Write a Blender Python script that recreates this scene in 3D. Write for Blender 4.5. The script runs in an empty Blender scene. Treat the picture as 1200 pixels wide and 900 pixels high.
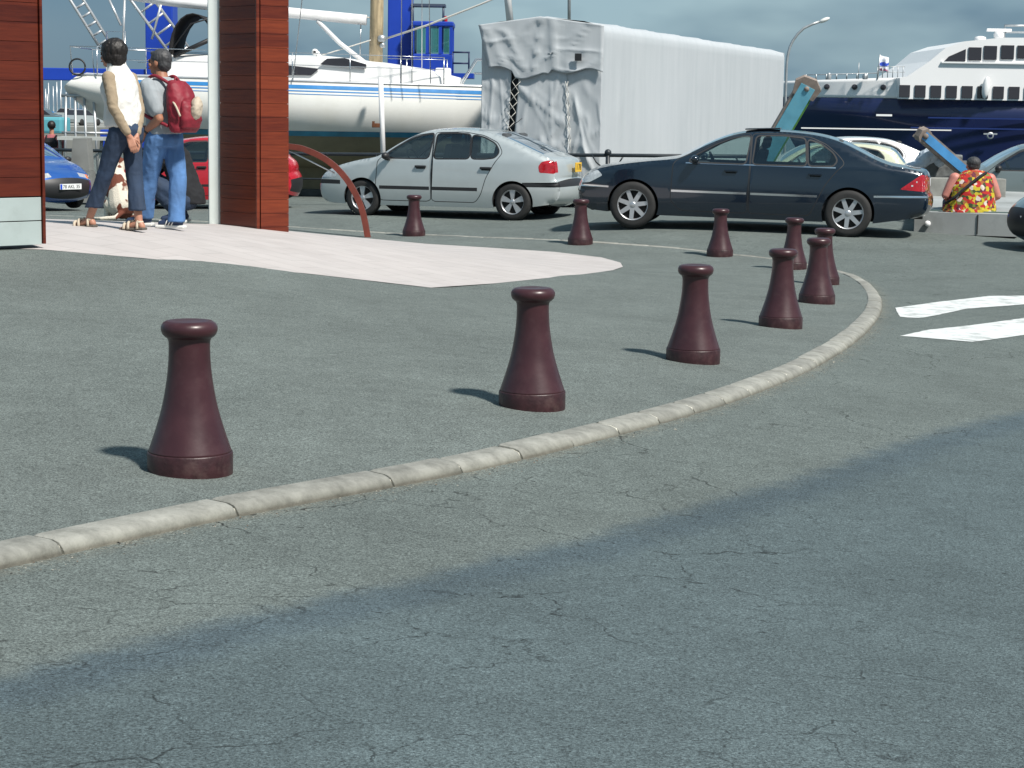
import bpy, bmesh, math, random
import numpy as np
from mathutils import Vector, Matrix, Euler
from mathutils.geometry import delaunay_2d_cdt
R = math.radians
random.seed(7)
rng = np.random.default_rng(7)
scene = bpy.context.scene
COL = scene.collection

# ------------------------------------------------------------------ camera
F = 2300.0                       # focal length in pixels of the 1200 px wide photograph
EYE = 1.95
PITCH = math.atan(320 / F)
ROLL = R(0.9)
cam_d = bpy.data.cameras.new("camera")
cam_d.sensor_width = 36
cam_d.lens = F / 1200 * 36
cam_d.clip_start = 0.1
cam_d.clip_end = 6000
cam = bpy.data.objects.new("camera", cam_d)
COL.objects.link(cam)
Rm = Matrix.Rotation(math.pi / 2 - PITCH, 3, 'X') @ Matrix.Rotation(ROLL, 3, 'Z')
cam.matrix_world = Matrix.Translation((0, 0, EYE)) @ Rm.to_4x4()
scene.camera = cam
C_R, C_U, C_F = Rm.col[0].copy(), Rm.col[1].copy(), -Rm.col[2].copy()
CP = Vector((0, 0, EYE))

def ray(px, py):
    return C_F + C_R * ((px - 600) / F) - C_U * ((py - 450) / F)
def P(px, py, Z):                # survey helper: pixel + distance -> metres
    return CP + ray(px, py) * Z
def PY(px, py, Y):
    d = ray(px, py)
    return CP + d * (Y / d.y)

# ------------------------------------------------------------------ light
SUN_AZ = math.atan2(0.60, -0.60)         # from behind the camera, to the right
SUN_EL = R(51)
scene.view_settings.view_transform = 'Standard'
scene.view_settings.look = 'None'
scene.view_settings.gamma = 1
scene.view_settings.exposure = 0.60
sun_d = bpy.data.lights.new("sun", 'SUN')
sun_d.energy = 3.9
sun_d.angle = R(4.5)
sun_d.color = (1.0, 0.95, 0.88)
sun = bpy.data.objects.new("sun", sun_d)
COL.objects.link(sun)
sdir = Vector((math.sin(SUN_AZ) * math.cos(SUN_EL), math.cos(SUN_AZ) * math.cos(SUN_EL), math.sin(SUN_EL)))
sun.rotation_euler = sdir.to_track_quat('Z', 'Y').to_euler()

world = bpy.data.worlds.new("World")
scene.world = world
world.use_nodes = True
nt = world.node_tree
nt.nodes.clear()
def wn(t, **k):
    n = nt.nodes.new(t)
    for a, b in k.items():
        setattr(n, a, b)
    return n
out = wn('ShaderNodeOutputWorld')
bg = wn('ShaderNodeBackground')
sky = wn('ShaderNodeTexSky', sky_type='NISHITA', sun_disc=False, sun_elevation=SUN_EL, sun_rotation=SUN_AZ)
sky.air_density = 1.0; sky.dust_density = 1.2; sky.ozone_density = 1.5
tc = wn('ShaderNodeTexCoord')
mp = wn('ShaderNodeMapping'); mp.inputs['Scale'].default_value = (1, 1, 2.8)
ns = wn('ShaderNodeTexNoise'); ns.inputs['Scale'].default_value = 4.6; ns.inputs['Detail'].default_value = 4.5; ns.inputs['Roughness'].default_value = .52
ns2 = wn('ShaderNodeTexNoise'); ns2.inputs['Scale'].default_value = 1.7; ns2.inputs['Detail'].default_value = 4
rp = wn('ShaderNodeValToRGB')
e = rp.color_ramp.elements
e[0].position = .42; e[0].color = (.80, 1.62, 2.40, 1)
e[1].position = .60; e[1].color = (2.5, 3.7, 4.3, 1)
rp2 = wn('ShaderNodeValToRGB')
rp2.color_ramp.elements[0].position = .30; rp2.color_ramp.elements[0].color = (.62,) * 3 + (1,)
rp2.color_ramp.elements[1].position = .62; rp2.color_ramp.elements[1].color = (.97,) * 3 + (1,)
mx = wn('ShaderNodeMix', data_type='RGBA')
L = nt.links.new
L(tc.outputs['Generated'], mp.inputs['Vector'])
L(mp.outputs[0], ns.inputs['Vector']); L(mp.outputs[0], ns2.inputs['Vector'])
L(ns.outputs[0], rp.inputs[0]); L(ns2.outputs[0], rp2.inputs[0])
L(rp2.outputs[0], mx.inputs['Factor'])
L(sky.outputs[0], mx.inputs['A']); L(rp.outputs[0], mx.inputs['B'])
L(mx.outputs['Result'], bg.inputs['Color'])
bg.inputs['Strength'].default_value = 0.085
L(bg.outputs[0], out.inputs['Surface'])

# ------------------------------------------------------------------ helpers
def tag(o, label=None, cat=None, group=None, kind=None):
    if label: o['label'] = label
    if cat: o['category'] = cat
    if group: o['group'] = group
    if kind: o['kind'] = kind
    return o
def empty(name, loc=(0, 0, 0), rz=0, parent=None):
    o = bpy.data.objects.new(name, None)
    o.empty_display_size = .2
    COL.objects.link(o)
    o.location = loc
    o.rotation_euler = (0, 0, rz)
    if parent: o.parent = parent
    return o
def thing(name, label, cat, loc=(0, 0, 0), rz=0, group=None):
    return tag(empty(name, loc, rz), label, cat, group)
def copy_tree(o, parent=None):
    c = o.copy()
    COL.objects.link(c)
    if parent: c.parent = parent
    for ch in list(o.children):
        copy_tree(ch, c)
    return c

class MB:
    """collects shapes, builds ONE mesh object"""
    def __init__(s):
        s.v = []; s.f = []; s.m = []; s.sm = []
    def add(s, vs, fs, mi=0, smooth=False):
        b = len(s.v)
        s.v += [tuple(v) for v in vs]
        for f in fs:
            s.f.append(tuple(b + i for i in f)); s.m.append(mi); s.sm.append(smooth)
        return s
    def box(s, c, d, rot=None, mi=0, bev=0.0):
        c = Vector(c); hx, hy, hz = d[0] / 2, d[1] / 2, d[2] / 2
        M = Euler(rot).to_matrix() if rot is not None and not isinstance(rot, Matrix) else (rot if rot is not None else Matrix.Identity(3))
        if bev > 0:
            bm = bmesh.new(); bmesh.ops.create_cube(bm, size=1)
            for v in bm.verts: v.co = Vector((v.co.x * d[0], v.co.y * d[1], v.co.z * d[2]))
            bmesh.ops.bevel(bm, geom=bm.edges[:], offset=bev, segments=2, affect='EDGES', profile=.6)
            bm.verts.index_update()
            s.add([c + M @ v.co for v in bm.verts], [[v.index for v in f.verts] for f in bm.faces], mi, False)
            bm.free(); return s
        vs = [c + M @ Vector((x * hx, y * hy, z * hz)) for x, y, z in
              ((-1,-1,-1),(1,-1,-1),(1,1,-1),(-1,1,-1),(-1,-1,1),(1,-1,1),(1,1,1),(-1,1,1))]
        return s.add(vs, [(0,3,2,1),(4,5,6,7),(0,1,5,4),(1,2,6,5),(2,3,7,6),(3,0,4,7)], mi)
    def tube(s, pts, r, n=8, mi=0, closed=False, smooth=True):
        pts = [Vector(p) for p in pts]
        rs = r if isinstance(r, (list, tuple)) else [r] * len(pts)
        vs = []; fs = []
        up = None
        for i, p in enumerate(pts):
            a = pts[max(i - 1, 0)]; b = pts[min(i + 1, len(pts) - 1)]
            t = (b - a).normalized()
            if up is None:
                up = t.orthogonal().normalized()
            u = (up - t * up.dot(t))
            u = u.normalized() if u.length > 1e-6 else t.orthogonal().normalized()
            up = u
            w = t.cross(u)
            for k in range(n):
                an = 2 * math.pi * k / n
                vs.append(p + (u * math.cos(an) + w * math.sin(an)) * rs[i])
        for i in range(len(pts) - 1):
            for k in range(n):
                k2 = (k + 1) % n
                fs.append((i * n + k, i * n + k2, (i + 1) * n + k2, (i + 1) * n + k))
        s.add(vs, fs, mi, smooth)
        b = len(s.v) - len(vs)
        s.f.append(tuple(b + k for k in range(n))[::-1]); s.m.append(mi); s.sm.append(False)
        s.f.append(tuple(b + (len(pts) - 1) * n + k for k in range(n))); s.m.append(mi); s.sm.append(False)
        return s
    def lathe(s, prof, n=32, axis='Z', mi=0, c=(0, 0, 0), smooth=True, M=None):
        vs = []; fs = []
        for r, h in prof:
            for k in range(n):
                a = 2 * math.pi * k / n
                x, y, z = r * math.cos(a), r * math.sin(a), h
                if axis == 'Y': x, y, z = x, z, y
                v = Vector((x, y, z))
                if M is not None: v = M @ v
                vs.append(v + Vector(c))
        for i in range(len(prof) - 1):
            for k in range(n):
                k2 = (k + 1) % n
                q = (i * n + k, i * n + k2, (i + 1) * n + k2, (i + 1) * n + k)
                fs.append(q if axis == 'Z' else q[::-1])
        return s.add(vs, fs, mi, smooth)
    def sphere(s, c, r, n=12, mi=0, M=None):
        rr = r if isinstance(r, (tuple, list)) else (r, r, r)
        vs = [Vector((0, 0, rr[2]))]; fs = []
        m = n // 2
        for i in range(1, m):
            ph = math.pi * i / m
            for k in range(n):
                a = 2 * math.pi * k / n
                vs.append(Vector((rr[0] * math.sin(ph) * math.cos(a), rr[1] * math.sin(ph) * math.sin(a), rr[2] * math.cos(ph))))
        vs.append(Vector((0, 0, -rr[2])))
        for k in range(n):
            fs.append((0, 1 + k, 1 + (k + 1) % n))
            for i in range(m - 2):
                a, b = 1 + i * n + k, 1 + i * n + (k + 1) % n
                fs.append((a, a + n, b + n, b))
            l = len(vs) - 1
            fs.append((l, 1 + (m - 2) * n + (k + 1) % n, 1 + (m - 2) * n + k))
        if M is not None: vs = [M @ v for v in vs]
        return s.add([v + Vector(c) for v in vs], fs, mi, True)
    def prism(s, poly, ax, a0, a1, mi=0, smooth=False, tf=None):
        """poly of 2D points extruded from a0 to a1 along axis ax ('X','Y','Z')"""
        def mk(p, a):
            if ax == 'Y': v = Vector((p[0], a, p[1]))
            elif ax == 'X': v = Vector((a, p[0], p[1]))
            else: v = Vector((p[0], p[1], a))
            return tf(v) if tf else v
        n = len(poly)
        vs = [mk(p, a0) for p in poly] + [mk(p, a1) for p in poly]
        fs = [tuple(range(n)), tuple(range(2 * n - 1, n - 1, -1))] + [(i, (i + 1) % n + 0, (i + 1) % n + n, i + n)[::-1] for i in range(n)]
        return s.add(vs, fs, mi, smooth)
    def grid(s, rows, mi=0, smooth=True, close=False):
        nr = len(rows); nc = len(rows[0])
        vs = [p for r in rows for p in r]
        fs = []
        for i in range(nr - 1):
            for j in range(nc - (0 if close else 1)):
                j2 = (j + 1) % nc
                fs.append((i * nc + j, i * nc + j2, (i + 1) * nc + j2, (i + 1) * nc + j))
        return s.add(vs, fs, mi, smooth)
    def build(s, name, mats, parent=None, fix=True):
        me = bpy.data.meshes.new(name)
        me.from_pydata(s.v, [], s.f)
        if not isinstance(mats, (list, tuple)): mats = [mats]
        for m in mats: me.materials.append(m)
        me.polygons.foreach_set('material_index', s.m)
        me.polygons.foreach_set('use_smooth', s.sm)
        if fix:
            bm = bmesh.new(); bm.from_mesh(me)
            bmesh.ops.recalc_face_normals(bm, faces=bm.faces[:])
            bm.to_mesh(me); bm.free()
        me.update()
        o = bpy.data.objects.new(name, me)
        COL.objects.link(o)
        if parent: o.parent = parent
        return o

# ------------------------------------------------------------------ materials
def nmat(name):
    m = bpy.data.materials.new(name); m.use_nodes = True
    t = m.node_tree; b = t.nodes['Principled BSDF']
    return m, t, b
def mat(name, col, rough=.5, metal=0, var=.0, vscale=6, bump=0, bscale=60, coat=0, spec=.5, dirt=None, dscale=3, damt=.5, stretch=None, bdist=.01):
    m, t, b = nmat(name)
    b.inputs['Roughness'].default_value = rough
    b.inputs['Metallic'].default_value = metal
    b.inputs['Coat Weight'].default_value = coat
    b.inputs['Coat Roughness'].default_value = .05
    b.inputs['Specular IOR Level'].default_value = spec
    c4 = (*col, 1)
    b.inputs['Base Color'].default_value = c4
    tcn = t.nodes.new('ShaderNodeTexCoord')
    src = tcn.outputs['Object']
    if stretch:
        mpn = t.nodes.new('ShaderNodeMapping'); mpn.inputs['Scale'].default_value = stretch
        t.links.new(src, mpn.inputs[0]); src = mpn.outputs[0]
    last = None
    if var > 0:
        n = t.nodes.new('ShaderNodeTexNoise'); n.inputs['Scale'].default_value = vscale; n.inputs['Detail'].default_value = 6
        t.links.new(src, n.inputs['Vector'])
        r = t.nodes.new('ShaderNodeValToRGB')
        r.color_ramp.elements[0].position = .3; r.color_ramp.elements[1].position = .7
        r.color_ramp.elements[0].color = (*[c * (1 - var) for c in col], 1)
        r.color_ramp.elements[1].color = (*[min(1, c * (1 + var)) for c in col], 1)
        t.links.new(n.outputs[0], r.inputs[0]); last = r.outputs[0]
        t.links.new(last, b.inputs['Base Color'])
        mr = t.nodes.new('ShaderNodeMapRange'); mr.inputs['To Min'].default_value = max(0, rough - .08); mr.inputs['To Max'].default_value = min(1, rough + .12)
        t.links.new(n.outputs[0], mr.inputs[0]); t.links.new(mr.outputs[0], b.inputs['Roughness'])
    if dirt:
        n = t.nodes.new('ShaderNodeTexNoise'); n.inputs['Scale'].default_value = dscale; n.inputs['Detail'].default_value = 8; n.inputs['Roughness'].default_value = .65
        t.links.new(tcn.outputs['Object'], n.inputs['Vector'])
        r = t.nodes.new('ShaderNodeMapRange'); r.inputs['From Min'].default_value = .5; r.inputs['From Max'].default_value = .75
        r.inputs['To Max'].default_value = damt
        t.links.new(n.outputs[0], r.inputs[0])
        x = t.nodes.new('ShaderNodeMix'); x.data_type = 'RGBA'
        x.inputs['A'].default_value = c4; x.inputs['B'].default_value = (*dirt, 1)
        if last: t.links.new(last, x.inputs['A'])
        t.links.new(r.outputs[0], x.inputs['Factor']); t.links.new(x.outputs['Result'], b.inputs['Base Color'])
    if bump > 0:
        n = t.nodes.new('ShaderNodeTexNoise'); n.inputs['Scale'].default_value = bscale; n.inputs['Detail'].default_value = 5
        t.links.new(src, n.inputs['Vector'])
        bn = t.nodes.new('ShaderNodeBump'); bn.inputs['Strength'].default_value = bump; bn.inputs['Distance'].default_value = bdist
        t.links.new(n.outputs[0], bn.inputs['Height']); t.links.new(bn.outputs[0], b.inputs['Normal'])
    return m
def glass(name, tint=(.55, .62, .62), fac=.5):
    """car glass: see-through tint plus sharp reflection"""
    m, t, b = nmat(name)
    t.nodes.remove(b)
    o = t.nodes['Material Output']
    tr = t.nodes.new('ShaderNodeBsdfTransparent'); tr.inputs[0].default_value = (*tint, 1)
    gl = t.nodes.new('ShaderNodeBsdfGlossy'); gl.inputs['Roughness'].default_value = .03; gl.inputs[0].default_value = (.9, .95, 1, 1)
    fr = t.nodes.new('ShaderNodeFresnel'); fr.inputs[0].default_value = 1.55
    ma = t.nodes.new('ShaderNodeMath'); ma.operation = 'MULTIPLY_ADD'; ma.inputs[1].default_value = 1.3; ma.inputs[2].default_value = .05
    mxn = t.nodes.new('ShaderNodeMixShader')
    t.links.new(fr.outputs[0], ma.inputs[0]); t.links.new(ma.outputs[0], mxn.inputs[0])
    t.links.new(tr.outputs[0], mxn.inputs[1]); t.links.new(gl.outputs[0], mxn.inputs[2])
    t.links.new(mxn.outputs[0], o.inputs[0])
    return m

M = {}
M['bollard'] = mat('bollard_paint', (.044, .014, .0175), .33, var=.14, vscale=9, bump=.04, bscale=45, dirt=(.12, .07, .07), dscale=14, damt=.18)
M['bollard_dark'] = mat('bollard_band_paint', (.034, .010, .012), .42, var=.3, vscale=22, bump=.15, bscale=45, dirt=(.13, .085, .075), dscale=16, damt=.35)
M['black'] = mat('black_plastic', (.018, .018, .02), .5)
M['blackgloss'] = mat('black_paint', (.012, .012, .014), .3)
M['tyre'] = mat('rubber', (.018, .018, .018), .75, var=.3, vscale=20)
M['rim'] = mat('alloy', (.55, .56, .58), .32, .75, var=.06)
M['chrome'] = mat('chrome', (.8, .8, .82), .12, 1)
M['dark_in'] = mat('car_interior', (.05, .05, .055), .8)
M['seat'] = mat('seat_fabric', (.06, .065, .07), .85)
M['under'] = mat('underbody', (.012, .012, .012), .9)
M['glass'] = glass('car_glass', (.60, .70, .68))
M['red_lens'] = mat('red_lens', (.36, .006, .012), .15, coat=1, var=.25, vscale=30)
M['white_lens'] = mat('clear_lens', (.55, .57, .58), .1, .3, coat=1, var=.2, vscale=30)
M['orange_lens'] = mat('orange_lens', (.8, .2, .02), .2, coat=1)
M['yellow_plate'] = mat('yellow_plate', (.75, .45, .03), .4)
M['white_plate'] = mat('white_plate', (.75, .76, .76), .4)
M['blue_plate'] = mat('blue_plate', (.01, .06, .5), .4)
M['silver'] = mat('silver_green_paint', (.46, .50, .505), .34, .3, coat=1, var=.02)
M['navy'] = mat('dark_blue_paint', (.005, .013, .026), .20, .2, coat=1)
M['bluecar'] = mat('blue_paint', (.02, .10, .38), .3, .3, coat=1)
M['redcar'] = mat('red_paint', (.42, .008, .02), .35, 0, coat=.8)
M['creamcar'] = mat('cream_paint', (.52, .54, .40), .3, 0, coat=1)
M['whitecar'] = mat('white_paint', (.78, .78, .78), .3, 0, coat=1)
M['greycar'] = mat('grey_green_paint', (.20, .24, .24), .3, .4, coat=1)
M['steelcar'] = mat('steel_blue_paint', (.14, .20, .24), .3, .4, coat=1)
M['rail'] = mat('rail_paint', (.016, .022, .028), .45, var=.3, bump=.1)
M['galv'] = mat('galvanised_steel', (.45, .47, .48), .45, .7, var=.1)
M['alu'] = mat('aluminium', (.62, .63, .64), .35, .6, var=.06)
# ------------------------------------------------------------------ terrain field (surveyed spot heights, smoothed)
SURV = [  # px, py, distance, is_road
 (224, 551, 8.36, 0), (624, 479, 10.5, 0), (812, 426, 12.9, 0), (914, 385, 15.9, 0), (957, 356, 19.3, 0),
 (965, 333, 22.6, 0), (928, 314, 24.8, 0), (843, 300, 26.8, 0), (680, 286, 28.2, 0), (485, 276, 31.2, 0),
 (150, 271, 17.3, 0), (52, 291, 16.2, 0), (505, 337, 17.5, 0), (302, 268, 20.5, 0), (728, 313, 24.6, 0),
 (200, 258, 21.5, 0), (60, 258, 20.5, 0),
 (992, 277, 29.3, 1), (741, 267, 29.8, 1), (602, 258, 33.6, 1), (428, 253, 34.2, 1), (1180, 280, 30.3, 1),
 (1200, 352, 21.3, 1), (1200, 450, 14.0, 1), (1200, 700, 7.2, 1), (600, 900, 4.55, 1), (1200, 900, 4.9, 1), (0, 900, 4.5, 1),
 (100, 244, 38.0, 1), (300, 244, 38.0, 1),
]
KH = .045
sp = []; sh = []
for px, py, Z, rd in SURV:
    p = P(px, py, Z); sp.append((p.x, p.y)); sh.append(p.z + (KH if rd else 0))
sp = np.array(sp); sh = np.array(sh)
def _phi(r2):
    return .5 * r2 * np.log(r2 + 1e-9)
def _d2(a, b):
    return ((a[:, None, :] - b[None, :, :]) ** 2).sum(-1)
_n = len(sp)
A = np.zeros((_n + 3, _n + 3))
A[:_n, :_n] = _phi(_d2(sp, sp)) + np.eye(_n) * 1.0
A[:_n, _n] = 1; A[:_n, _n + 1:] = sp; A[_n, :_n] = 1; A[_n + 1:, :_n] = sp.T
_w = np.linalg.solve(A, np.concatenate([sh, [0, 0, 0]]))
def Tn(xy):
    xy = np.asarray(xy, float).reshape(-1, 2)
    q = np.column_stack([np.clip(xy[:, 0], -9, 9), np.clip(xy[:, 1], 3.2, 40)])
    raw = _phi(_d2(q, sp)) @ _w[:_n] + _w[_n] + q @ _w[_n + 1:]
    t = np.clip((xy[:, 1] - 36) / 8, 0, 1); t = t * t * (3 - 2 * t)
    return raw * (1 - t) + KH * t
def T(x, y): return float(Tn([(x, y)])[0])
def G(px, py, off=0.0):
    d = ray(px, py)
    ts = np.arange(3.5, 110, .05)
    pts = np.array([(CP.x + d.x * t, CP.y + d.y * t) for t in ts])
    zz = CP.z + d.z * ts - (Tn(pts) + off)
    k = int(np.argmax(zz <= 0)) if (zz <= 0).any() else len(ts) - 1
    a = ts[k - 1] + (ts[k] - ts[k - 1]) * zz[k - 1] / (zz[k - 1] - zz[k] + 1e-12)
    p = CP + d * float(a)
    return Vector((p.x, p.y, T(p.x, p.y) + off))

def spline(pts, step=.05, closed=False):
    pts = [Vector(p) for p in pts]; n = len(pts); out = []
    rg = range(n) if closed else range(n - 1)
    for i in rg:
        g = (lambda k: pts[k % n]) if closed else (lambda k: pts[min(max(k, 0), n - 1)])
        p0, p1, p2, p3 = g(i - 1), g(i), g(i + 1), g(i + 2)
        m = max(2, int((p2 - p1).length / step))
        for k in range(m):
            t = k / m
            out.append(.5 * ((2 * p1) + (-p0 + p2) * t + (2 * p0 - 5 * p1 + 4 * p2 - p3) * t * t + (-p0 + 3 * p1 - 3 * p2 + p3) * t ** 3))
    if not closed: out.append(pts[-1])
    return out
def resample(pts, step):
    d = [0]
    for a, b in zip(pts, pts[1:]): d.append(d[-1] + (b - a).length)
    n = max(2, int(d[-1] / step)); out = []; k = 0
    for i in range(n + 1):
        s = d[-1] * i / n
        while k < len(d) - 2 and d[k + 1] < s: k += 1
        t = (s - d[k]) / max(1e-9, d[k + 1] - d[k])
        out.append(pts[k].lerp(pts[k + 1], t))
    return out
def inpoly(px, py, poly):
    """vectorised even-odd test"""
    px = np.asarray(px); py = np.asarray(py); res = np.zeros(px.shape, bool)
    n = len(poly)
    for i in range(n):
        x1, y1 = poly[i][0], poly[i][1]; x2, y2 = poly[(i + 1) % n][0], poly[(i + 1) % n][1]
        if y1 == y2: continue
        c = ((y1 > py) != (y2 > py)) & (px < (x2 - x1) * (py - y1) / (y2 - y1) + x1)
        res ^= c
    return res
def cdt(poly_list, extra):
    vs = []; es = []
    for poly in poly_list:
        b = len(vs); n = len(poly)
        vs += [Vector((p[0], p[1])) for p in poly]
        es += [(b + i, b + (i + 1) % n) for i in range(n)]
    vs += [Vector((p[0], p[1])) for p in extra]
    r = delaunay_2d_cdt(vs, es, [], 0, 1e-5)
    return np.array([(v.x, v.y) for v in r[0]]), [tuple(f) for f in r[2]]

# ------------------------------------------------------------------ kerb line
kin_px = [(-260, 690), (-120, 662), (0, 636), (130, 609), (264, 582), (390, 560), (500, 540), (585, 522), (660, 504), (740, 484),
          (833, 458), (905, 432), (950, 411), (985, 390), (1006, 372), (1016, 357), (1016, 344), (1006, 331), (984, 319.5), (945, 311),
          (900, 303), (800, 292), (720, 286), (574, 279), (498, 275.5), (370, 268), (200, 258), (0, 250), (-200, 243)]
kin = [G(x, y) for x, y in kin_px]
kc = resample(spline([Vector((p.x, p.y, 0)) for p in kin], .05), .05)
for _ in range(40):
    kc = [kc[0]] + [kc[i] * .5 + (kc[i - 1] + kc[i + 1]) * .25 for i in range(1, len(kc) - 1)] + [kc[-1]]
kc = resample(kc, .05)
def knorm(i):
    a = kc[max(0, i - 1)]; b = kc[min(len(kc) - 1, i + 1)]
    t = (b - a).normalized()
    return Vector((t.y, -t.x, 0))

# asphalt
def asphalt(name, base, kind):
    m, t, b = nmat(name)
    N = t.nodes.new; K = t.links.new
    tcn = N('ShaderNodeTexCoord'); O = tcn.outputs['Object']
    def noise(sc, det=4, ro=.6):
        n = N('ShaderNodeTexNoise'); n.inputs['Scale'].default_value = sc; n.inputs['Detail'].default_value = det; n.inputs['Roughness'].default_value = ro
        K(O, n.inputs['Vector']); return n.outputs[0]
    def rng_(v, a, c, d, e_):
        n = N('ShaderNodeMapRange'); n.inputs['From Min'].default_value = a; n.inputs['From Max'].default_value = c
        n.inputs['To Min'].default_value = d; n.inputs['To Max'].default_value = e_; K(v, n.inputs[0]); return n.outputs[0]
    def math_(op, a, c):
        n = N('ShaderNodeMath'); n.operation = op
        for i, v in enumerate((a, c)):
            if isinstance(v, (int, float)): n.inputs[i].default_value = v
            else: K(v, n.inputs[i])
        return n.outputs[0]
    g1 = rng_(noise(105, 3, .85), .36, .64, .40, 1.60)      # aggregate grain
    g2 = rng_(noise(55, 3, .7), .3, .7, .80, 1.20)
    g3 = rng_(noise(1.1, 6, .65), .3, .7, .84, 1.14)        # broad patches
    g4 = rng_(noise(9, 6, .7), .3, .7, .88, 1.12)
    f = math_('MULTIPLY', math_('MULTIPLY', g1, g2), math_('MULTIPLY', g3, g4))
    # pale aggregate chips
    vo = N('ShaderNodeTexVoronoi'); vo.inputs['Scale'].default_value = 120; K(O, vo.inputs['Vector'])
    chip = math_('MULTIPLY', rng_(vo.outputs['Distance'], .16, .24, 1, 0), rng_(noise(23, 1), .56, .62, 0, 1))
    f = math_('ADD', f, math_('MULTIPLY', chip, 1.3))
    vd = N('ShaderNodeTexVoronoi'); vd.inputs['Scale'].default_value = 75; K(O, vd.inputs['Vector'])
    dk_ = math_('MULTIPLY', rng_(vd.outputs['Distance'], .18, .28, 1, 0), rng_(noise(19, 1), .52, .58, 0, 1))
    f = math_('MULTIPLY', f, math_('SUBTRACT', 1, math_('MULTIPLY', dk_, .5)))
    if kind == 'road':
        # alligator cracks
        dn = N('ShaderNodeTexNoise'); dn.inputs['Scale'].default_value = 3.2; dn.inputs['Detail'].default_value = 5; K(O, dn.inputs['Vector'])
        va = N('ShaderNodeVectorMath'); va.operation = 'MULTIPLY_ADD'; va.inputs[1].default_value = (.55, .55, 0)
        K(dn.outputs['Color'], va.inputs[0]); K(O, va.inputs[2])
        for sc, wd, lo, hi, st, msc in ((.9, .010, .44, .54, .70, .8), (2.4, .020, .48, .60, .60, 1.1)):
            v2 = N('ShaderNodeTexVoronoi'); v2.feature = 'DISTANCE_TO_EDGE'; v2.voronoi_dimensions = '2D'; v2.inputs['Scale'].default_value = sc; K(va.outputs[0], v2.inputs['Vector'])
            ck = math_('MULTIPLY', rng_(v2.outputs['Distance'], wd * .2, wd, 1, 0), rng_(noise(msc, 3), lo, hi, 0, 1))
            ck = math_('MULTIPLY', ck, rng_(noise(9, 3), .40, .56, .1, 1))
            f = math_('MULTIPLY', f, math_('SUBTRACT', 1, math_('MULTIPLY', ck, st)))
        # oil spots
        v3 = N('ShaderNodeTexVoronoi'); v3.voronoi_dimensions = '2D'; v3.inputs['Scale'].default_value = 3.1; K(O, v3.inputs['Vector'])
        sp_ = math_('MULTIPLY', rng_(math_('ADD', v3.outputs['Distance'], math_('MULTIPLY', noise(30, 3), .05)), .045, .07, 1, 0), rng_(noise(1.7, 2), .54, .57, 0, 1))
        f = math_('MULTIPLY', f, math_('SUBTRACT', 1, math_('MULTIPLY', sp_, .6)))
    cm = N('ShaderNodeVectorMath'); cm.operation = 'SCALE'; K(f, cm.inputs['Scale'])
    if kind == 'road':
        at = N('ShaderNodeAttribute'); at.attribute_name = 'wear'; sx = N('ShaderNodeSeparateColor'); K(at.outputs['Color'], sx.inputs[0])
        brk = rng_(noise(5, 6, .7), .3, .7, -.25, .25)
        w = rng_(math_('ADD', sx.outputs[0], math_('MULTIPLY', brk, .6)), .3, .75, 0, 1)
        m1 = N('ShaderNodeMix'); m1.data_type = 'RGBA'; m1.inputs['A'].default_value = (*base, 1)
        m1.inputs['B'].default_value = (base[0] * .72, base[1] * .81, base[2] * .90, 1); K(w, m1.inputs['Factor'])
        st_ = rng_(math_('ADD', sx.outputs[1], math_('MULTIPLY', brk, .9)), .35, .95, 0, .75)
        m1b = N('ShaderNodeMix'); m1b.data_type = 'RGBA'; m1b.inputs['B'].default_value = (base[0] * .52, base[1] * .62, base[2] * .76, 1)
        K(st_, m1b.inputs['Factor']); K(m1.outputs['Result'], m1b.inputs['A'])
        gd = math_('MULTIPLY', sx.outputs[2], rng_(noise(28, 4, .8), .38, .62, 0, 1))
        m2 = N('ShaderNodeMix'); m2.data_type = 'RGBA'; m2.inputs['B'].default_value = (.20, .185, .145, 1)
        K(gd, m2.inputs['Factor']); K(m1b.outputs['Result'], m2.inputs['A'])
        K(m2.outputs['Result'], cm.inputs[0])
    else:
        ga = N('ShaderNodeRGB'); ga.outputs[0].default_value = (*base, 1); K(ga.outputs[0], cm.inputs[0])
    K(cm.outputs[0], b.inputs['Base Color'])
    b.inputs['Roughness'].default_value = .92
    b.inputs['Specular IOR Level'].default_value = .3
    bn = N('ShaderNodeBump'); bn.inputs['Strength'].default_value = .8; bn.inputs['Distance'].default_value = .008
    K(math_('ADD', noise(150, 2, .7), math_('MULTIPLY', noise(40, 2), .5)), bn.inputs['Height']); K(bn.outputs[0], b.inputs['Normal'])
    return m
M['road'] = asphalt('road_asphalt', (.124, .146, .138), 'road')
M['pave_asph'] = asphalt('pavement_asphalt', (.134, .155, .146), 'pave')

# road sheet ---------------------------------------------------------
xs = np.concatenate([np.arange(-60, -8, 2.0), np.arange(-8, 9, .14), np.arange(9, 70, 2.0)])
ys = np.concatenate([np.arange(-6, 3, .5), np.arange(3, 20, .14), np.arange(20, 46, .4), np.arange(46, 71, 2.0)])
XX, YY = np.meshgrid(xs, ys)
zz = (Tn(np.column_stack([XX.ravel(), YY.ravel()])) - KH)
mb = MB(); mb.v = [tuple(map(float, a)) for a in np.column_stack([XX.ravel(), YY.ravel(), zz])]
nc = len(xs)
for i in range(len(ys) - 1):
    for j in range(nc - 1):
        mb.f.append((i * nc + j, i * nc + j + 1, (i + 1) * nc + j + 1, (i + 1) * nc + j))
mb.m = [0] * len(mb.f); mb.sm = [True] * len(mb.f)
road = mb.build('road', M['road'], fix=False); tag(road, kind='structure')
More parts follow.
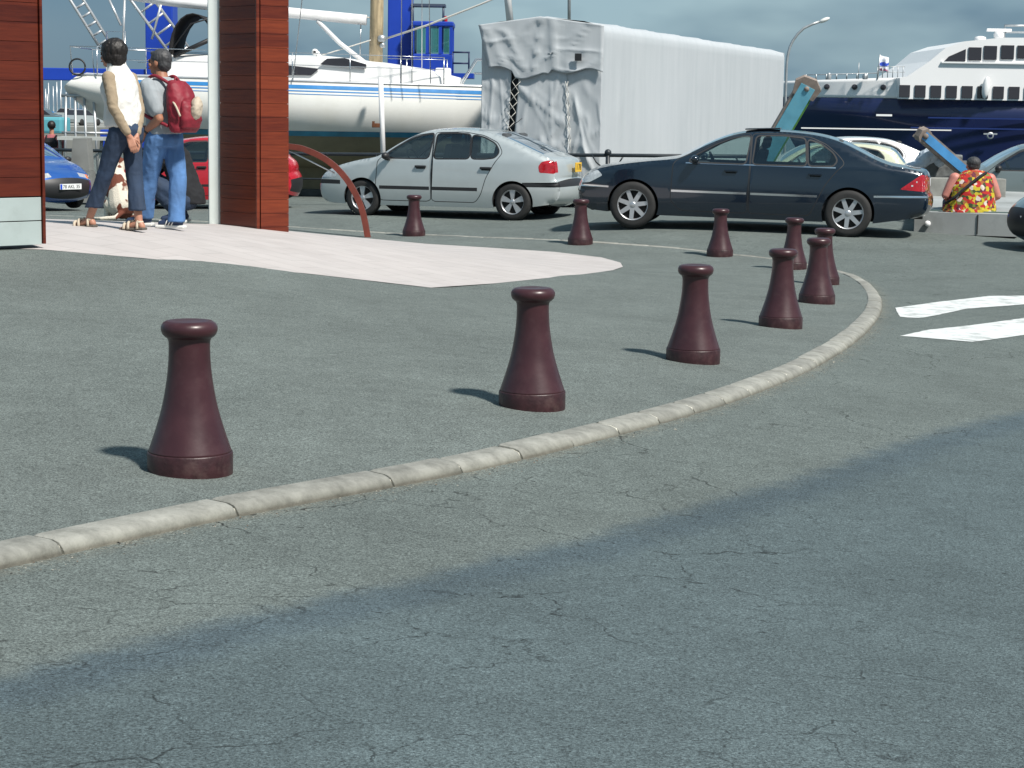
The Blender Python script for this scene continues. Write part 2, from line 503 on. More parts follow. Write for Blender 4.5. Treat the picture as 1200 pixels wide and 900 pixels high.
# worn darker traffic lane, its oily edge, and grit along the kerb (stains with a shape of their own)
edge = resample(spline([G(x, y, -KH) * 1.0 for x, y in ((-300, 840), (-80, 812), (100, 772), (300, 722), (470, 685), (640, 645), (800, 602), (960, 556), (1080, 515), (1200, 484), (1330, 450))], .1), .1)
en = np.array([(p.x, p.y) for p in edge])
vx = np.column_stack([XX.ravel(), YY.ravel()])
col = np.zeros((len(vx), 4), dtype=np.float32); col[:, 3] = 1
near = (abs(vx[:, 0]) < 12) & (vx[:, 1] < 45)
idx = np.where(near)[0]
q = vx[idx]
best = np.full(len(q), 1e9); sgn = np.zeros(len(q))
for k in range(len(en) - 1):
    a = en[k]; b_ = en[k + 1]; ab = b_ - a
    t = np.clip(((q - a) @ ab) / (ab @ ab), 0, 1); c = a + t[:, None] * ab
    d = np.hypot(*(q - c).T); s_ = np.sign(ab[0] * (q[:, 1] - a[1]) - ab[1] * (q[:, 0] - a[0]))
    m_ = d < best; best[m_] = d[m_]; sgn[m_] = s_[m_]
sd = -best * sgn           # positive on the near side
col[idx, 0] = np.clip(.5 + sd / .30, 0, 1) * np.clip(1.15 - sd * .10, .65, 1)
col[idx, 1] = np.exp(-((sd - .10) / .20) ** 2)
kn = np.array([(p.x, p.y) for p in kc[::4]])
bd = np.min(np.sqrt(((q[:, None, :] - kn[None]) ** 2).sum(-1)), axis=1)
col[idx, 2] = np.clip(1 - (bd - .13) / .13, 0, 1) ** 1.5
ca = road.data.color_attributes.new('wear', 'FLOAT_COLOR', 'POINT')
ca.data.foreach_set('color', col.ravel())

# pavement -----------------------------------------------------------
def sheet(name, poly, off, m, gs=.3, kind='structure', thick=0):
    poly = [(p[0], p[1]) for p in poly]
    xs_ = [p[0] for p in poly]; ys_ = [p[1] for p in poly]
    gx, gy = np.meshgrid(np.arange(min(xs_), max(xs_), gs), np.arange(min(ys_), max(ys_), gs))
    gx = gx.ravel(); gy = gy.ravel(); ins = inpoly(gx, gy, poly)
    vs, fs = cdt([poly], list(zip(gx[ins], gy[ins])))
    cen = np.array([vs[list(f)].mean(0) for f in fs]); ins = inpoly(cen[:, 0], cen[:, 1], poly)
    z = Tn(vs) + off
    b = MB(); b.add([(float(a[0]), float(a[1]), float(c)) for a, c in zip(vs, z)], [f for f, k in zip(fs, ins) if k], 0, True)
    o = b.build(name, m, fix=False)
    bm = bmesh.new(); bm.from_mesh(o.data)
    for f in bm.faces:
        if f.normal.z < 0: f.normal_flip()
    bm.to_mesh(o.data); bm.free()
    return tag(o, kind=kind)
left_x = min(kc[0].x, kc[-1].x) - 2
pave_poly = [(p.x + knorm(i * 4).x * .01, p.y + knorm(i * 4).y * .01) for i, p in enumerate(kc[::4])] + [(left_x - 8, kc[-1].y + .5), (left_x - 8, kc[0].y - .8)]
sheet('pavement', pave_poly, 0, M['pave_asph'])

# pale paved area ------------------------------------------------------
m, t, b = nmat('pale_paving')
tcn = t.nodes.new('ShaderNodeTexCoord'); mpn = t.nodes.new('ShaderNodeMapping'); mpn.inputs['Rotation'].default_value = (0, 0, R(28))
bk = t.nodes.new('ShaderNodeTexBrick'); bk.inputs['Scale'].default_value = 1
bk.inputs['Color1'].default_value = (.45, .415, .40, 1); bk.inputs['Color2'].default_value = (.48, .445, .43, 1); bk.inputs['Mortar'].default_value = (.36, .335, .32, 1)
bk.inputs['Mortar Size'].default_value = .006; bk.inputs['Brick Width'].default_value = .6; bk.inputs['Row Height'].default_value = .3
t.links.new(tcn.outputs['Object'], mpn.inputs[0]); t.links.new(mpn.outputs[0], bk.inputs['Vector'])
n = t.nodes.new('ShaderNodeTexNoise'); n.inputs['Scale'].default_value = 2.5; n.inputs['Detail'].default_value = 8; t.links.new(tcn.outputs['Object'], n.inputs['Vector'])
mr = t.nodes.new('ShaderNodeMapRange'); mr.inputs['To Min'].default_value = .84; mr.inputs['To Max'].default_value = 1.12; t.links.new(n.outputs[0], mr.inputs[0])
sc = t.nodes.new('ShaderNodeVectorMath'); sc.operation = 'SCALE'; t.links.new(bk.outputs[0], sc.inputs[0]); t.links.new(mr.outputs[0], sc.inputs['Scale'])
t.links.new(sc.outputs[0], b.inputs['Base Color']); b.inputs['Roughness'].default_value = .8
M['paving'] = m
pv_px = [(-160, 287), (52, 293), (168, 303), (360, 321), (505, 337.5), (580, 332.5), (633, 327), (690, 321), (718, 317), (730, 313), (727, 308),
         (705, 302), (650, 295.5), (500, 286), (370, 274), (300, 267), (240, 263), (120, 259), (-160, 253)]
pv = [G(x, y) for x, y in pv_px]
sheet('paving', [(p.x, p.y) for p in pv], .004, M['paving'])

# zebra ---------------------------------------------------------------
M['paint'] = mat('road_paint', (.64, .66, .65), .7, var=.06, vscale=12, dirt=(.20, .22, .21), dscale=5, damt=1.0)
for pts in ([(1049, 361), (1055, 372), (1080, 373), (1133, 362), (1200, 357), (1290, 351), (1290, 341), (1200, 347), (1160, 347), (1100, 354)],
            [(1055, 394), (1140, 401), (1200, 393), (1290, 380), (1290, 362), (1200, 373), (1133, 382), (1087, 387)]):
    g = [G(x, y, -KH) for x, y in pts]
    poly = [(p.x, p.y) for p in g]
    poly = [(p.x, p.y) for p in resample([Vector((*p, 0)) for p in poly + poly[:1]], .12)][:-1]
    poly = [(x + random.uniform(-.004, .004), y + random.uniform(-.008, .008)) for x, y in poly]
    sheet('road_marking', poly, -KH + .004, M['paint'], gs=.2)

# kerb stones (part of the street) --------------------------------------
m, t, b = nmat('kerb_stone')
tcn = t.nodes.new('ShaderNodeTexCoord'); at = t.nodes.new('ShaderNodeAttribute'); at.attribute_name = 'tone'
n = t.nodes.new('ShaderNodeTexNoise'); n.inputs['Scale'].default_value = 9; n.inputs['Detail'].default_value = 9; n.inputs['Roughness'].default_value = .65; t.links.new(tcn.outputs['Object'], n.inputs['Vector'])
r = t.nodes.new('ShaderNodeValToRGB'); r.color_ramp.elements[0].position = .25; r.color_ramp.elements[0].color = (.15, .15, .132, 1); r.color_ramp.elements[1].position = .62; r.color_ramp.elements[1].color = (.32, .318, .285, 1)
t.links.new(n.outputs[0], r.inputs[0])
x = t.nodes.new('ShaderNodeMix'); x.data_type = 'RGBA'; x.blend_type = 'MULTIPLY'; x.inputs['Factor'].default_value = 1
t.links.new(r.outputs[0], x.inputs['A']); t.links.new(at.outputs['Color'], x.inputs['B']); t.links.new(x.outputs['Result'], b.inputs['Base Color'])
bn = t.nodes.new('ShaderNodeBump'); bn.inputs['Strength'].default_value = .5; bn.inputs['Distance'].default_value = .008
n2 = t.nodes.new('ShaderNodeTexNoise'); n2.inputs['Scale'].default_value = 70; n2.inputs['Detail'].default_value = 4; t.links.new(tcn.outputs['Object'], n2.inputs['Vector'])
t.links.new(n2.outputs[0], bn.inputs['Height']); t.links.new(bn.outputs[0], b.inputs['Normal']); b.inputs['Roughness'].default_value = .85
M['kerb'] = m
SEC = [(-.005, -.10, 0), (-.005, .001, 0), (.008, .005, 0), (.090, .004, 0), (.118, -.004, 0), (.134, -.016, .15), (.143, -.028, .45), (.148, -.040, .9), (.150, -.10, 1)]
klen = [0]
for a, b_ in zip(kc, kc[1:]): klen.append(klen[-1] + (b_ - a).length)
def kat(s):
    s = min(max(s, 0), klen[-1] - 1e-4); k = min(int(s / klen[-1] * (len(kc) - 1)), len(kc) - 2)
    while klen[k] > s: k -= 1
    while klen[k + 1] < s: k += 1
    tt = (s - klen[k]) / (klen[k + 1] - klen[k]); p = kc[k].lerp(kc[k + 1], tt); nn = knorm(k).lerp(knorm(k + 1), tt).normalized()
    return p, nn
mbk = MB(); tones = []
s = 0.0
gj = G(281, 606, -KH)
sj = min(range(len(kc)), key=lambda i: (kc[i] - Vector((gj.x, gj.y, 0))).length); sj = klen[sj]
# stones run 1 m near the camera, 0.5 m round the bend
s = sj
while s > 1: s -= 1.0
while s < klen[-1] - .3:
    ln = 1.0 if s < sj + .9 else .5
    s1 = min(s + ln, klen[-1])
    tone = random.uniform(.84, 1.10); dz = random.uniform(-.005, .005)
    us = [s + .006, s + .012, s + .03] + list(np.arange(s + .1, s1 - .06, .1)) + [s1 - .03, s1 - .012, s1 - .006]
    rows = []
    for ui, u in enumerate(us):
        p, nn = kat(u)
        e_ = min(u - s, s1 - u); drop = .009 * max(0, 1 - e_ / .03) ** 1.5
        row = []
        for o_, z_, d_ in SEC:
            pull = drop if z_ > -.1 else 0
            oo = o_ - (pull * .8 if o_ > .12 else 0)
            px_, py_ = p.x + nn.x * oo, p.y + nn.y * oo
            row.append((px_, py_, z_ - pull + dz, d_))
        rows.append(row)
    zt = Tn([(q_[0], q_[1]) for r_ in rows for q_ in r_]); kk = 0
    R2 = []
    for r_ in rows:
        rr = []
        for q_ in r_:
            rr.append((q_[0], q_[1], float(zt[kk]) + q_[2])); kk += 1
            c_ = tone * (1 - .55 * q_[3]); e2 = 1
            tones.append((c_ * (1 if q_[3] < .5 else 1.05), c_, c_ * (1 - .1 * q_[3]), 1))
        R2.append(rr)
    mbk.grid(R2)
    b0 = len(mbk.v) - len(R2) * len(SEC)
    mbk.f.append(tuple(b0 + i for i in range(len(SEC)))); mbk.m.append(0); mbk.sm.append(False)
    mbk.f.append(tuple(len(mbk.v) - len(SEC) + i for i in range(len(SEC)))); mbk.m.append(0); mbk.sm.append(False)
    s = s1
kerb = mbk.build('kerb', M['kerb']); tag(kerb, kind='structure')
ca = kerb.data.color_attributes.new('tone', 'FLOAT_COLOR', 'POINT')
ca.data.foreach_set('color', np.array(tones, dtype=np.float32).ravel())
# mortar bed under the joints
rows = []
for i in range(0, len(kc), 3):
    nn = knorm(i); rows.append([(kc[i].x + nn.x * o_, kc[i].y + nn.y * o_, T(kc[i].x, kc[i].y) + z_) for o_, z_ in ((0, -.006), (.085, -.010), (.120, -.022), (.134, -.06))])
mo = MB().grid(rows).build('kerb_mortar', mat('mortar', (.44, .43, .37), .95, var=.3, vscale=30)); tag(mo, kind='structure')

# quay, water ----------------------------------------------------------
qw = MB(); qw.box((5, 70.2, -2.0), (130, .4, 3.98)); q_ = qw.build('quay_wall', mat('quay_stone', (.22, .21, .19), .9, var=.3, vscale=1)); tag(q_, kind='structure')
m, t, b = nmat('harbour_water')
b.inputs['Base Color'].default_value = (.03, .07, .08, 1); b.inputs['Roughness'].default_value = .08
tcn = t.nodes.new('ShaderNodeTexCoord'); n = t.nodes.new('ShaderNodeTexNoise'); n.inputs['Scale'].default_value = 1.4; n.inputs['Detail'].default_value = 5; t.links.new(tcn.outputs['Object'], n.inputs['Vector'])
bn = t.nodes.new('ShaderNodeBump'); bn.inputs['Strength'].default_value = .5; bn.inputs['Distance'].default_value = .3; t.links.new(n.outputs[0], bn.inputs['Height']); t.links.new(bn.outputs[0], b.inputs['Normal'])
w = MB(); w.add([(-3000, 70.4, -2.2), (3000, 70.4, -2.2), (3000, 5000, -2.2), (-3000, 5000, -2.2)], [(0, 1, 2, 3)])
w.add([(-3000, -200, -2.25), (3000, -200, -2.25), (3000, 70.4, -2.2), (-3000, 70.4, -2.2)], [(0, 1, 2, 3)])
tag(w.build('water', m), kind='structure')
f = MB(); f.box((-75, 235, -1.3), (110, 130, 2.6)); tag(f.build('far_quay', mat('far_quay_ground', (.24, .24, .22), .9, var=.2, vscale=.1)), kind='structure')
# ------------------------------------------------------------------ bollards
def bollard(label, px, py, first=[None]):
    g = G(px, py + 1)
    if first[0] is None:
        o = thing('bollard', label, 'bollard', g, 0, 'dark red bollards along the kerb'); first[0] = o
        Wb = .18
        b = MB().lathe([(Wb - .004, -.06), (Wb, 0), (Wb, .085), (Wb - .003, .092), (.001, .092)], 48); b.build('base', M['bollard_dark'], o)
        pr = [(Wb - .004, .090), (.168, .115), (.152, .165), (.134, .225), (.116, .295), (.103, .365), (.094, .43), (.0885, .49), (.0865, .545), (.087, .578), (.091, .592), (.096, .600)]
        pp = [(q.x, q.y) for q in spline([Vector((r_, h_, 0)) for r_, h_ in pr], .012)]
        MB().lathe([(.001, .088)] + pp + [(.001, .602)], 48).build('shaft', M['bollard'], o)
        cp = [(.001, .594), (.085, .594), (.100, .600), (.112, .612), (.1185, .630), (.118, .648), (.110, .662), (.096, .671), (.080, .673), (.060, .668), (.001, .667)]
        MB().lathe(cp, 48).build('cap', M['bollard'], o)
        for ch in o.children:
            for v in ch.data.vertices: v.co.z *= .955
        return o
    o = copy_tree(first[0]); o.location = g; o['label'] = label
    o.rotation_euler = (R(random.uniform(-.6, .6)), R(random.uniform(-.6, .6)), random.uniform(0, 6)); return o
bollard('largest and nearest dark red bollard, standing alone at the left of the pavement', 223, 551)
bollard('dark red bollard second nearest, in front of the rounded tip of the pale paving', 623.5, 475)
bollard('dark red bollard third nearest, between the pale paving tip and the bend of the kerb', 812, 422)
bollard('dark red bollard just left of the pair that overlap near the bend of the kerb', 914.5, 382)
bollard('front bollard of the overlapping pair beside the tightest bend of the kerb', 957, 354)
bollard('dark red bollard almost hidden behind another one at the bend of the kerb', 965, 332)
bollard('dark red bollard on the far kerb below the rear door of the dark blue saloon', 928.5, 314)
bollard('small dark red bollard in front of the middle of the dark saloon', 843.5, 299)
bollard('small dark red bollard in front of the gap between silver and blue cars', 680, 285)
bollard('smallest dark red bollard in front of the silver hatchback, right of the brown steel arch', 485, 275.5)

# ------------------------------------------------------------------ wood clad building parts
def boards(name, cA, cB, pitch, z0, seam=(.012, .003, .002)):
    m, t, b = nmat(name)
    N = t.nodes.new; K = t.links.new
    tcn = N('ShaderNodeTexCoord'); O = tcn.outputs['Object']; sp_ = N('ShaderNodeSeparateXYZ'); K(O, sp_.inputs[0])
    a = N('ShaderNodeMath'); a.operation = 'SUBTRACT'; a.inputs[1].default_value = z0; K(sp_.outputs[2], a.inputs[0])
    d = N('ShaderNodeMath'); d.operation = 'DIVIDE'; d.inputs[1].default_value = pitch; K(a.outputs[0], d.inputs[0])
    fl = N('ShaderNodeMath'); fl.operation = 'FLOOR'; K(d.outputs[0], fl.inputs[0])
    fr = N('ShaderNodeMath'); fr.operation = 'FRACT'; K(d.outputs[0], fr.inputs[0])
    wn_ = N('ShaderNodeTexWhiteNoise'); wn_.noise_dimensions = '1D'; K(fl.outputs[0], wn_.inputs['W'])
    mpn = N('ShaderNodeMapping'); mpn.inputs['Scale'].default_value = (3, 3, 45); K(O, mpn.inputs[0])
    n = N('ShaderNodeTexNoise'); n.inputs['Scale'].default_value = 1; n.inputs['Detail'].default_value = 8; n.inputs['Roughness'].default_value = .65; K(mpn.outputs[0], n.inputs['Vector'])
    ad = N('ShaderNodeMath'); ad.operation = 'MULTIPLY_ADD'; ad.inputs[1].default_value = .35; K(wn_.outputs[0], ad.inputs[0])
    sb = N('ShaderNodeMath'); sb.operation = 'SUBTRACT'; sb.inputs[1].default_value = .17; K(n.outputs[0], sb.inputs[0]); K(sb.outputs[0], ad.inputs[2])
    r = N('ShaderNodeValToRGB'); r.color_ramp.elements[0].position = .25; r.color_ramp.elements[0].color = (*cA, 1); r.color_ramp.elements[1].position = .75; r.color_ramp.elements[1].color = (*cB, 1)
    K(ad.outputs[0], r.inputs[0]); K(r.outputs[0], b.inputs['Base Color'])
    b.inputs['Roughness'].default_value = .42; b.inputs['Specular IOR Level'].default_value = .35
    bn = N('ShaderNodeBump'); bn.inputs['Strength'].default_value = .2; bn.inputs['Distance'].default_value = .004; K(n.outputs[0], bn.inputs['Height']); K(bn.outputs[0], b.inputs['Normal'])
    return m
WZ = 1.0
M['wood'] = boards('varnished_red_wood', (.058, .009, .005), (.120, .021, .009), .1435, 0)
M['wood2'] = boards('varnished_red_wood_pillar', (.088, .013, .006), (.185, .034, .012), .143, 0)
M['seam'] = mat('board_gap', (.012, .004, .003), .8)
M['greypanel'] = mat('grey_green_panel', (.38, .44, .43), .5, var=.05, vscale=3, dirt=(.25, .28, .26), dscale=5, damt=.3)
M['whitepost'] = mat('white_post', (.62, .68, .66), .45, var=.05, vscale=4, dirt=(.4, .42, .38), dscale=4, damt=.3)
def clad(mb, a, b, z0, z1, pitch, depth, mi_b=0):
    """a stack of separate boards between plan points a and b"""
    a = Vector(a); b = Vector(b); d = (b - a).normalized(); n = Vector((d.y, -d.x, 0)); L_ = (b - a).length
    z = z0
    while z < z1:
        h = min(pitch, z1 - z) - .0035
        c = (a + b) / 2 + n * depth / 2; c = Vector((c.x, c.y, z + h / 2))
        rot = Matrix.Rotation(math.atan2(d.y, d.x), 3, 'Z')
        mb.box(c, (L_, depth, h), rot, mi_b, bev=.0015)
        z += pitch
# left wall
e1 = G(51, 291); e0 = G(-70, 297)
e1 = G(51, 291); zE1 = (e1 - CP).dot(C_F); gz = e1.z; e0 = P(-150, 303, zE1 - 1.1)
e1 = Vector((e1.x, e1.y, 0)); e0 = Vector((e0.x, e0.y, 0))
dd = (e1 - e0).normalized(); nn = Vector((dd.y, -dd.x, 0)); rotw = Matrix.Rotation(math.atan2(dd.y, dd.x), 3, 'Z')
wt = thing('kiosk_wall', 'red varnished wooden board wall with pale grey green lower panels at the left edge', 'wall', (0, 0, 0))
mb = MB(); clad(mb, e0 + nn * .0, e1 - dd * .03, gz + .43, gz + 3.6, .155, .02); mb.build('cladding', M['wood'], wt)
core = (e0 + e1) / 2 - nn * .09; MB().box((core.x, core.y, gz + 1.82), ((e1 - e0).length - .04, .17, 3.53), rotw).build('frame', M['seam'], wt)
for k, (a_, b_) in enumerate(((.035, .225), (.233, .42))):
    c = (e0 + e1 - dd * .03) / 2 + nn * .011; MB().box((c.x, c.y, gz + (a_ + b_) / 2), ((e1 - e0).length - .03, .022, b_ - a_), rotw, bev=.003).build('lower_panel', M['greypanel'], wt)
c = e1 - dd * .012 - nn * .06; MB().box((c.x, c.y, gz + 1.82), (.026, .20, 3.56), rotw, bev=.004).build('corner_trim', M['wood'], wt)
# pillar
B_ = G(302, 268.5); zB = (B_ - CP).dot(C_F); A_ = P(259, 265.5, zB + .45); C_ = P(337, 268, zB + .20)
pgz = T(B_.x, B_.y)
A_.z = B_.z = C_.z = 0
A_, B_, C_ = Vector(A_), Vector(B_), Vector(C_)
pt = thing('wooden_pillar', 'square pillar clad in varnished red wooden boards standing on the pale paving', 'pillar', (0, 0, 0))
mb = MB(); clad(mb, A_ + (B_ - A_).normalized() * .01, B_ - (B_ - A_).normalized() * .012, pgz - .123, pgz + 4.6, .143, .015)
clad(mb, B_ + (C_ - B_).normalized() * .03, C_, pgz - .123, pgz + 4.6, .143, .015)
D_ = A_ + (C_ - B_)
clad(mb, C_, D_, pgz - .123, pgz + 4.6, .143, .015); clad(mb, D_, A_, pgz - .123, pgz + 4.6, .143, .015)
mb.build('cladding', M['wood2'], pt)
q4 = [A_, B_, C_, D_]; cen = (A_ + B_ + C_ + D_) / 4
MB().prism([(cen.x + (p.x - cen.x) * .985, cen.y + (p.y - cen.y) * .985) for p in q4], 'Z', pgz - .1, pgz + 4.6).build('core', M['seam'], pt)
MB().box((B_.x + .002, B_.y - .005, pgz + 2.3), (.035, .035, 4.6), (0, 0, R(25)), bev=.006).build('corner_trim', M['wood2'], pt)
# white post
w0 = P(251.5, 264, zB + .50)
pw = MB().box((w0.x, w0.y, pgz + 2.27), (.122, .10, 4.6), (0, 0, R(12)), bev=.008).build('white_post', M['whitepost']); tag(pw, 'tall pale square metal post against the left side of the wooden pillar', 'post')
# brown steel arch
gb = G(432, 278); Zb = (gb - CP).dot(C_F)
pts = [P(x, y, Zb + dz_) for x, y, dz_ in ((270, 168, .5), (338, 171.5, .3), (362, 177, .2), (385, 189, .12), (403, 206, .06), (416, 226, .03), (425, 248, .01), (431, 278, 0), (432, 286, 0))]
cv = resample(spline(pts, .05), .05)
mb = MB(); rows = []
for i, p in enumerate(cv):
    tn = (cv[min(i + 1, len(cv) - 1)] - cv[max(i - 1, 0)]).normalized(); u = Vector((tn.z, 0, -tn.x)).normalized(); v = Vector((0, 1, 0))
    rows.append([p + u * a + v * b for a, b in ((-.045, -.05), (.045, -.05), (.045, .05), (-.045, .05))])
mb.grid(rows, smooth=False, close=True)
at_ = thing('steel_arch', 'curved brown steel bar arching down from the pillar to the pavement edge', 'arch')
mb.build('arch_bar', mat('brown_steel', (.14, .030, .018), .4, var=.2), at_)
p0, p1 = P(338, 176, Zb + .3), P(392, 203, Zb + .1)
MB().tube([p0, p1], .012, 8).build('stay_rod', M['alu'], at_)
# ------------------------------------------------------------------ cars
def poly_off(poly, d):
    n = len(poly); a = sum(poly[i][0] * poly[(i + 1) % n][1] - poly[(i + 1) % n][0] * poly[i][1] for i in range(n))
    sg = 1 if a > 0 else -1; o = []
    for i in range(n):
        p0, p1, p2 = [Vector(poly[k % n][:2]) for k in (i - 1, i, i + 1)]
        e1_, e2_ = (p1 - p0), (p2 - p1)
        n1 = Vector((e1_.y, -e1_.x)); n2 = Vector((e2_.y, -e2_.x))
        nn_ = (n1.normalized() + n2.normalized())
        nn_ = nn_.normalized() if nn_.length > 1e-6 else n1.normalized()
        o.append((p1.x + nn_.x * d * sg, p1.y + nn_.y * d * sg))
    return o
def smooth_poly(pts, step=.04):
    c = spline([Vector((x, z, 0)) for x, z in pts], step, closed=True)
    return [(p.x, p.y) for p in c]
def round_poly(pts, r=.05, k=4):
    o = []; n = len(pts)
    for i in range(n):
        p0, p1, p2 = [Vector(pts[j % n][:2]) for j in (i - 1, i, i + 1)]
        a = (p0 - p1); b = (p2 - p1); rr = min(r, a.length * .45, b.length * .45)
        a = p1 + a.normalized() * rr; b = p1 + b.normalized() * rr
        for j in range(k + 1):
            t = j / k; o.append(tuple(((1 - t) ** 2 * a + 2 * t * (1 - t) * p1 + t * t * b)[:]))
    return o

class CarShape:
    def __init__(s, S):
        s.S = S
        s.L = S['L']; s.W = S['W']; s.belt = S['belt']; s.tum = S.get('tumble', .34)
        pp = spline([Vector((x, z, 0)) for x, z in S['perim']], .035)
        s.per = [(p.x, p.y) for p in pp]
        s.pa = np.array(s.per)
    def w0(s, x, z):
        u = (np.asarray(x) - s.L / 2) / (s.L / 2)
        w = s.W * (1 - .17 * np.abs(u) ** 4.5)
        z = np.asarray(z)
        dz = np.maximum(0, z - s.belt)
        w = w - s.tum * dz - .12 * dz ** 2
        lo = np.maximum(0, .48 - z); w = w - .35 * lo ** 1.6
        mid = np.maximum(0, z - .62) * (z < s.belt + .5); w = w - .10 * np.minimum(mid, s.belt - .62) ** 1.3
        return w
    def wid(s, x, z, r=.085):
        x = np.atleast_1d(np.asarray(x, float)); z = np.atleast_1d(np.asarray(z, float))
        d = np.full(x.shape, 9.)
        for a, b in zip(s.pa[:-1], s.pa[1:]):
            ab = b - a; t = np.clip(((x - a[0]) * ab[0] + (z - a[1]) * ab[1]) / (ab @ ab + 1e-12), 0, 1)
            d = np.minimum(d, np.hypot(x - a[0] - t * ab[0], z - a[1] - t * ab[1]))
        k = np.clip(1 - d / r, 0, 1)
        return s.w0(x, z) - r * .85 * (1 - np.sqrt(np.clip(1 - k * k, 0, 1)))

def wheel(parent, r, loc, side, nsp, mats, wd=.19, style='star'):
    """side +1: outer face looks along +y"""
    w = empty('wheel', loc, 0, parent)
    t = MB(); h = wd / 2
    pr = [(r * .66, -h), (r * .80, -h * 1.04), (r * .93, -h * .98), (r * .985, -h * .75), (r, -h * .4), (r, h * .4), (r * .985, h * .75), (r * .93, h * .98), (r * .80, h * 1.04), (r * .66, h)]
    t.lathe(pr, 40, 'Y'); t.build('tyre', mats['tyre'], w)
    m_ = MB(); s = side
    m_.lathe([(r * .67, -h * s), (r * .62, -h * .6 * s), (r * .60, h * .4 * s), (r * .63, h * .82 * s), (r * .675, h * .9 * s), (r * .68, h * .8 * s)], 40, 'Y')
    m_.lathe([(.001, h * .35 * s), (r * .61, h * .35 * s)], 32, 'Y', mi=1)
    m_.lathe([(.001, h * .84 * s), (r * .10, h * .84 * s), (r * .15, h * .72 * s), (r * .17, h * .5 * s)], 24, 'Y')
    for k in range(nsp):
        a = 2 * math.pi * k / nsp + .3
        ca_, sa_ = math.cos(a), math.sin(a)
        def pt(rr, off, y): return (ca_ * rr - sa_ * off, y * s, sa_ * rr + ca_ * off)
        w0_, w1_ = (.17, .14) if nsp <= 5 else ((.10, .085) if nsp <= 7 else (.075, .05))
        if style == 'fan': w0_, w1_ = .07, .17
        w0_ *= r; w1_ *= r
        y0, y1 = h * .70, h * .78
        vs = [pt(r * .10, -w0_, y0 + .006), pt(r * .10, w0_, y0 + .006), pt(r * .62, w1_, y1), pt(r * .62, -w1_, y1),
              pt(r * .10, -w0_, y0 - .03), pt(r * .10, w0_, y0 - .03), pt(r * .62, w1_, y1 - .035), pt(r * .62, -w1_, y1 - .035)]
        m_.add(vs, [(0, 1, 2, 3), (4, 7, 6, 5), (0, 3, 7, 4), (1, 5, 6, 2), (3, 2, 6, 7), (0, 4, 5, 1)])
    m_.build('rim', [mats['rim'], mats['under']], w)
    return w

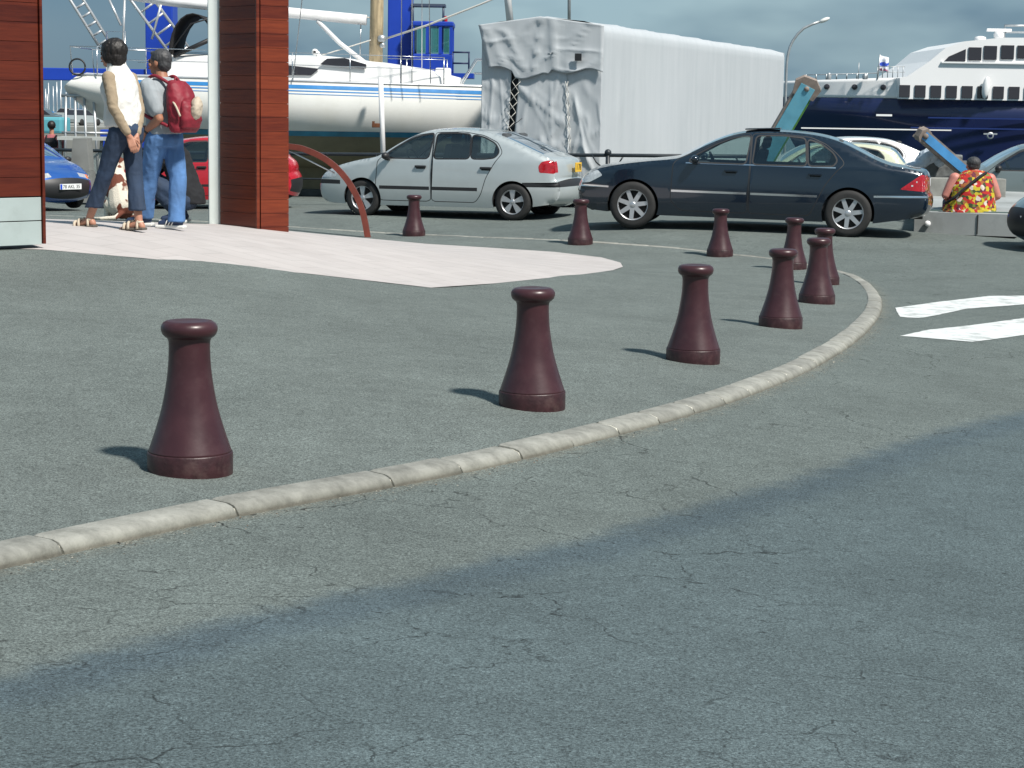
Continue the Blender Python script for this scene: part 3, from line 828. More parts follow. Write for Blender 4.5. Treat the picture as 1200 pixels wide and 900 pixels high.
def make_car(name, label, cat, S, paint, loc, rz, scale=1.0, tilt=0.0, hide_interior=False):
    cs = CarShape(S)
    root = thing(name, label, cat, loc, rz)
    root.scale = (scale,) * 3; root.rotation_euler = (0, tilt, rz)
    L_, W_ = S['L'], S['W']
    xm = L_ / 2
    per = cs.per; bot = S.get('sill', .2)
    ra = S['rw'] + S.get('archgap', .045)
    # ---- side sheet
    outline = list(per)
    # bottom edge back to front
    pb, pf = per[-1], per[0]
    nb = 40
    bottom = [(pb[0] + (pf[0] - pb[0]) * k / nb, bot + (max(0, abs(k / nb - .5) - .38) / .12) * (((pb[1] if k < nb / 2 else pf[1])) - bot)) for k in range(1, nb)]
    outline = [tuple(p) for p in per] + bottom
    arches = []
    for ax in (S['xf'], S['xr']):
        arches.append([(ax + ra * math.cos(a), S['rw'] + ra * math.sin(a)) for a in np.linspace(0, 2 * math.pi, 48, endpoint=False)])
    wins = [(nm, round_poly(p, S.get('wr', .05))) for nm, p in S['windows']]
    doors = [round_poly(p, .06) for p in S['doors']]
    trims = [p for p in S.get('trims', [])]
    lamps = [(nm, round_poly(p, .03), mk_) for nm, p, mk_ in S.get('lamps', [])]
    polys = [outline] + arches + [w for _, w in wins] + [poly_off(w, .022) for _, w in wins]
    for d in doors: polys += [poly_off(d, .006), poly_off(d, -.006)]
    polys += [t_[0] for t_ in trims] + [l[1] for l in lamps]
    gx, gz_ = np.meshgrid(np.arange(.02, L_, .06), np.arange(bot + .02, S['H'], .06)); gx = gx.ravel(); gz_ = gz_.ravel()
    ins = inpoly(gx, gz_, outline); extra = list(zip(gx[ins], gz_[ins]))
    pa = cs.pa
    for i in range(1, len(pa) - 1, 2):          # rings hugging the silhouette for the rounded edge
        tn = pa[i + 1] - pa[i - 1]; tn = tn / (np.hypot(*tn) + 1e-9)
        nr = np.array([-tn[1], tn[0]])
        for d in (.01, .03, .06):
            for sgn_ in (1, -1):
                q_ = pa[i] + nr * d * sgn_
                if inpoly(np.array([q_[0]]), np.array([q_[1]]), outline)[0]: extra.append(tuple(q_))
    vs, fs = cdt(polys, extra)
    wv = cs.wid(vs[:, 0], vs[:, 1])
    cen = np.array([vs[list(f)].mean(0) for f in fs]); cx, cz = cen[:, 0], cen[:, 1]
    lab = np.full(len(fs), 'body', dtype=object)
    for k, d in enumerate(doors):
        lab[inpoly(cx, cz, d)] = 'door%d' % k
    for k, (t_, mk_) in enumerate(trims):
        s_ = inpoly(cx, cz, t_); lab[s_] = 'trim_' + mk_
    for k, d in enumerate(doors):
        gp = inpoly(cx, cz, poly_off(d, .006)) & ~inpoly(cx, cz, poly_off(d, -.006)); lab[gp & (lab != 'trim_chrome')] = 'gap'
    for nm, w_ in wins:
        lab[inpoly(cx, cz, poly_off(w_, .022))] = 'seal'
    for k, (nm, w_) in enumerate(wins):
        lab[inpoly(cx, cz, w_)] = 'win%d' % k
    for k, (nm, p_, mk_) in enumerate(lamps):
        lab[inpoly(cx, cz, p_)] = 'lamp%d' % k
    for a_ in arches: lab[inpoly(cx, cz, a_)] = 'x'
    lab[~inpoly(cx, cz, outline)] = 'x'
    # analytic normals for the sheet
    e_ = .01
    dwx = (cs.wid(vs[:, 0] + e_, vs[:, 1]) - cs.wid(vs[:, 0] - e_, vs[:, 1])) / (2 * e_)
    dwz = (cs.wid(vs[:, 0], vs[:, 1] + e_) - cs.wid(vs[:, 0], vs[:, 1] - e_)) / (2 * e_)
    dwx = np.clip(dwx, -3, 3); dwz = np.clip(dwz, -3, 3)
    nrm = np.column_stack([-dwx, np.ones(len(vs)), -dwz]); nrm /= np.linalg.norm(nrm, axis=1)[:, None]
    def sidemesh(nm, keys, mats, sides=(1, -1), parent=root, mimap=None, off=0.0):
        V, Fc, MI, NR = [], [], [], []
        for s in sides:
            used = {}
            for f, l in zip(fs, lab):
                if l not in keys: continue
                ids = []
                for i in f:
                    if i not in used:
                        used[i] = len(V); V.append((vs[i][0] - xm, s * (wv[i] + off), vs[i][1])); NR.append((nrm[i][0], s * nrm[i][1], nrm[i][2]))
                    ids.append(used[i])
                # cdt faces are ccw in (x,z): normal of that is -y
                Fc.append(tuple(ids) if s < 0 else tuple(ids[::-1])); MI.append(mimap[l] if mimap else 0)
        if not V: return None
        me = bpy.data.meshes.new(nm); me.from_pydata(V, [], Fc)
        for m_ in mats: me.materials.append(m_)
        me.polygons.foreach_set('material_index', MI); me.polygons.foreach_set('use_smooth', [True] * len(Fc)); me.update()
        me.normals_split_custom_set_from_vertices(NR)
        o = bpy.data.objects.new(nm, me); COL.objects.link(o); o.parent = parent
        return o
    pm = M[paint] if isinstance(paint, str) else paint
    keys = {'body': 0, 'gap': 1, 'seal': 1, 'trim_black': 1, 'trim_chrome': 2, 'trim_low': 3}
    MT = [pm, M['blackgloss'] if False else M['black'], M['chrome'], S.get('lowmat') or M['black']]
    sidemesh('body_side', keys, MT, mimap=keys)
    gl = M[S.get('glass', 'glass')]
    for s in (1, -1):
        for k in range(len(doors)):
            kk = 'door%d' % k
            d_ = sidemesh('door', {kk: 0}, [pm], (s,), mimap={kk: 0})
            if d_ is not None:
                hx, hz = S['handles'][k]
                y = float(cs.wid(hx, hz)[0])
                hb = MB().box((hx - xm, s * (y + .018), hz), (.19, .035, .038), bev=.012)
                hb.box((hx - xm, s * (y + .002), hz - .012), (.15, .012, .05), mi=1, bev=.004)
                hb.build('handle', [M[S.get('handlemat', 'black')], M['under']], d_)
        for k, (nm, w_) in enumerate(wins):
            sidemesh('window', {'win%d' % k: 0}, [gl], (s,), mimap={'win%d' % k: 0}, off=-.006)
    # ---- wrap sheet
    NV = 16
    pa = cs.pa
    nper = len(pa); wp = cs.wid(pa[:, 0], pa[:, 1])
    rows = []; info = []
    for i in range(nper):
        a, b = pa[max(i - 2, 0)], pa[min(i + 2, nper - 1)]
        tn = b - a; tn = tn / (np.hypot(*tn) + 1e-9)
        nr = np.array([tn[1], -tn[0]])       # outward for front->top->rear order (x decreasing)
        cr = .028 + .13 * abs(nr[0]) ** 1.6 * S.get('crown', 1)
        row = []
        for j in range(NV + 1):
            v = -1 + 2 * j / NV
            v = math.copysign(abs(v) ** .85, v)
            c_ = cr * (1 - abs(v) ** 2.2)
            row.append((pa[i][0] + nr[0] * c_ - xm, v * wp[i], pa[i][1] + nr[1] * c_, v, nr[0], nr[1]))
        rows.append(row)
    def reg(x, z, v, nx, nz):
        for nm, test, mk_ in S['wrap']:
            if test(x, z, abs(v), nx, nz): return nm, mk_
        return 'body_wrap', None
    groups = {}
    for i in range(nper - 1):
        for j in range(NV):
            q4_ = [rows[i][j], rows[i][j + 1], rows[i + 1][j + 1], rows[i + 1][j]]
            x = sum(q[0] for q in q4_) / 4 + xm; z = sum(q[2] for q in q4_) / 4; v = sum(q[3] for q in q4_) / 4
            xx = (pa[i][0] + pa[i + 1][0]) / 2; zz_ = (pa[i][1] + pa[i + 1][1]) / 2
            nm, mk_ = reg(xx, zz_, v, q4_[0][4], q4_[0][5])
            side_ = ('L' if v > 0 else 'R') if nm in ('headlight', 'tail_light', 'indicator', 'fog_light') else (('F' if xx > L_ / 2 else 'B') if nm in ('bumper', 'bumper_strip') else '')
            groups.setdefault((nm, mk_, side_), []).append((i, j))
    lampsheet = {}
    for (nm, mk_, sd_), cells in groups.items():
        V = {}; vl = []; fl = []
        for i, j in cells:
            ids = []
            for a, b in ((i, j), (i, j + 1), (i + 1, j + 1), (i + 1, j)):
                if (a, b) not in V: V[(a, b)] = len(vl); vl.append(rows[a][b][:3])
                ids.append(V[(a, b)])
            fl.append(tuple(ids[::-1]))
        m_ = pm if mk_ is None else M[mk_]
        if nm == 'body_wrap': nm = 'body'
        mb_ = MB(); mb_.add(vl, fl, 0, True); mb_.build(nm, m_, root, fix=False)
        # orientation: make outward
        me = COL.objects[-1].data if False else None
    for k, (nm, p_, mk_) in enumerate(lamps):
        for s in (1, -1):
            sidemesh(nm, {'lamp%d' % k: 0}, [M[mk_]], (s,), mimap={'lamp%d' % k: 0}, off=.003)
    # ---- arch lips, wells, underbody
    ub = MB()
    for ax in (S['xf'], S['xr']):
        for s in (1, -1):
            an = np.linspace(-.12, math.pi + .12, 25)
            lip = []
            for a in an:
                x_, z_ = ax + ra * math.cos(a), S['rw'] + ra * math.sin(a)
                y_ = float(cs.wid(x_, z_)[0])
                lip.append([(x_ - xm, s * (y_ + .002), z_), (x_ - xm, s * (y_ - .03), z_), (x_ - xm, s * (y_ - .42), z_ + .01)])
            ub.grid(lip)
            n_ = len(ub.v)
            yi = s * (W_ - .44)
            disc = [(ax - xm, yi, S['rw'])] + [(ax - xm + ra * math.cos(a), yi, S['rw'] + ra * math.sin(a)) for a in an]
            ub.add(disc, [(0, i + 1, i + 2) for i in range(len(an) - 1)])
    ub.box((0, 0, bot + .08), (S['xf'] - S['xr'] - 2 * ra + .02, 2 * W_ - .20, .14))
    ub.box((S['xf'] - xm + .05, 0, .38), (.9, 2 * (W_ - .46), .34)); ub.box((S['xr'] - xm, 0, .38), (.9, 2 * (W_ - .46), .34))
    ub.box((L_ / 2 - .42, 0, bot + .10), (.36, 1.5 * W_, .05)); ub.box((-L_ / 2 + .42, 0, bot + .14), (.40, 1.5 * W_, .05))
    ub.tube([(S['xr'] - xm - .2, -.3, .27), (-xm + .08, -.35, .27)], .035)
    ub.build('underbody', M['under'], root)
    # ---- wheels
    tr = W_ - .115
    for ax in (S['xf'], S['xr']):
        for s in (1, -1):
            wheel(root, S['rw'], (ax - xm, s * tr, S['rw']), s, S.get('spokes', 5), M, S.get('tw', .19), S.get('rimstyle', 'star'))
    # ---- interior
    if not hide_interior:
        i_ = MB()
        i_.box((S['xdash'] - xm, 0, S['belt'] - .10), (.42, 2 * W_ - .34, .22), bev=.06)
        i_.box((S['xdash'] - xm - .95, 0, .42), (2.3, 2 * W_ - .22, .2), bev=.03)
        i_.box((S['xrs'] - xm - .35, 0, S['belt'] - .14), (.5, 2 * W_ - .34, .05))
        i_.build('dashboard', M['dark_in'], root)
        for sx, rows_ in ((S['xfs'], 2), (S['xrs'], 2)):
            for s in (1, -1):
                b_ = MB()
                b_.box((sx - xm + .18, s * .37, .58), (.5, .50, .16), (0, R(-8), 0), bev=.05)
                b_.box((sx - xm - .10, s * .37, .88), (.13, .48, .62), (0, R(-14), 0), bev=.05)
                b_.box((sx - xm - .21, s * .37, 1.245 * S['H'] / 1.42), (.10, .27, .17), (0, R(-10), 0), bev=.04)
                b_.build('seat', M['seat'], root)
        c = Vector((S['xdash'] - xm - .33, .37, S['belt'] + .0)); ring = []
        for k in range(21):
            a = 2 * math.pi * k / 20; ring.append(c + Vector((math.cos(a) * .18 * .42, math.sin(a) * .18, math.cos(a) * .18 * .9)))
        MB().tube(ring, .014, 6).build('steering_wheel', M['black'], root)
    # ---- mirrors
    for s in (1, -1):
        x_, z_ = S['mirror']; y_ = float(cs.wid(x_, z_)[0])
        mm = MB(); mm.sphere((x_ - xm, s * (y_ + .11), z_ + .05), (.062, .085, .058), 14); mm.box((x_ - xm, s * (y_ + .02), z_), (.08, .09, .04), bev=.01)
        mm.build('mirror', M[S.get('mirrormat', 'black')], root)
    return root, cs

def add_text(txt, size, mname, parent, loc, rot, depth=.002, name='lettering'):
    cu = bpy.data.curves.new(name, 'FONT'); cu.body = txt; cu.size = size; cu.extrude = depth; cu.align_x = 'CENTER'; cu.align_y = 'CENTER'
    tmp = bpy.data.objects.new('tmp', cu); COL.objects.link(tmp)
    dg = bpy.context.evaluated_depsgraph_get(); me = bpy.data.meshes.new_from_object(tmp.evaluated_get(dg))
    bpy.data.objects.remove(tmp); me.name = name
    me.materials.clear(); me.materials.append(M[mname])
    o = bpy.data.objects.new(name, me); COL.objects.link(o); o.parent = parent; o.location = loc; o.rotation_euler = rot
    return o
def plate(root, x, y, z, rz, w, h, mname, txt, eu=True, tilt=0):
    """rz: yaw of the plate's outward normal in the car frame"""
    p = MB().box((0, 0, 0), (w, .012, h), bev=.003).build('number_plate', M[mname], root)
    p.location = (x, y, z); p.rotation_euler = (tilt, 0, rz)
    if eu:
        e = MB().box((-w / 2 + .03, -.008, 0), (.045, .006, h - .012)).build('country_band', M['blue_plate'], p)
    add_text(txt, h * .86, 'black', p, (.015 if eu else 0, -.007, -.002), (R(90), 0, 0))
    return p

def place_car(front_px, rear_px, S, facing):
    """wheel contact points (near side) -> centre, yaw, scale. facing=-1: nose to the left"""
    f = P(*front_px); r = P(*rear_px)
    d = (f - r); yaw = math.atan2(d.y, d.x)
    base = S['xf'] - S['xr']
    sc_ = math.hypot(d.x, d.y) / base
    mid = r.lerp(f, .5)
    # near side is the -y... find side facing camera
    left = Vector((-math.sin(yaw), math.cos(yaw), 0))
    s = 1 if left.y < 0 else -1
    c = mid - left * s * (S['W'] - .12) * sc_
    off = ((S['xf'] + S['xr']) / 2 - S['L'] / 2) * sc_
    c = c - Vector((math.cos(yaw), math.sin(yaw), 0)) * off
    tilt = -math.atan2(f.z - r.z, math.hypot(d.x, d.y))
    return Vector((c.x, c.y, mid.z + math.sin(tilt) * off)), yaw, sc_, tilt

HATCH = dict(L=4.13, W=.845, H=1.46, belt=.93, xf=3.30, xr=.72, rw=.295, sill=.19, archgap=.035, wr=.06,
  perim=[(3.98, .21), (4.09, .27), (4.13, .42), (4.11, .56), (4.05, .66), (3.92, .745), (3.72, .82), (3.42, .895), (3.14, .945), (2.98, 1.01), (2.70, 1.185), (2.42, 1.325), (2.20, 1.385),
         (1.90, 1.41), (1.55, 1.405), (1.22, 1.375), (.94, 1.295), (.66, 1.185), (.38, 1.07), (.20, .995), (.11, .955), (.085, .90), (.07, .80), (.055, .64), (.005, .60), (-.01, .46), (.03, .34), (.16, .26)],
  windows=[('w', [(2.90, .955), (2.78, 1.07), (2.44, 1.27), (2.18, 1.325), (2.115, 1.325), (2.15, .955)]),
           ('w', [(2.05, .955), (2.04, 1.335), (1.72, 1.345), (1.48, 1.33), (1.455, .965)]),
           ('w', [(1.415, .965), (1.44, 1.325), (1.24, 1.285), (1.04, 1.19), (.965, 1.07), (1.03, .985), (1.2, .965)])],
  doors=[[(3.03, .90), (2.80, 1.08), (2.44, 1.305), (2.10, 1.36), (2.095, .30), (2.16, .27), (2.98, .27), (3.06, .45)],
         [(2.085, 1.36), (1.6, 1.375), (1.25, 1.325), (1.0, 1.215), (.90, 1.06), (1.02, .90), (1.16, .66), (1.24, .40), (1.34, .27), (2.03, .27), (2.085, .30)]],
  handles=[(2.27, .82), (1.16, .815)],
  trims=[([(2.99, .505), (2.99, .45), (2.12, .45), (2.12, .505)], 'black'), ([(2.07, .505), (2.07, .45), (1.30, .45), (1.30, .505)], 'black'),
         ([(-.02, .61), (.56, .60), (.56, .53), (-.02, .535)], 'black'), ([(3.70, .575), (3.70, .51), (4.2, .51), (4.2, .575)], 'black')],
  lamps=[('tail_light', [(.055, .94), (.16, .955), (.26, .93), (.31, .86), (.29, .76), (.06, .745)], 'red_lens'), ('headlight', [(3.78, .62), (3.70, .74), (3.86, .75), (4.06, .665), (4.12, .60)], 'white_lens')],
  wrap=[('windshield', lambda x, z, v, nx, nz: 2.44 < x < 3.04 and .975 < z < 1.34 and v < .90, 'glass'),
        ('rear_window', lambda x, z, v, nx, nz: (.30 < x < 1.12 and z > 1.03 and v < .90), 'glass'),
        ('tail_light', lambda x, z, v, nx, nz: x < .3 and .75 < z < .94 and v > .86, 'red_lens'),
        ('headlight', lambda x, z, v, nx, nz: x > 3.7 and .58 < z < .71 and v > .62, 'white_lens'),
        ('bumper_strip', lambda x, z, v, nx, nz: (x < .4 and .53 < z < .61) or (x > 3.8 and .51 < z < .575), 'black'),
        ('grille', lambda x, z, v, nx, nz: x > 3.9 and .60 < z < .68 and v < .45, 'black')],
  crown=.6, spokes=5, rimstyle='fan', tw=.175, xdash=2.92, xfs=2.05, xrs=1.2, mirror=(2.84, .93))
loc, yaw, sc_, tl = place_car((427, 253, 34.5), (602, 258.5, 33.55), HATCH, -1)
car, cs = make_car('silver_hatchback', 'pale silver green five door hatchback parked in front of the white sailboat', 'car', HATCH, 'silver', loc, yaw, sc_, tl)
MB().tube([(-1.1, .40, .0 + 1.415), (-1.35, .40, 1.60)], .006).build('aerial', M['black'], car)
pl = plate(car, -2.165, 0.0, .84, R(-90), .30, .15, 'yellow_plate', '1 78', eu=False)

SALOON = dict(L=5.10, W=.925, H=1.46, belt=.955, xf=4.235, xr=1.175, rw=.335, sill=.20, archgap=.035, wr=.05, tumble=.40,
  perim=[(4.90, .24), (5.04, .30), (5.09, .44), (5.08, .56), (5.03, .66), (4.95, .745), (4.78, .83), (4.45, .905), (4.05, .965), (3.72, 1.005), (3.55, 1.05), (3.20, 1.235), (2.90, 1.36), (2.65, 1.42),
         (2.30, 1.445), (1.95, 1.44), (1.60, 1.40), (1.32, 1.325), (1.05, 1.205), (.86, 1.115), (.62, 1.035), (.35, .995), (.12, .955), (.055, .90), (.045, .78), (.03, .66), (-.01, .60), (-.015, .48), (.05, .36), (.25, .29)],
  windows=[('w', [(3.46, .985), (3.36, 1.07), (3.08, 1.23), (2.86, 1.325), (2.70, 1.36), (2.60, 1.365), (2.655, .985)]),
           ('w', [(2.545, .985), (2.51, 1.37), (2.15, 1.385), (1.83, 1.36), (1.80, .99)]),
           ('w', [(1.755, .99), (1.785, 1.345), (1.60, 1.29), (1.43, 1.17), (1.37, 1.07), (1.42, 1.0)])],
  doors=[[(3.68, .95), (3.60, 1.02), (3.30, 1.15), (3.02, 1.30), (2.80, 1.39), (2.585, 1.41), (2.60, .28), (3.55, .28), (3.70, .42)],
         [(2.575, 1.41), (2.2, 1.42), (1.75, 1.385), (1.52, 1.29), (1.34, 1.14), (1.25, 1.03), (1.36, .93), (1.52, .72), (1.62, .50), (1.72, .28), (2.58, .28)]],
  handles=[(2.85, .875), (1.66, .87)], handlemat='navy', mirrormat='navy', lowmat=None,
  trims=[([(3.69, .575), (3.69, .545), (2.62, .545), (2.62, .575)], 'chrome'), ([(2.56, .575), (2.56, .545), (1.62, .545), (1.62, .575)], 'chrome'),
         ([(3.50, .972), (3.50, .957), (1.38, .962), (1.38, .978)], 'chrome'), ([(-.05, .62), (.83, .60), (.83, .572), (-.05, .59)], 'chrome'), ([(4.60, .57), (4.60, .595), (5.2, .60), (5.2, .57)], 'chrome')],
  lamps=[('tail_light', [(.04, .90), (.11, .92), (.44, .70), (.04, .675)], 'red_lens'), ('headlight', [(4.70, .74), (4.80, .82), (4.98, .745), (5.07, .67), (5.06, .62), (4.92, .635)], 'white_lens')],
  wrap=[('windshield', lambda x, z, v, nx, nz: 2.86 < x < 3.58 and 1.03 < z < 1.375 and v < .90, 'glass'),
        ('rear_window', lambda x, z, v, nx, nz: .86 < x < 1.52 and 1.12 < z < 1.375 and v < .88, 'glass'),
        ('tail_light', lambda x, z, v, nx, nz: x < .3 and .68 < z < .90 and v > .74, 'red_lens'),
        ('headlight', lambda x, z, v, nx, nz: x > 4.7 and .62 < z < .76 and v > .60, 'white_lens'),
        ('bumper_strip', lambda x, z, v, nx, nz: (x < .4 and .59 < z < .62) or (x > 4.8 and .57 < z < .60), 'chrome'),
        ('grille', lambda x, z, v, nx, nz: x > 4.8 and .62 < z < .77 and v < .36, 'chrome')],
  crown=.55, spokes=7, tw=.21, xdash=3.45, xfs=2.60, xrs=1.55, mirror=(3.36, .975))
def _sq(x): return .775 - (.775 - x) * .90 if x < .775 else (4.635 + (x - 4.635) * .86 if x > 4.635 else x)
SALOON['perim'] = [(_sq(x), z) for x, z in SALOON['perim']]
SALOON['lamps'] = [(n_, [(_sq(x), z) for x, z in p_], k_) for n_, p_, k_ in SALOON['lamps']]
loc, yaw, sc_, tl = place_car((741, 266.8, 29.8), (992, 277.5, 29.3), SALOON, -1)
car, cs = make_car('dark_saloon', 'long dark blue four door saloon parked behind the row of bollards', 'car', SALOON, 'navy', loc, yaw, sc_, tl)
rf = MB().box((-.10, 0, 1.478), (.50, .84, .018), (0, R(3), 0), bev=.008).build('sunroof', M['blackgloss'], car)
for x_, z_ in ((1.9 , 0),):
    pass
st = MB()
for zz_ in (.745, .80, .855):
    y_ = .80
# reversing stripes across the tail lamps
for s in (1, -1):
    b = MB()
    for z0 in (.745, .80):
        xa = .13; xb = .13 + (.90 - z0) * 1.2
        pts = [(x_, z0 + k * .022) for k in (0, 1) for x_ in (xa, xb)]
        vs = []
        for (x_, z_) in ((xa, z0), (xb, z0), (xb, z0 + .022), (xa, z0 + .022)):
            vs.append((x_ - SALOON['L'] / 2, s * (float(cs.wid(x_, z_)[0]) + .008), z_))
        b.add(vs, [(0, 1, 2, 3)])
    b.build('reversing_lamp', M['white_lens'], car)
plate(car, -2.52, 0, .80, R(-90), .50, .11, 'white_plate', '4192 ZK', eu=False)

SMALL = dict(L=3.62, W=.80, H=1.42, belt=.90, xf=2.98, xr=.53, rw=.27, sill=.20, archgap=.035,
  perim=[(3.48, .22), (3.58, .30), (3.62, .42), (3.60, .55), (3.54, .64), (3.42, .74), (3.15, .86), (2.90, .93), (2.75, .98), (2.48, 1.15), (2.2, 1.30), (1.95, 1.36), (1.6, 1.39), (1.1, 1.385), (.7, 1.35),
         (.42, 1.26), (.26, 1.08), (.14, .93), (.08, .86), (.06, .70), (.01, .62), (.0, .45), (.06, .30)],
  windows=[('w', [(2.60, .94), (2.40, 1.09), (2.12, 1.25), (1.95, 1.30), (1.58, 1.31), (1.60, .94)]), ('w', [(1.50, .94), (1.48, 1.315), (1.05, 1.31), (.72, 1.25), (.60, 1.12), (.66, .98), (1.0, .94)])],
  doors=[[(2.74, .90), (2.45, 1.09), (2.12, 1.29), (1.95, 1.335), (1.54, 1.345), (1.53, .28), (2.6, .28), (2.72, .4)]],
  handles=[(1.70, .83)], trims=[([(2.70, .50), (2.70, .45), (.92, .45), (.92, .50)], 'black')],
  lamps=[('tail_light', [(.06, .88), (.16, .88), (.20, .70), (.06, .68)], 'red_lens'), ('headlight', [(3.28, .60), (3.30, .70), (3.42, .72), (3.56, .63), (3.58, .58)], 'white_lens')],
  wrap=[('windshield', lambda x, z, v, nx, nz: 1.97 < x < 2.76 and .99 < z < 1.335 and v < .90, 'glass'),
        ('rear_window', lambda x, z, v, nx, nz: .16 < x < .5 and .98 < z < 1.28 and v < .85, 'glass'),
        ('tail_light', lambda x, z, v, nx, nz: x < .3 and .69 < z < .86 and v > .80, 'red_lens'),
        ('headlight', lambda x, z, v, nx, nz: x > 3.3 and .60 < z < .70 and .55 < v < .92, 'white_lens'),
        ('indicator', lambda x, z, v, nx, nz: x > 3.3 and .60 < z < .70 and v >= .92, 'orange_lens'),
        ('bumper', lambda x, z, v, nx, nz: (x > 3.4 and .30 < z < .57) or (x < .3 and .35 < z < .60), 'black')],
  spokes=5, tw=.16, xdash=2.62, xfs=1.75, xrs=.95, mirror=(2.55, .92))
# blue small car on the left, nose towards the camera
fr = P(82, 247, 36.0); hd = R(-40)
c_, _ = make_car('blue_hatchback', 'small blue car with black bumper facing the camera beyond the kiosk wall', 'car', SMALL, 'bluecar', (fr.x - 1.81 * math.cos(hd), fr.y - 1.81 * math.sin(hd), fr.z + .0), hd, .93)
plate(c_, 1.98, .0, .475, R(90), .52, .11, 'white_plate', '78 AKL 35')
# red small car behind the couple
f_ = P(140, 241, 38.4); r_ = P(332, 243, 38.0)
loc, yaw, sc_, tl = place_car((161, 246, 37.6), (309, 246, 37.6), SMALL, -1)
make_car('red_hatchback', 'small red hatchback parked sideways behind the walking couple and the pillar', 'car', SMALL, 'redcar', loc, yaw, sc_, tl)
# parked cars to the right
def simple_car(name, label, S, paint, px, py, Z, yaw, sc=1.0):
    p = P(px, py, Z); p.z = max(p.z, T(p.x, p.y) - KH)
    p.z = T(p.x, p.y) - KH
    return make_car(name, label, 'car', S, paint, p, yaw, sc)[0]
simple_car('cream_hatchback', 'cream hatchback with red rear lamp parked just behind the dark saloon boot', SMALL, 'creamcar', 962, 240, 41.0, R(177), .98)
simple_car('white_estate', 'white car with tall roof parked behind the cream hatchback', HATCH, 'whitecar', 985, 240, 43.5, R(183), 1.05)
simple_car('grey_hatchback', 'grey green car behind the man in the floral shirt, nose to the left', HATCH, 'greycar', 1214, 240, 35.0, R(172), 1.0)
c_ = simple_car('steel_blue_hatchback', 'front of a steel blue car cut off by the right edge of the picture', SMALL, 'steelcar', 1338, 285, 28.6, R(186), 1.0)
plate(c_, 1.93, 0, .475, R(90), .52, .11, 'white_plate', '22 RM 35')
# ------------------------------------------------------------------ quay railing
M['hullw'] = mat('white_gelcoat', (.72, .72, .68), .28, var=.04, vscale=1.5, coat=.6, dirt=(.55, .52, .40), dscale=.8, damt=.35, stretch=(1, 1, .3))
M['deckw'] = mat('white_deck', (.78, .78, .77), .4, var=.03, vscale=3)
M['stripe'] = mat('blue_stripe', (.03, .20, .48), .35, var=.1)
M['boot'] = mat('waterline_blue', (.03, .20, .32), .5, var=.25, vscale=3)
M['antifoul'] = mat('antifouling', (.20, .18, .115), .85, var=.35, vscale=1.2, bump=.2, dirt=(.03, .05, .045), dscale=1.2, damt=.7)
M['hoist'] = mat('hoist_blue', (.010, .050, .40), .4, var=.1, vscale=1)
M['darkglass'] = mat('dark_window', (.03, .028, .035), .08, coat=.5)
M['rope'] = mat('rope', (.55, .54, .50), .9)
M['steel'] = mat('polished_steel', (.60, .62, .64), .25, .9)
M['mastwood'] = mat('varnished_spar', (.42, .33, .20), .5, var=.3, vscale=4, stretch=(6, 6, .6), dirt=(.14, .12, .08), dscale=4, damt=.6)
M['spar'] = mat('white_spar', (.74, .74, .74), .35, var=.05)
rl = []
RY = 39.6
def rly(px): return 41.3 - 4.0 * (px - 20) / 860
def rp(px): return PY(px, 200, rly(px))
gz = lambda x, y: T(x, y) - KH
railt = thing('quay_railing', 'black steel railing with ball topped posts along the quay behind the cars', 'railing', (0, 0, 0))
pxs = [458 + 254 * k for k in (-2, -1, 0, 1)] + [880]
tops = []
zr = PY(458, 181, rly(458)).z
for px in [-60] + pxs:
    p = rp(px); x, y = p.x, p.y; g = gz(x, y); tp = g + 1.02; tops.append(Vector((x, y, tp)))
    if px < -55: continue
    b = MB(); b.tube([(x, y, g - .02), (x, y, tp + .03)], .045, 12); b.lathe([(.085, 0), (.085, .03), (.05, .06)], 16, c=(x, y, g)); b.sphere((x, y, tp + .05), .068, 14)
    for s_ in (1, -1): b.tube([(x + .05 * s_, y, tp - .28), (x + .22 * s_, y, tp - .14), (x + .30 * s_, y, tp - .01)], .016, 6)
    b.build('post', M['rail'], railt)
for dz, r_ in ((0, .036), (-.5, .018)):
    MB().tube([t_ + Vector((0, 0, dz)) for t_ in tops], r_, 10).build('rail', M['rail'], railt)

# ------------------------------------------------------------------ sailboat ashore
BY = 44.0
def bpt(px, py): return PY(px, py, BY - 1.2)
Xs, Xb = PY(80, 100, BY).x, 1.15
LOA = Xb - Xs
sail = thing('sailboat', 'white sailing yacht with blue stripes and brown bottom standing ashore behind the cars', 'sailboat', (Xs, BY, 0))
zsh = lambda u: PY(577, 99, BY - 1.5).z + .16 * (1 - u) ** 2 + .04 * max(0, u - .6)      # sheer
zsh0 = PY(577, 99, BY - 1.5).z
def half(u):     # beam
    return 1.72 * (math.sin(math.pi * min(1, .30 + u * .70)) ** .62 if u > .5 else (1 - .30 * (1 - u / .5) ** 2) * math.sin(math.pi * .65) ** .62 / 1.0 * 1.0)
zwl = PY(340, 154, BY - 1.6).z
zbot = PY(340, 199, BY - 1.0).z
def hull_row(u):
    hb = max(.03, half(min(u, .985)))
    zs = zsh0 + .17 * (1 - u) + .10 * max(0, u - .7) - .10
    if u < .28:                                  # overhanging counter stern
        k = (.28 - u) / .28; zk = zbot + (zsh0 - .55 - zbot) * k ** 1.1
    elif u > .86:
        k = (u - .86) / .14; zk = zbot + (zwl + .25 - zbot) * k ** 1.6
    else: zk = zbot
    row = []
    for j in range(19):
        a = j / 18
        z = zs + (zk - zs) * a
        full = (1 - a ** (3.0 if u < .8 else 1.9)) ** .55
        row.append((u, hb * (.90 + .10 * math.sin(math.pi * min(1, a * 1.6))) * full if a < 1 else 0.0, z, a))
    return row
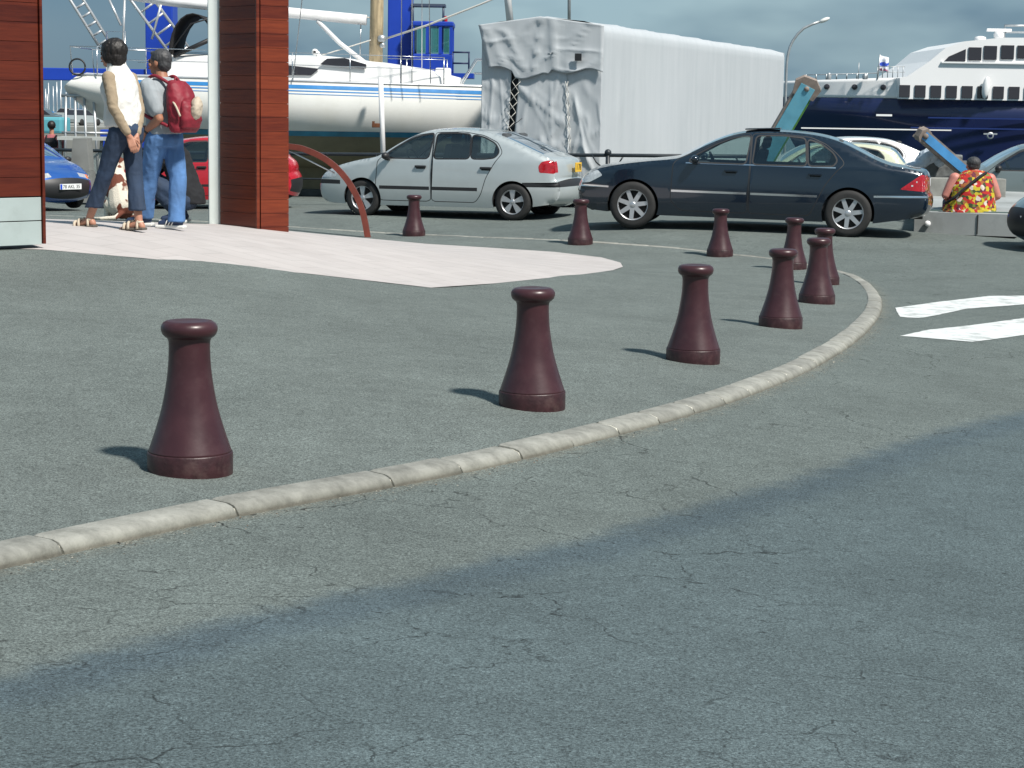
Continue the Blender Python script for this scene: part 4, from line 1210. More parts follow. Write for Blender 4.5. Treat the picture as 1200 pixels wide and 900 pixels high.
us = [0, .012, .03, .06] + [i / 40 for i in range(4, 40)] + [.985, 1.0]
hw, hs = [], []
rowsP = []
def hx(u, z):      # stern rake: transom slopes, bow rakes forward with height
    x = u * LOA
    if u < .06:
        t_ = max(0, min(1, (zsh0 + .17 - z) / .62)); x += (.62 * (1 - t_) ** 1.7 + .75 * max(0, t_ - .55) ** 1.2) * (1 - u / .06)
    if u > .9: x -= (zsh0 - z) * .42 * (u - .9) / .1
    return x
for s in (-1, 1):
    rr = []
    for u in us:
        rr.append([(hx(u, z), s * y, z, a) for (_, y, z, a) in hull_row(u)])
    rowsP.append(rr)
def hull_band(zlo, zhi, off, nm, mt_):
    """side strips cut from the hull surface between two heights"""
    for s in (-1,):
        b = MB(); rows = []
        for u in [i / 60 for i in range(9, 60)]:
            r_ = hull_row(u); zs = r_[0][2]
            hi = zhi(u); lo = zlo(u); row = []
            for k in range(4):
                z = hi + (lo - hi) * k / 3
                # interpolate the section
                y = None
                for (p, q) in zip(r_[:-1], r_[1:]):
                    if p[2] >= z >= q[2]:
                        t = (p[2] - z) / (p[2] - q[2] + 1e-9); y = p[1] + (q[1] - p[1]) * t; break
                if y is None: y = r_[0][1] if z > zs else r_[-2][1] * .3
                row.append((hx(u, z), s * (y + off), z))
            rows.append(row)
        b.grid(rows); b.build(nm, mt_, sail)
b = MB()
for rr, s in zip(rowsP, (-1, 1)):
    b.grid([[p[:3] for p in r_] for r_ in rr])
b.add([rowsP[0][0][k][:3] for k in range(19)] + [rowsP[1][0][k][:3] for k in range(18, -1, -1)], [tuple(range(38))])
hull = b.build('hull', M['hullw'], sail)
hull.data.materials.append(M['antifoul'])
for p in hull.data.polygons:
    if p.center.z < zwl - .02 and len(p.vertices) == 4: p.material_index = 1
hull_band(lambda u: zsh0 + .17 * (1 - u) - .24, lambda u: zsh0 + .17 * (1 - u) - .16, .006, 'stripe', M['stripe'])
hull_band(lambda u: zsh0 + .17 * (1 - u) - .30, lambda u: zsh0 + .17 * (1 - u) - .275, .006, 'stripe', M['stripe'])
hull_band(lambda u: zsh0 + .17 * (1 - u) - .36, lambda u: zsh0 + .17 * (1 - u) - .345, .006, 'stripe', M['stripe'])
hull_band(lambda u: zwl - .10, lambda u: zwl + .01, .007, 'waterline_band', M['boot'])
# deck, toe rail
b = MB(); rows = []
for i, u in enumerate(us):
    r_ = hull_row(u)[0]; x_ = hx(u, r_[2]); rows.append([(x_, r_[1] * v, r_[2] - .03 + .10 * (1 - v * v)) for v in (-1, -.6, -.2, .2, .6, 1)])
b.grid(rows); b.build('deck', M['deckw'], sail)
b = MB()
for s in (-1, 1): b.tube([(hx(u, 2), s * (hull_row(u)[0][1] - .01), hull_row(u)[0][2] + .02) for u in us[1:-1]], .028, 6)
b.build('toe_rail', M['alu'], sail)
def X_(px): return PY(px, 90, BY).x - Xs
def Z_(py, px=340): return PY(px, py, BY - .9).z
# coachroof
def coach(x0, x1, y, prof, nm, mt_):
    b = MB(); rows = []
    for x, z in prof:
        rows.append([(x, -y, zsh0 - .1), (x, -y * .93, z - .05), (x, -y * .8, z), (x, 0, z + .05), (x, y * .8, z), (x, y * .93, z - .05), (x, y, zsh0 - .1)])
    b.grid(rows, smooth=False); b.add([p for p in rows[0]], [tuple(range(7))]); b.add(rows[-1], [tuple(range(7))])
    return b.build(nm, mt_, sail)
coach(0, 0, .95, [(X_(205), Z_(66)), (X_(380), Z_(66)), (X_(450), Z_(73)), (X_(500), Z_(80)), (X_(540), Z_(90))], 'coachroof', M['deckw'])
for a_, c_ in (((345, 375), (77, 88)), ):
    pass
def wpoly(pts, nm, y=-.955, m_=M['darkglass']):
    b = MB(); b.prism([(X_(px), Z_(py)) for px, py in pts], 'Y', y - .012, y + .02); return b.build(nm, m_, sail)
wpoly([(338, 76), (379, 80), (370, 88), (338, 88)], 'cabin_window')
wpoly([(388, 68), (408, 67), (433, 74), (433, 79), (380, 75)], 'cabin_window')
wpoly([(262, 77), (325, 77), (325, 88), (262, 88)], 'cabin_window')
b = MB(); b.lathe([(.001, .05), (.05, .05), (.07, .02), (.07, -.08), (.03, -.12)], 16, 'Y', c=(X_(372), -.5, Z_(60))); b.tube([(X_(374), -.5, Z_(60)), (X_(378), -.5, Z_(68))], .05, 10)
b.build('vent_cowl', M['deckw'], sail)
# stanchions, guard wires, pulpit
b = MB(); st_px = [205, 260, 351, 416, 473, 522]
for px in st_px:
    u = X_(px) / LOA; y = hull_row(u)[0][1] - .05; z0 = hull_row(u)[0][2]
    for s in (-1, 1): b.tube([(X_(px), s * y, z0), (X_(px), s * y, z0 + .62)], .014, 6)
for h in (.36, .62):
    for s in (-1, 1): b.tube([(X_(px), s * (hull_row(X_(px) / LOA)[0][1] - .05), hull_row(X_(px) / LOA)[0][2] + h) for px in [150] + st_px], .008, 5)
b.build('guard_rail', M['steel'], sail)
b = MB(); y1 = .85
for s in (-1, 1):
    u0 = .90; zz0 = hull_row(.92)[0][2]
    b.tube([(X_(538), s * .75, zz0), (X_(558), s * .68, zz0 + .62), (X_(600), s * .35, zz0 + .66), (LOA + .05, 0, zz0 + .66)], .018, 8)
    b.tube([(X_(566), s * .6, zz0), (X_(566), s * .62, zz0 + .62)], .016, 8)
    b.tube([(X_(555), s * .66, zz0 + .32), (LOA - .1, s * .1, zz0 + .34)], .012, 6)
b.build('pulpit', M['steel'], sail)
# deck gear at the stern
b = MB(); zz0 = hull_row(.05)[0][2]
for s in (-1, 1):
    b.tube([(.35, s * 1.1, zz0), (.30, s * 1.1, zz0 + .62), (1.5, s * 1.25, zz0 + .62), (1.5, s * 1.25, zz0)], .016, 7)
    b.tube([(.9, s * 1.2, zz0), (.9, s * 1.2, zz0 + .62)], .014, 6)
b.tube([(.30, -1.1, zz0 + .62), (.30, 1.1, zz0 + .62)], .016, 7)
b.tube([(1.05, -.9, zz0), (1.05, -.9, zz0 + .95), (1.45, -.9, zz0 + .95), (1.45, -.9, zz0)], .022, 7)
b.build('pushpit', M['steel'], sail)
b = MB(); b.box((1.18, -.95, zz0 + .38), (.32, .25, .30), bev=.06); b.build('blue_cover', mat('blue_cover', (.01, .08, .42), .7, var=.2), sail)
b = MB(); pts = []
for k in range(26):
    a = k / 25 * 2 * math.pi; pts.append((.46 + .17 * math.cos(a), -1.14, zz0 + .18 + .17 * math.sin(a)))
b.tube(pts, .02, 6); b.build('rope_coil', M['black'], sail)
# sprayhood (black)
b = MB(); rows = []
x0, x1, zt = X_(206), X_(262), Z_(17)
for k in range(13):
    a = math.pi * k / 12; rows.append([(x0 + (x1 - x0) * (.5 - .5 * math.cos(a * t_)) , -.9 + t2, Z_(66) + (zt - Z_(66)) * math.sin(a * t_)) for t_, t2 in ((1, 0), (1, .9), (1, 1.8))])
b.grid(rows); hood = b.build('sprayhood', mat('black_canvas', (.012, .012, .014), .9), sail)
md = hood.modifiers.new('th', 'SOLIDIFY'); md.thickness = .03
b = MB(); b.tube([(X_(206), -.92, Z_(66)), (X_(232), -.92, Z_(30)), (X_(262), -.92, Z_(20))], .02, 6); b.tube([(X_(212), -.92, Z_(68)), (X_(262), -.92, Z_(44))], .05, 6); b.build('hood_frame', M['black'], sail)
# mast, boom, rigging
mx_ = X_(440)
b = MB(); b.tube([(mx_, 0, Z_(82)), (mx_ + .02, 0, Z_(20)), (mx_ + .10, 0, Z_(0) + 9)], [.155, .15, .11], 14); b.build('mast', M['mastwood'], sail)
b = MB(); b.tube([(mx_ - .2, 0, Z_(20)), (X_(200), 0, Z_(1)), (X_(150), 0, Z_(-6))], .115, 14); b.build('boom', M['spar'], sail)
b = MB(); b.tube([(X_(372), -.02, Z_(22)), (X_(398), -.05, Z_(48)), (X_(437), -.05, Z_(78))], .05, 10); b.build('boom_strut', M['spar'], sail)
b = MB()
b.tube([(mx_ + .12, -.1, Z_(44)), (X_(500), -.3, Z_(26)), (X_(562), -.6, Z_(1)), (X_(640), -.9, Z_(-34))], .022, 6)
b.tube([(mx_ - .1, -.1, Z_(44)), (X_(380), 0, Z_(62)), (X_(345), 0, Z_(70))], .014, 5)
b.tube([(mx_, -.05, Z_(18)), (X_(402), -.02, Z_(13)), (X_(395), 0, Z_(18))], .016, 5)
b.build('loose_line', M['rope'], sail)
b = MB()
for xo, yo, xt in ((475, -1.55, 470), (487, -1.5, 478), (480, 1.5, 474), (508, -1.45, 490), (495, -.2, 490), (352, -1.5, 410)):
    b.tube([(X_(xo), yo, zsh0), (X_(xt), yo * .1, Z_(0) + 9)], .010, 5)
b.tube([(mx_ - .33, 0, Z_(20)), (mx_ - .35, 0, Z_(76))], .014, 5)
b.build('shrouds', M['steel'], sail)
b = MB(); b.lathe([(.07, 0), (.1, .05), (.09, .12), (.05, .15)], 14, c=(mx_ + .14, -.12, Z_(46))); b.lathe([(.05, 0), (.08, .04), (.05, .1)], 14, c=(mx_ + .16, -.12, Z_(53))); b.build('winch', M['galv'], sail)
b = MB(); b.box((X_(520), -.3, Z_(86)), (.34, .3, .36), bev=.04); b.build('deck_box', M['deckw'], sail)
# keel + rudder + support props
b = MB(); b.prism([(LOA * .36, zbot + .15), (LOA * .66, zbot + .15), (LOA * .60, .12), (LOA * .40, .12)], 'Y', -.14, .14); b.build('keel', M['antifoul'], sail)
b = MB(); b.prism([(LOA * .16, zbot + .6), (LOA * .23, zbot + .5), (LOA * .22, .45), (LOA * .17, .45)], 'Y', -.05, .05); b.build('rudder', M['antifoul'], sail)
pr = MB(); t0, t1 = PY(446, 91, BY - 1.85), PY(449.5, 196, BY - 2.1)
pr.tube([t0, t1], .055, 12); pr.tube([t1 - Vector((0, 0, 0)), Vector((t1.x + .03, t1.y - .1, .02))], .055, 12)
pr.box((t1.x + .03, t1.y - .1, .03), (.35, .35, .05)); 
tag(pr.build('boat_prop', M['spar']), 'thin white pole propped upright against the side of the sailboat', 'prop')
br = MB(); p_ = PY(441, 147, BY - 1.95); br.box(p_, (.18, .12, .09), bev=.01); br.box(p_ + Vector((-.06, -.03, .03)), (.05, .1, .12)); tag(br.build('clamp', mat('rust', (.12, .045, .02), .9, var=.4)), 'small rusty clamp beside the white prop on the hull side', 'clamp')
cr = MB(); cr.box((Xs + LOA * .5, BY, .08), (4.2, .5, .16), bev=.02)
for dx in (-2, 2):
    cr.box((Xs + LOA * .5 + dx, BY, .12), (.3, 3.2, .2), bev=.02); 
    for s in (-1, 1): cr.tube([(Xs + LOA * .5 + dx, BY + s * 1.4, .2), (Xs + LOA * .5 + dx, BY + s * .9, zbot + .35)], .06, 8)
tag(cr.build('boat_cradle', mat('cradle_steel', (.05, .06, .06), .7, var=.3)), 'dark steel cradle under the keel of the sailboat', 'cradle')

# ------------------------------------------------------------------ travelling boat hoist (blue)
HY = 50.0
hz = lambda px, py: PY(px, py, HY)
ho = thing('boat_hoist', 'tall bright blue travelling boat hoist with driver cab behind the sailboat', 'boat hoist', (0, 0, 0))
def beam(px0, px1, y0, y1, ydepth, nm='column'):
    a, b_ = hz(px0, y0), hz(px1, y1)
    o = MB().box(((a.x + b_.x) / 2, HY, (a.z + b_.z) / 2), (abs(b_.x - a.x), ydepth, abs(a.z - b_.z)), bev=.03).build(nm, M['hoist'], ho); return o
ztop = 9.0
for a_, b_ in ((174, 206), (455, 483)):
    p, q_ = hz(a_, 100), hz(b_, 100)
    MB().box(((p.x + q_.x) / 2, HY, 4.6), (q_.x - p.x, .75, 8.8), bev=.03).build('column', M['hoist'], ho)
    w_ = MB()
    for dx in (-.9, .9):
        w_ = MB(); w_.lathe([(.25, -.2), (.55, -.2), (.6, -.12), (.6, .12), (.55, .2), (.25, .2)], 24, 'Y', c=((p.x + q_.x) / 2 + dx, HY, .62)); w_.build('wheel', M['tyre'], ho)
p, q_ = hz(20, 79), hz(186, 96)
MB().box(((p.x + q_.x) / 2, HY - .05, (p.z + q_.z) / 2), (q_.x - p.x, .5, p.z - q_.z), bev=.02).build('side_beam', M['hoist'], ho)
p, q_ = hz(174, 0), hz(483, 0)
MB().box(((p.x + q_.x) / 2, HY, 9.2), (q_.x - p.x + .4, .8, .7), bev=.03).build('top_beam', M['hoist'], ho)
MB().box(((p.x + q_.x) / 2, HY, 1.1), (q_.x - p.x + 2.4, .6, .45), bev=.03).build('base_beam', M['hoist'], ho)
# cab
c0, c1 = hz(484, 0).x, hz(532, 0).x
zc = lambda py: hz(510, py).z
zb, zm, zt = zc(86), zc(64), zc(27)
cb = MB()
W2 = .62
xs4 = [(c0, c1 - .02)]
cb.box(((c0 + c1) / 2, HY - .1, (zb + zm) / 2), (c1 - c0, 1.25, zm - zb), bev=.03)
cb.box(((c0 + c1) / 2, HY - .1, zt - .05), (c1 - c0 + .04, 1.3, .12), bev=.03)
for x_ in (c0 + .04, c0 + .40, c0 + .72, c1 - .04):
    for y_ in (HY - .1 - .60, HY - .1 + .60): cb.box((x_, y_, (zm + zt) / 2), (.075, .06, zt - zm))
for x_ in (c0 + .04, c1 - .04): cb.box((x_, HY - .1, (zm + zt) / 2), (.06, .08, zt - zm))
cab = cb.build('cab', M['hoist'], ho)
M['paleglass'] = glass('cab_glass', (.62, .85, .82))
for xa, xb in ((c0 + .09, c0 + .35), (c0 + .45, c0 + .67), (c0 + .77, c1 - .09)):
    for y_ in (HY - .72, HY + .52):
        MB().box(((xa + xb) / 2, y_, (zm + zt) / 2 - .02), (xb - xa, .02, zt - zm - .12)).build('window', M['paleglass'], cab)
bz = MB(); bz.lathe([(.05, 0), (.05, .12), (.03, .15), (.001, .15)], 12, c=(c0 + .83, HY - .2, zt + .02)); bz.build('beacon', M['red_lens'], cab)
r_ = MB(); r_.box(((c0 + .40), HY - .1, zt + .42), (.85, .7, .06)); 
for x_ in (c0 + .02, c0 + .78): r_.tube([(x_, HY - .4, zt), (x_, HY - .4, zt + .42)], .03, 6)
r_.build('roof_rack', mat('dark_steel', (.06, .08, .12), .5), cab)
g_ = MB(); xr0, xr1 = hz(532, 0).x, hz(552, 0).x
for x_ in (xr0, xr1 - .02):
    g_.tube([(x_, HY - .6, zb), (x_, HY - .6, zm + .06)], .022, 6)
for z_ in (zm + .05, zm - .22): g_.tube([(xr0, HY - .6, z_), (xr1, HY - .6, z_)], .022, 6)
g_.build('platform_rail', mat('navy_rail', (.01, .02, .07), .5), ho)
MB().box(((c0 + xr1) / 2, HY - .1, zb - .06), (xr1 - c0 + .2, 1.4, .12)).build('platform', M['hoist'], ho)
# ladders (lattice booms) at the top left
def ladder(nm, lab, p0, p1, wpx, Y, r=.035, rungs=6):
    a = PY(*p0, Y); b_ = PY(*p1, Y); d = (b_ - a).normalized(); n_ = Vector((d.z, 0, -d.x)) * (wpx * Y / F / 2)
    b = MB()
    a2 = a + (a - b_) * 1.2
    for s in (-1, 1): b.tube([a2 + n_ * s, b_ + n_ * s], r, 8)
    L_ = (b_ - a2).length; k = .2
    i = 0
    while k < L_:
        q = a2 + d * k; b.tube([q + n_, q - n_], r * .8, 6)
        k += L_ / (rungs * 2.2); i += 1
    o = b.build(nm, M['alu']); tag(o, lab, 'boom'); return o
ladder('lattice_boom', 'narrow silver lattice boom slanting down at the top left behind the woman', (90, 0), (130, 64), 13, 46.0)
ladder('lattice_boom', 'wider silver lattice boom slanting down in front of the blue column', (167, 0), (215, 66), 22, 46.0, rungs=5)
gt = MB(); 
for x0_, y0_, x1_, y1_ in ((146, 0, 144, 60), (128, 0, 142, 30), (190, 0, 178, 46)): gt.tube([PY(x0_, y0_, 45.5), PY(x1_, y1_, 45.5)], .03, 6)
tag(gt.build('rigging_pole', M['alu']), 'thin grey rigging poles rising above the stern of the sailboat', 'rigging')

# ------------------------------------------------------------------ tarpaulin covered trailer
m, t, b = nmat('grey_tarpaulin')
b.inputs['Base Color'].default_value = (.46, .49, .50, 1); b.inputs['Roughness'].default_value = .55
tcn = t.nodes.new('ShaderNodeTexCoord'); 
mpn = t.nodes.new('ShaderNodeMapping'); mpn.inputs['Scale'].default_value = (1.4, 1.4, .22); t.links.new(tcn.outputs['Object'], mpn.inputs[0])
n = t.nodes.new('ShaderNodeTexNoise'); n.inputs['Scale'].default_value = 2.2; n.inputs['Detail'].default_value = 5; t.links.new(mpn.outputs[0], n.inputs['Vector'])
bn = t.nodes.new('ShaderNodeBump'); bn.inputs['Strength'].default_value = .18; bn.inputs['Distance'].default_value = .06; t.links.new(n.outputs[0], bn.inputs['Height']); t.links.new(bn.outputs[0], b.inputs['Normal'])
r = t.nodes.new('ShaderNodeValToRGB'); r.color_ramp.elements[0].position = .3; r.color_ramp.elements[0].color = (.45, .48, .50, 1); r.color_ramp.elements[1].position = .7; r.color_ramp.elements[1].color = (.50, .525, .545, 1)
t.links.new(n.outputs[0], r.inputs[0]); t.links.new(r.outputs[0], b.inputs['Base Color'])
M['tarp'] = m
Zt = 38.5
k0 = PY(702, 215, Zt)                 # near corner
side = (PY(916, 120, 61.0) - PY(702, 120, Zt)); side.z = 0; SL = side.length; side.normalize()
endd = Vector((-side.y, side.x, 0))
Wd = 2.42
tz = lambda px, py, Y: PY(px, py, Y).z
ZT = tz(702, 30, Zt); ZB = tz(702, 212, Zt)
far_Z = tz(916, 62, 61.0)
tt = thing('covered_trailer', 'long trailer wrapped in pale grey tarpaulin with lacing and a drooping front flap', 'trailer', (k0.x, k0.y, 0))
o0 = Vector((0, 0, 0))
from mathutils import noise as mn
def fold(a, z, amp, seed, f1=1.0):
    return amp * (.9 * mn.noise(Vector((a * 1.7 * f1 + seed, z * .8, seed))) + 1.1 * max(0, 1 - abs(mn.noise(Vector((a * 1.9 * f1 + z * 1.3, z * .9 - a * .8 + seed, seed * 2)))) * 5) ** 2 + .7 * max(0, 1 - abs(mn.noise(Vector((a * 2.3 - z * 1.6, z * 1.2 + a + seed, seed * 3)))) * 6) ** 2)
def ridge(a, z, a0, z0, a1, z1, w, h):
    d = Vector((a1 - a0, z1 - z0)); L2 = d.length_squared; t_ = max(0, min(1, ((a - a0) * d.x + (z - z0) * d.y) / L2))
    dist = math.hypot(a - a0 - d.x * t_, z - z0 - d.y * t_); return .62 * h * math.exp(-(dist / w) * 1.2)
# long side
b = MB(); rows = []
for i in range(0, 121):
    s_ = SL * i / 120; row = []
    zt_ = ZT + (far_Z - ZT) * (i / 120)
    for j in range(25):
        z = ZB - .1 + (zt_ - ZB + .1) * j / 24
        d_ = .6 * fold(s_, z * .3, .008, 3.3) + ridge(s_, z, 1.35, ZB, 1.8, ZT, .07, .035) + ridge(s_, z, 2.1, ZB, 2.2, ZT, .05, .02) + ridge(s_, z, .1, ZB, .05, ZT, .06, .04)
        if j == 24: d_ -= .05
        p = side * s_ - endd * d_; row.append((p.x, p.y, z))
    # roof rows
    pk = .16
    for v, zz_ in ((.15, .07), (.5, pk), (.85, .07), (1.0, 0)):
        p = side * s_ + endd * (Wd * v); row.append((p.x, p.y, zt_ + zz_ + fold(s_, v, .02, 9)))
    p = side * s_ + endd * Wd; row.append((p.x, p.y, ZB))
    rows.append(row)
b.grid(rows); cov = b.build('side_cover', M['tarp'], tt)
b = MB(); q_ = [Vector(side * SL), Vector(side * SL + endd * Wd)]
b.add([(q_[0].x, q_[0].y, ZB), (q_[1].x, q_[1].y, ZB), (q_[1].x, q_[1].y, far_Z), ((q_[0].x + q_[1].x) / 2, (q_[0].y + q_[1].y) / 2, far_Z + .16), (q_[0].x, q_[0].y, far_Z)], [(0, 1, 2, 3, 4)]); b.build('rear_cover', M['tarp'], tt)
# front end panels: three sheets with two laced gaps
pxe = lambda px: (702 - px) / 127.0 * Wd     # across the end, from the near corner
def endsheet(nm, a0b, a1b, a0t, a1t, z0, z1, off, seed, ridges=(), amp=.03, hang=None, NI=34, NJ=40):
    b = MB(); rows = []
    for j in range(NJ + 1):
        v = j / NJ; row = []
        for i in range(NI + 1):
            u = i / NI; a = (a0b + (a1b - a0b) * u) * (1 - v) + (a0t + (a1t - a0t) * u) * v
            zb_ = z0(a) if callable(z0) else z0; zt_ = z1(a) if callable(z1) else z1
            z = zb_ + (zt_ - zb_) * v
            d_ = off + fold(a, z, amp, seed) + sum(ridge(a, z, *r_) for r_ in ridges)
            p = endd * a - side * d_; row.append((p.x, p.y, z))
        rows.append(row)
    b.grid(rows); o = b.build(nm, M['tarp'], tt)
    md = o.modifiers.new('th', 'SOLIDIFY'); md.thickness = .012; return o
zE = lambda py: tz(640, py, Zt + .3)
zroof = lambda a: ZT + .16 * (1 - abs(a - Wd / 2) / (Wd / 2)) - .01
endsheet('front_sheet', pxe(603), Wd, pxe(609), Wd, zE(215), lambda a: zroof(a) - .05, .02, 1.7, [(2.3, zE(200), 2.15, zE(60), .05, .04), (1.95, zE(150), 2.05, zE(85), .05, .03)], .03)
endsheet('front_sheet', pxe(671), pxe(610), pxe(664), pxe(619), zE(190), lambda a: zroof(a) - .05, .04, 4.1,
         [(pxe(618), zE(104), pxe(665), zE(145), 0.04, .045), (pxe(612), zE(96), pxe(630), zE(120), .04, .05), (pxe(665), zE(140), pxe(640), zE(175), .05, .06), (pxe(650), zE(100), pxe(652), zE(170), .04, .03), (pxe(640), zE(165), pxe(668), zE(178), .04, .05)], .022)
endsheet('front_sheet', -.02, pxe(667), -.02, pxe(662), lambda a: zE(215) + .35 * min(1, a / .6) * 0 + .10 * math.sin(a * 9), lambda a: zroof(a) - .05, .03, 7.7,
         [(pxe(690), zE(190), pxe(676), zE(120), .05, .06), (pxe(700), zE(210), pxe(684), zE(170), .05, .07), (pxe(672), zE(90), pxe(698), zE(80), .04, .06), (pxe(680), zE(150), pxe(674), zE(178), .04, .05)], .022)
MB().prism([(0, 0)] * 0 + [(endd.x * a + side.x * c, endd.y * a + side.y * c) for a, c in ((.03, .10), (Wd - .03, .10), (Wd - .03, .14), (.03, .14))], 'Z', ZB + .25, ZT - .02).build('bulkhead', mat('trailer_dark', (.05, .055, .06), .9), tt)
# flap over the top
flapb = lambda a: (zE(83) if a < pxe(640) else zE(84)) + .05 * math.sin(a * 7) - (.10 if pxe(650) < a < pxe(612) else 0) + (.12 * (a - pxe(612)) if a > pxe(612) else 0)
endsheet('front_flap', -.06, Wd * .93, -.06, Wd + .05, flapb, lambda a: zroof(a) + .02, .12, 12.3,
         [(pxe(654), zE(80), pxe(652), zE(22), .04, .07), (pxe(632), zE(86), pxe(640), zE(20), .03, .07), (pxe(622), zE(80), pxe(600), zE(36), .05, .05), (pxe(600), zE(75), pxe(582), zE(35), .05, .05), (pxe(660), zE(58), pxe(700), zE(60), .03, .03), (pxe(645), zE(70), pxe(656), zE(58), .04, .06), (pxe(690), zE(84), pxe(660), zE(82), .03, .04)], .017)
p = endd * pxe(680) - side * .20; MB().box((p.x, p.y, zE(67)), (.03, .13, .14), (0, 0, math.atan2(side.y, side.x))).build('badge', M['black'], tt)
# lacing
def lacing(pt_, pb_, w_):
    b = MB(); n_ = 6; last = None
    for i in range(n_ + 1):
        v = i / n_; a = pt_[0] + (pb_[0] - pt_[0]) * v; z = pt_[1] + (pb_[1] - pt_[1]) * v
        for s in (1, -1):
            a2 = a + s * w_ * (1 if i % 2 else -1); p = endd * a2 - side * .10
            if s == 1:
                if last is not None: b.tube([last[0], p + Vector((0, 0, z))], .0065, 5)
                l0 = p + Vector((0, 0, z))
            else:
                if last is not None: b.tube([last[1], p + Vector((0, 0, z))], .0065, 5)
                l1 = p + Vector((0, 0, z))
        last = (l0, l1)
    b.build('lacing', M['rope'], tt)
lacing((pxe(615), zE(84)), (pxe(606), zE(156)), .085)
lacing((pxe(667), zE(95)), (pxe(672), zE(176)), .028)
# hanging skirt at the side + running gear
b = MB(); rows = []
for i in range(161):
    s_ = SL * i / 160; row = []
    for j in range(6):
        v = j / 5; z = ZB + .02 - v * (.26 + .06 * mn.noise(Vector((s_ * 2.1, 0, 5)))); d_ = .02 + .09 * mn.noise(Vector((s_ * 3.3, v * 2, 2))) * v + .03
        p = side * s_ - endd * d_; row.append((p.x, p.y, z))
    rows.append(row)
b.grid(rows); b.build('skirt', M['tarp'], tt)
b = MB(); c = side * (SL / 2) + endd * (Wd / 2); rt = Matrix.Rotation(math.atan2(side.y, side.x), 3, 'Z')
b.box((c.x, c.y, ZB - .12), (SL - .1, 1.1, .26), rt); c = side * .12 + endd * (Wd / 2); b.box((c.x, c.y, .62), (.12, Wd - .3, .16), rt)
b.build('chassis', M['under'], tt)
for s_ in (1.5, 2.8, 4.1, SL - 4):
    for e_ in (.22, Wd - .22):
        c = side * s_ + endd * e_; Mw = Matrix.Rotation(math.atan2(side.y, side.x), 3, 'Z')
        MB().lathe([(.2, -.14), (.44, -.14), (.48, -.08), (.48, .08), (.44, .14), (.2, .14)], 24, 'Y', c=(c.x, c.y, .49), M=Mw).build('wheel', M['tyre'], tt)
c = side * -.0 + endd * .35; MB().box((c.x, c.y, .66), (.05, .3, .12), rt).build('tail_light', M['red_lens'], tt)
# two spars showing above the cover
s1 = MB().tube([PY(589, -60, 66), PY(598, 28, 66)], .12, 10).build('spar', M['spar']); tag(s1, 'slanting white spar rising behind the left end of the covered trailer', 'spar')
s2 = MB().tube([PY(667, -60, 66), PY(667, 40, 66)], .055, 10).build('spar', M['galv']); tag(s2, 'thin upright grey pole rising behind the roof ridge of the covered trailer', 'pole')

# ------------------------------------------------------------------ street lamp
LY = 64.0
b0 = PY(921, 130, LY); lt = thing('street_lamp', 'tall grey street lamp with curved arm beside the end of the covered trailer', 'street lamp', (b0.x, LY, 0))
top = PY(924, 62, LY); a_ = [(0, 0, .0), (0, 0, 2.2), (top.x - b0.x, 0, top.z)]
pts = [Vector((0, 0, 0)), Vector((0, 0, 1.2)), PY(921, 100, LY) - Vector((b0.x, LY, 0)), PY(923, 66, LY) - Vector((b0.x, LY, 0)), PY(929, 48, LY) - Vector((b0.x, LY, 0)), PY(942, 33, LY) - Vector((b0.x, LY, 0)), PY(960, 25.5, LY) - Vector((b0.x, LY, 0))]
MB().tube(spline(pts, .2), .045, 10).build('pole', M['galv'], lt)
h0 = PY(966, 23.5, LY) - Vector((b0.x, LY, 0)); MB().sphere(h0, (.19, .12, .07), 14, M=Matrix.Rotation(R(-24), 3, 'Y')).build('lamp_head', mat('lamp_head', (.75, .75, .72), .3), lt)

# ------------------------------------------------------------------ ship
SY = 90.0
S_ = lambda px, py: PY(px, py, SY)
M['navyhull'] = mat('navy_hull', (.008, .014, .060), .22, var=.2, vscale=.2, coat=.4)
M['shipwhite'] = mat('ship_white', (.80, .80, .80), .4, var=.03, vscale=.3)
xb = S_(914, 100).x; x_end = S_(1440, 100).x; SLn = x_end - xb
sh = thing('ferry', 'large ferry with dark navy hull and white superstructure moored at the right', 'ship', (xb, SY, 0))
zdk = S_(1060, 91).z; znv = S_(1060, 115).z; BM = 8.5
def sx(px): return S_(px, 100).x - xb
def sz(py, px=1100): return S_(px, py).z
def plan(x): return BM / 2 * (1 - math.exp(-max(0, x) / 3.2)) if x > 0 else 0
def strake(nm, zt_f, zb_f, flare, mt_):
    b = MB(); rows = []
    xs2 = [0, .15, .4, .8, 1.4, 2.2, 3.2, 4.5, 6, 8, 11, 15, SLn]
    for x in xs2:
        r1 = []
        n_ = 6
        for j in range(n_ + 1):
            v = j / n_; z = zt_f(x) + (zb_f(x) - zt_f(x)) * v
            xx = x + flare * v * max(0, 1 - x / 8); w_ = plan(x) * (1 - .22 * v * flare / 2 * max(0, 1 - x / 14))
            r1.append((xx, BM / 2 - w_, z))
        for j in range(n_, -1, -1):
            v = j / n_; z = zt_f(x) + (zb_f(x) - zt_f(x)) * v; xx = x + flare * v * max(0, 1 - x / 8); w_ = plan(x) * (1 - .22 * v * flare / 2 * max(0, 1 - x / 14)); r1.append((xx, BM / 2 + w_, z))
        rows.append(r1)
    b.grid(rows, close=True); return b.build(nm, mt_, sh)
dk = lambda x: sz(97) + (sz(91) - sz(97)) * min(1, x / sx(1060))
strake('bulwark', dk, lambda x: znv, .0, M['shipwhite'])
strake('hull', lambda x: znv - .01, lambda x: -2.6, 3.2, M['navyhull'])
b = MB(); b.grid([[(x, BM / 2 - plan(x) + .02, dk(x) - .01), (x, BM / 2 + plan(x) - .02, dk(x) - .01)] for x in (0, .4, 1.4, 3.2, 6, 11, SLn)]); b.build('deck', M['shipwhite'], sh)
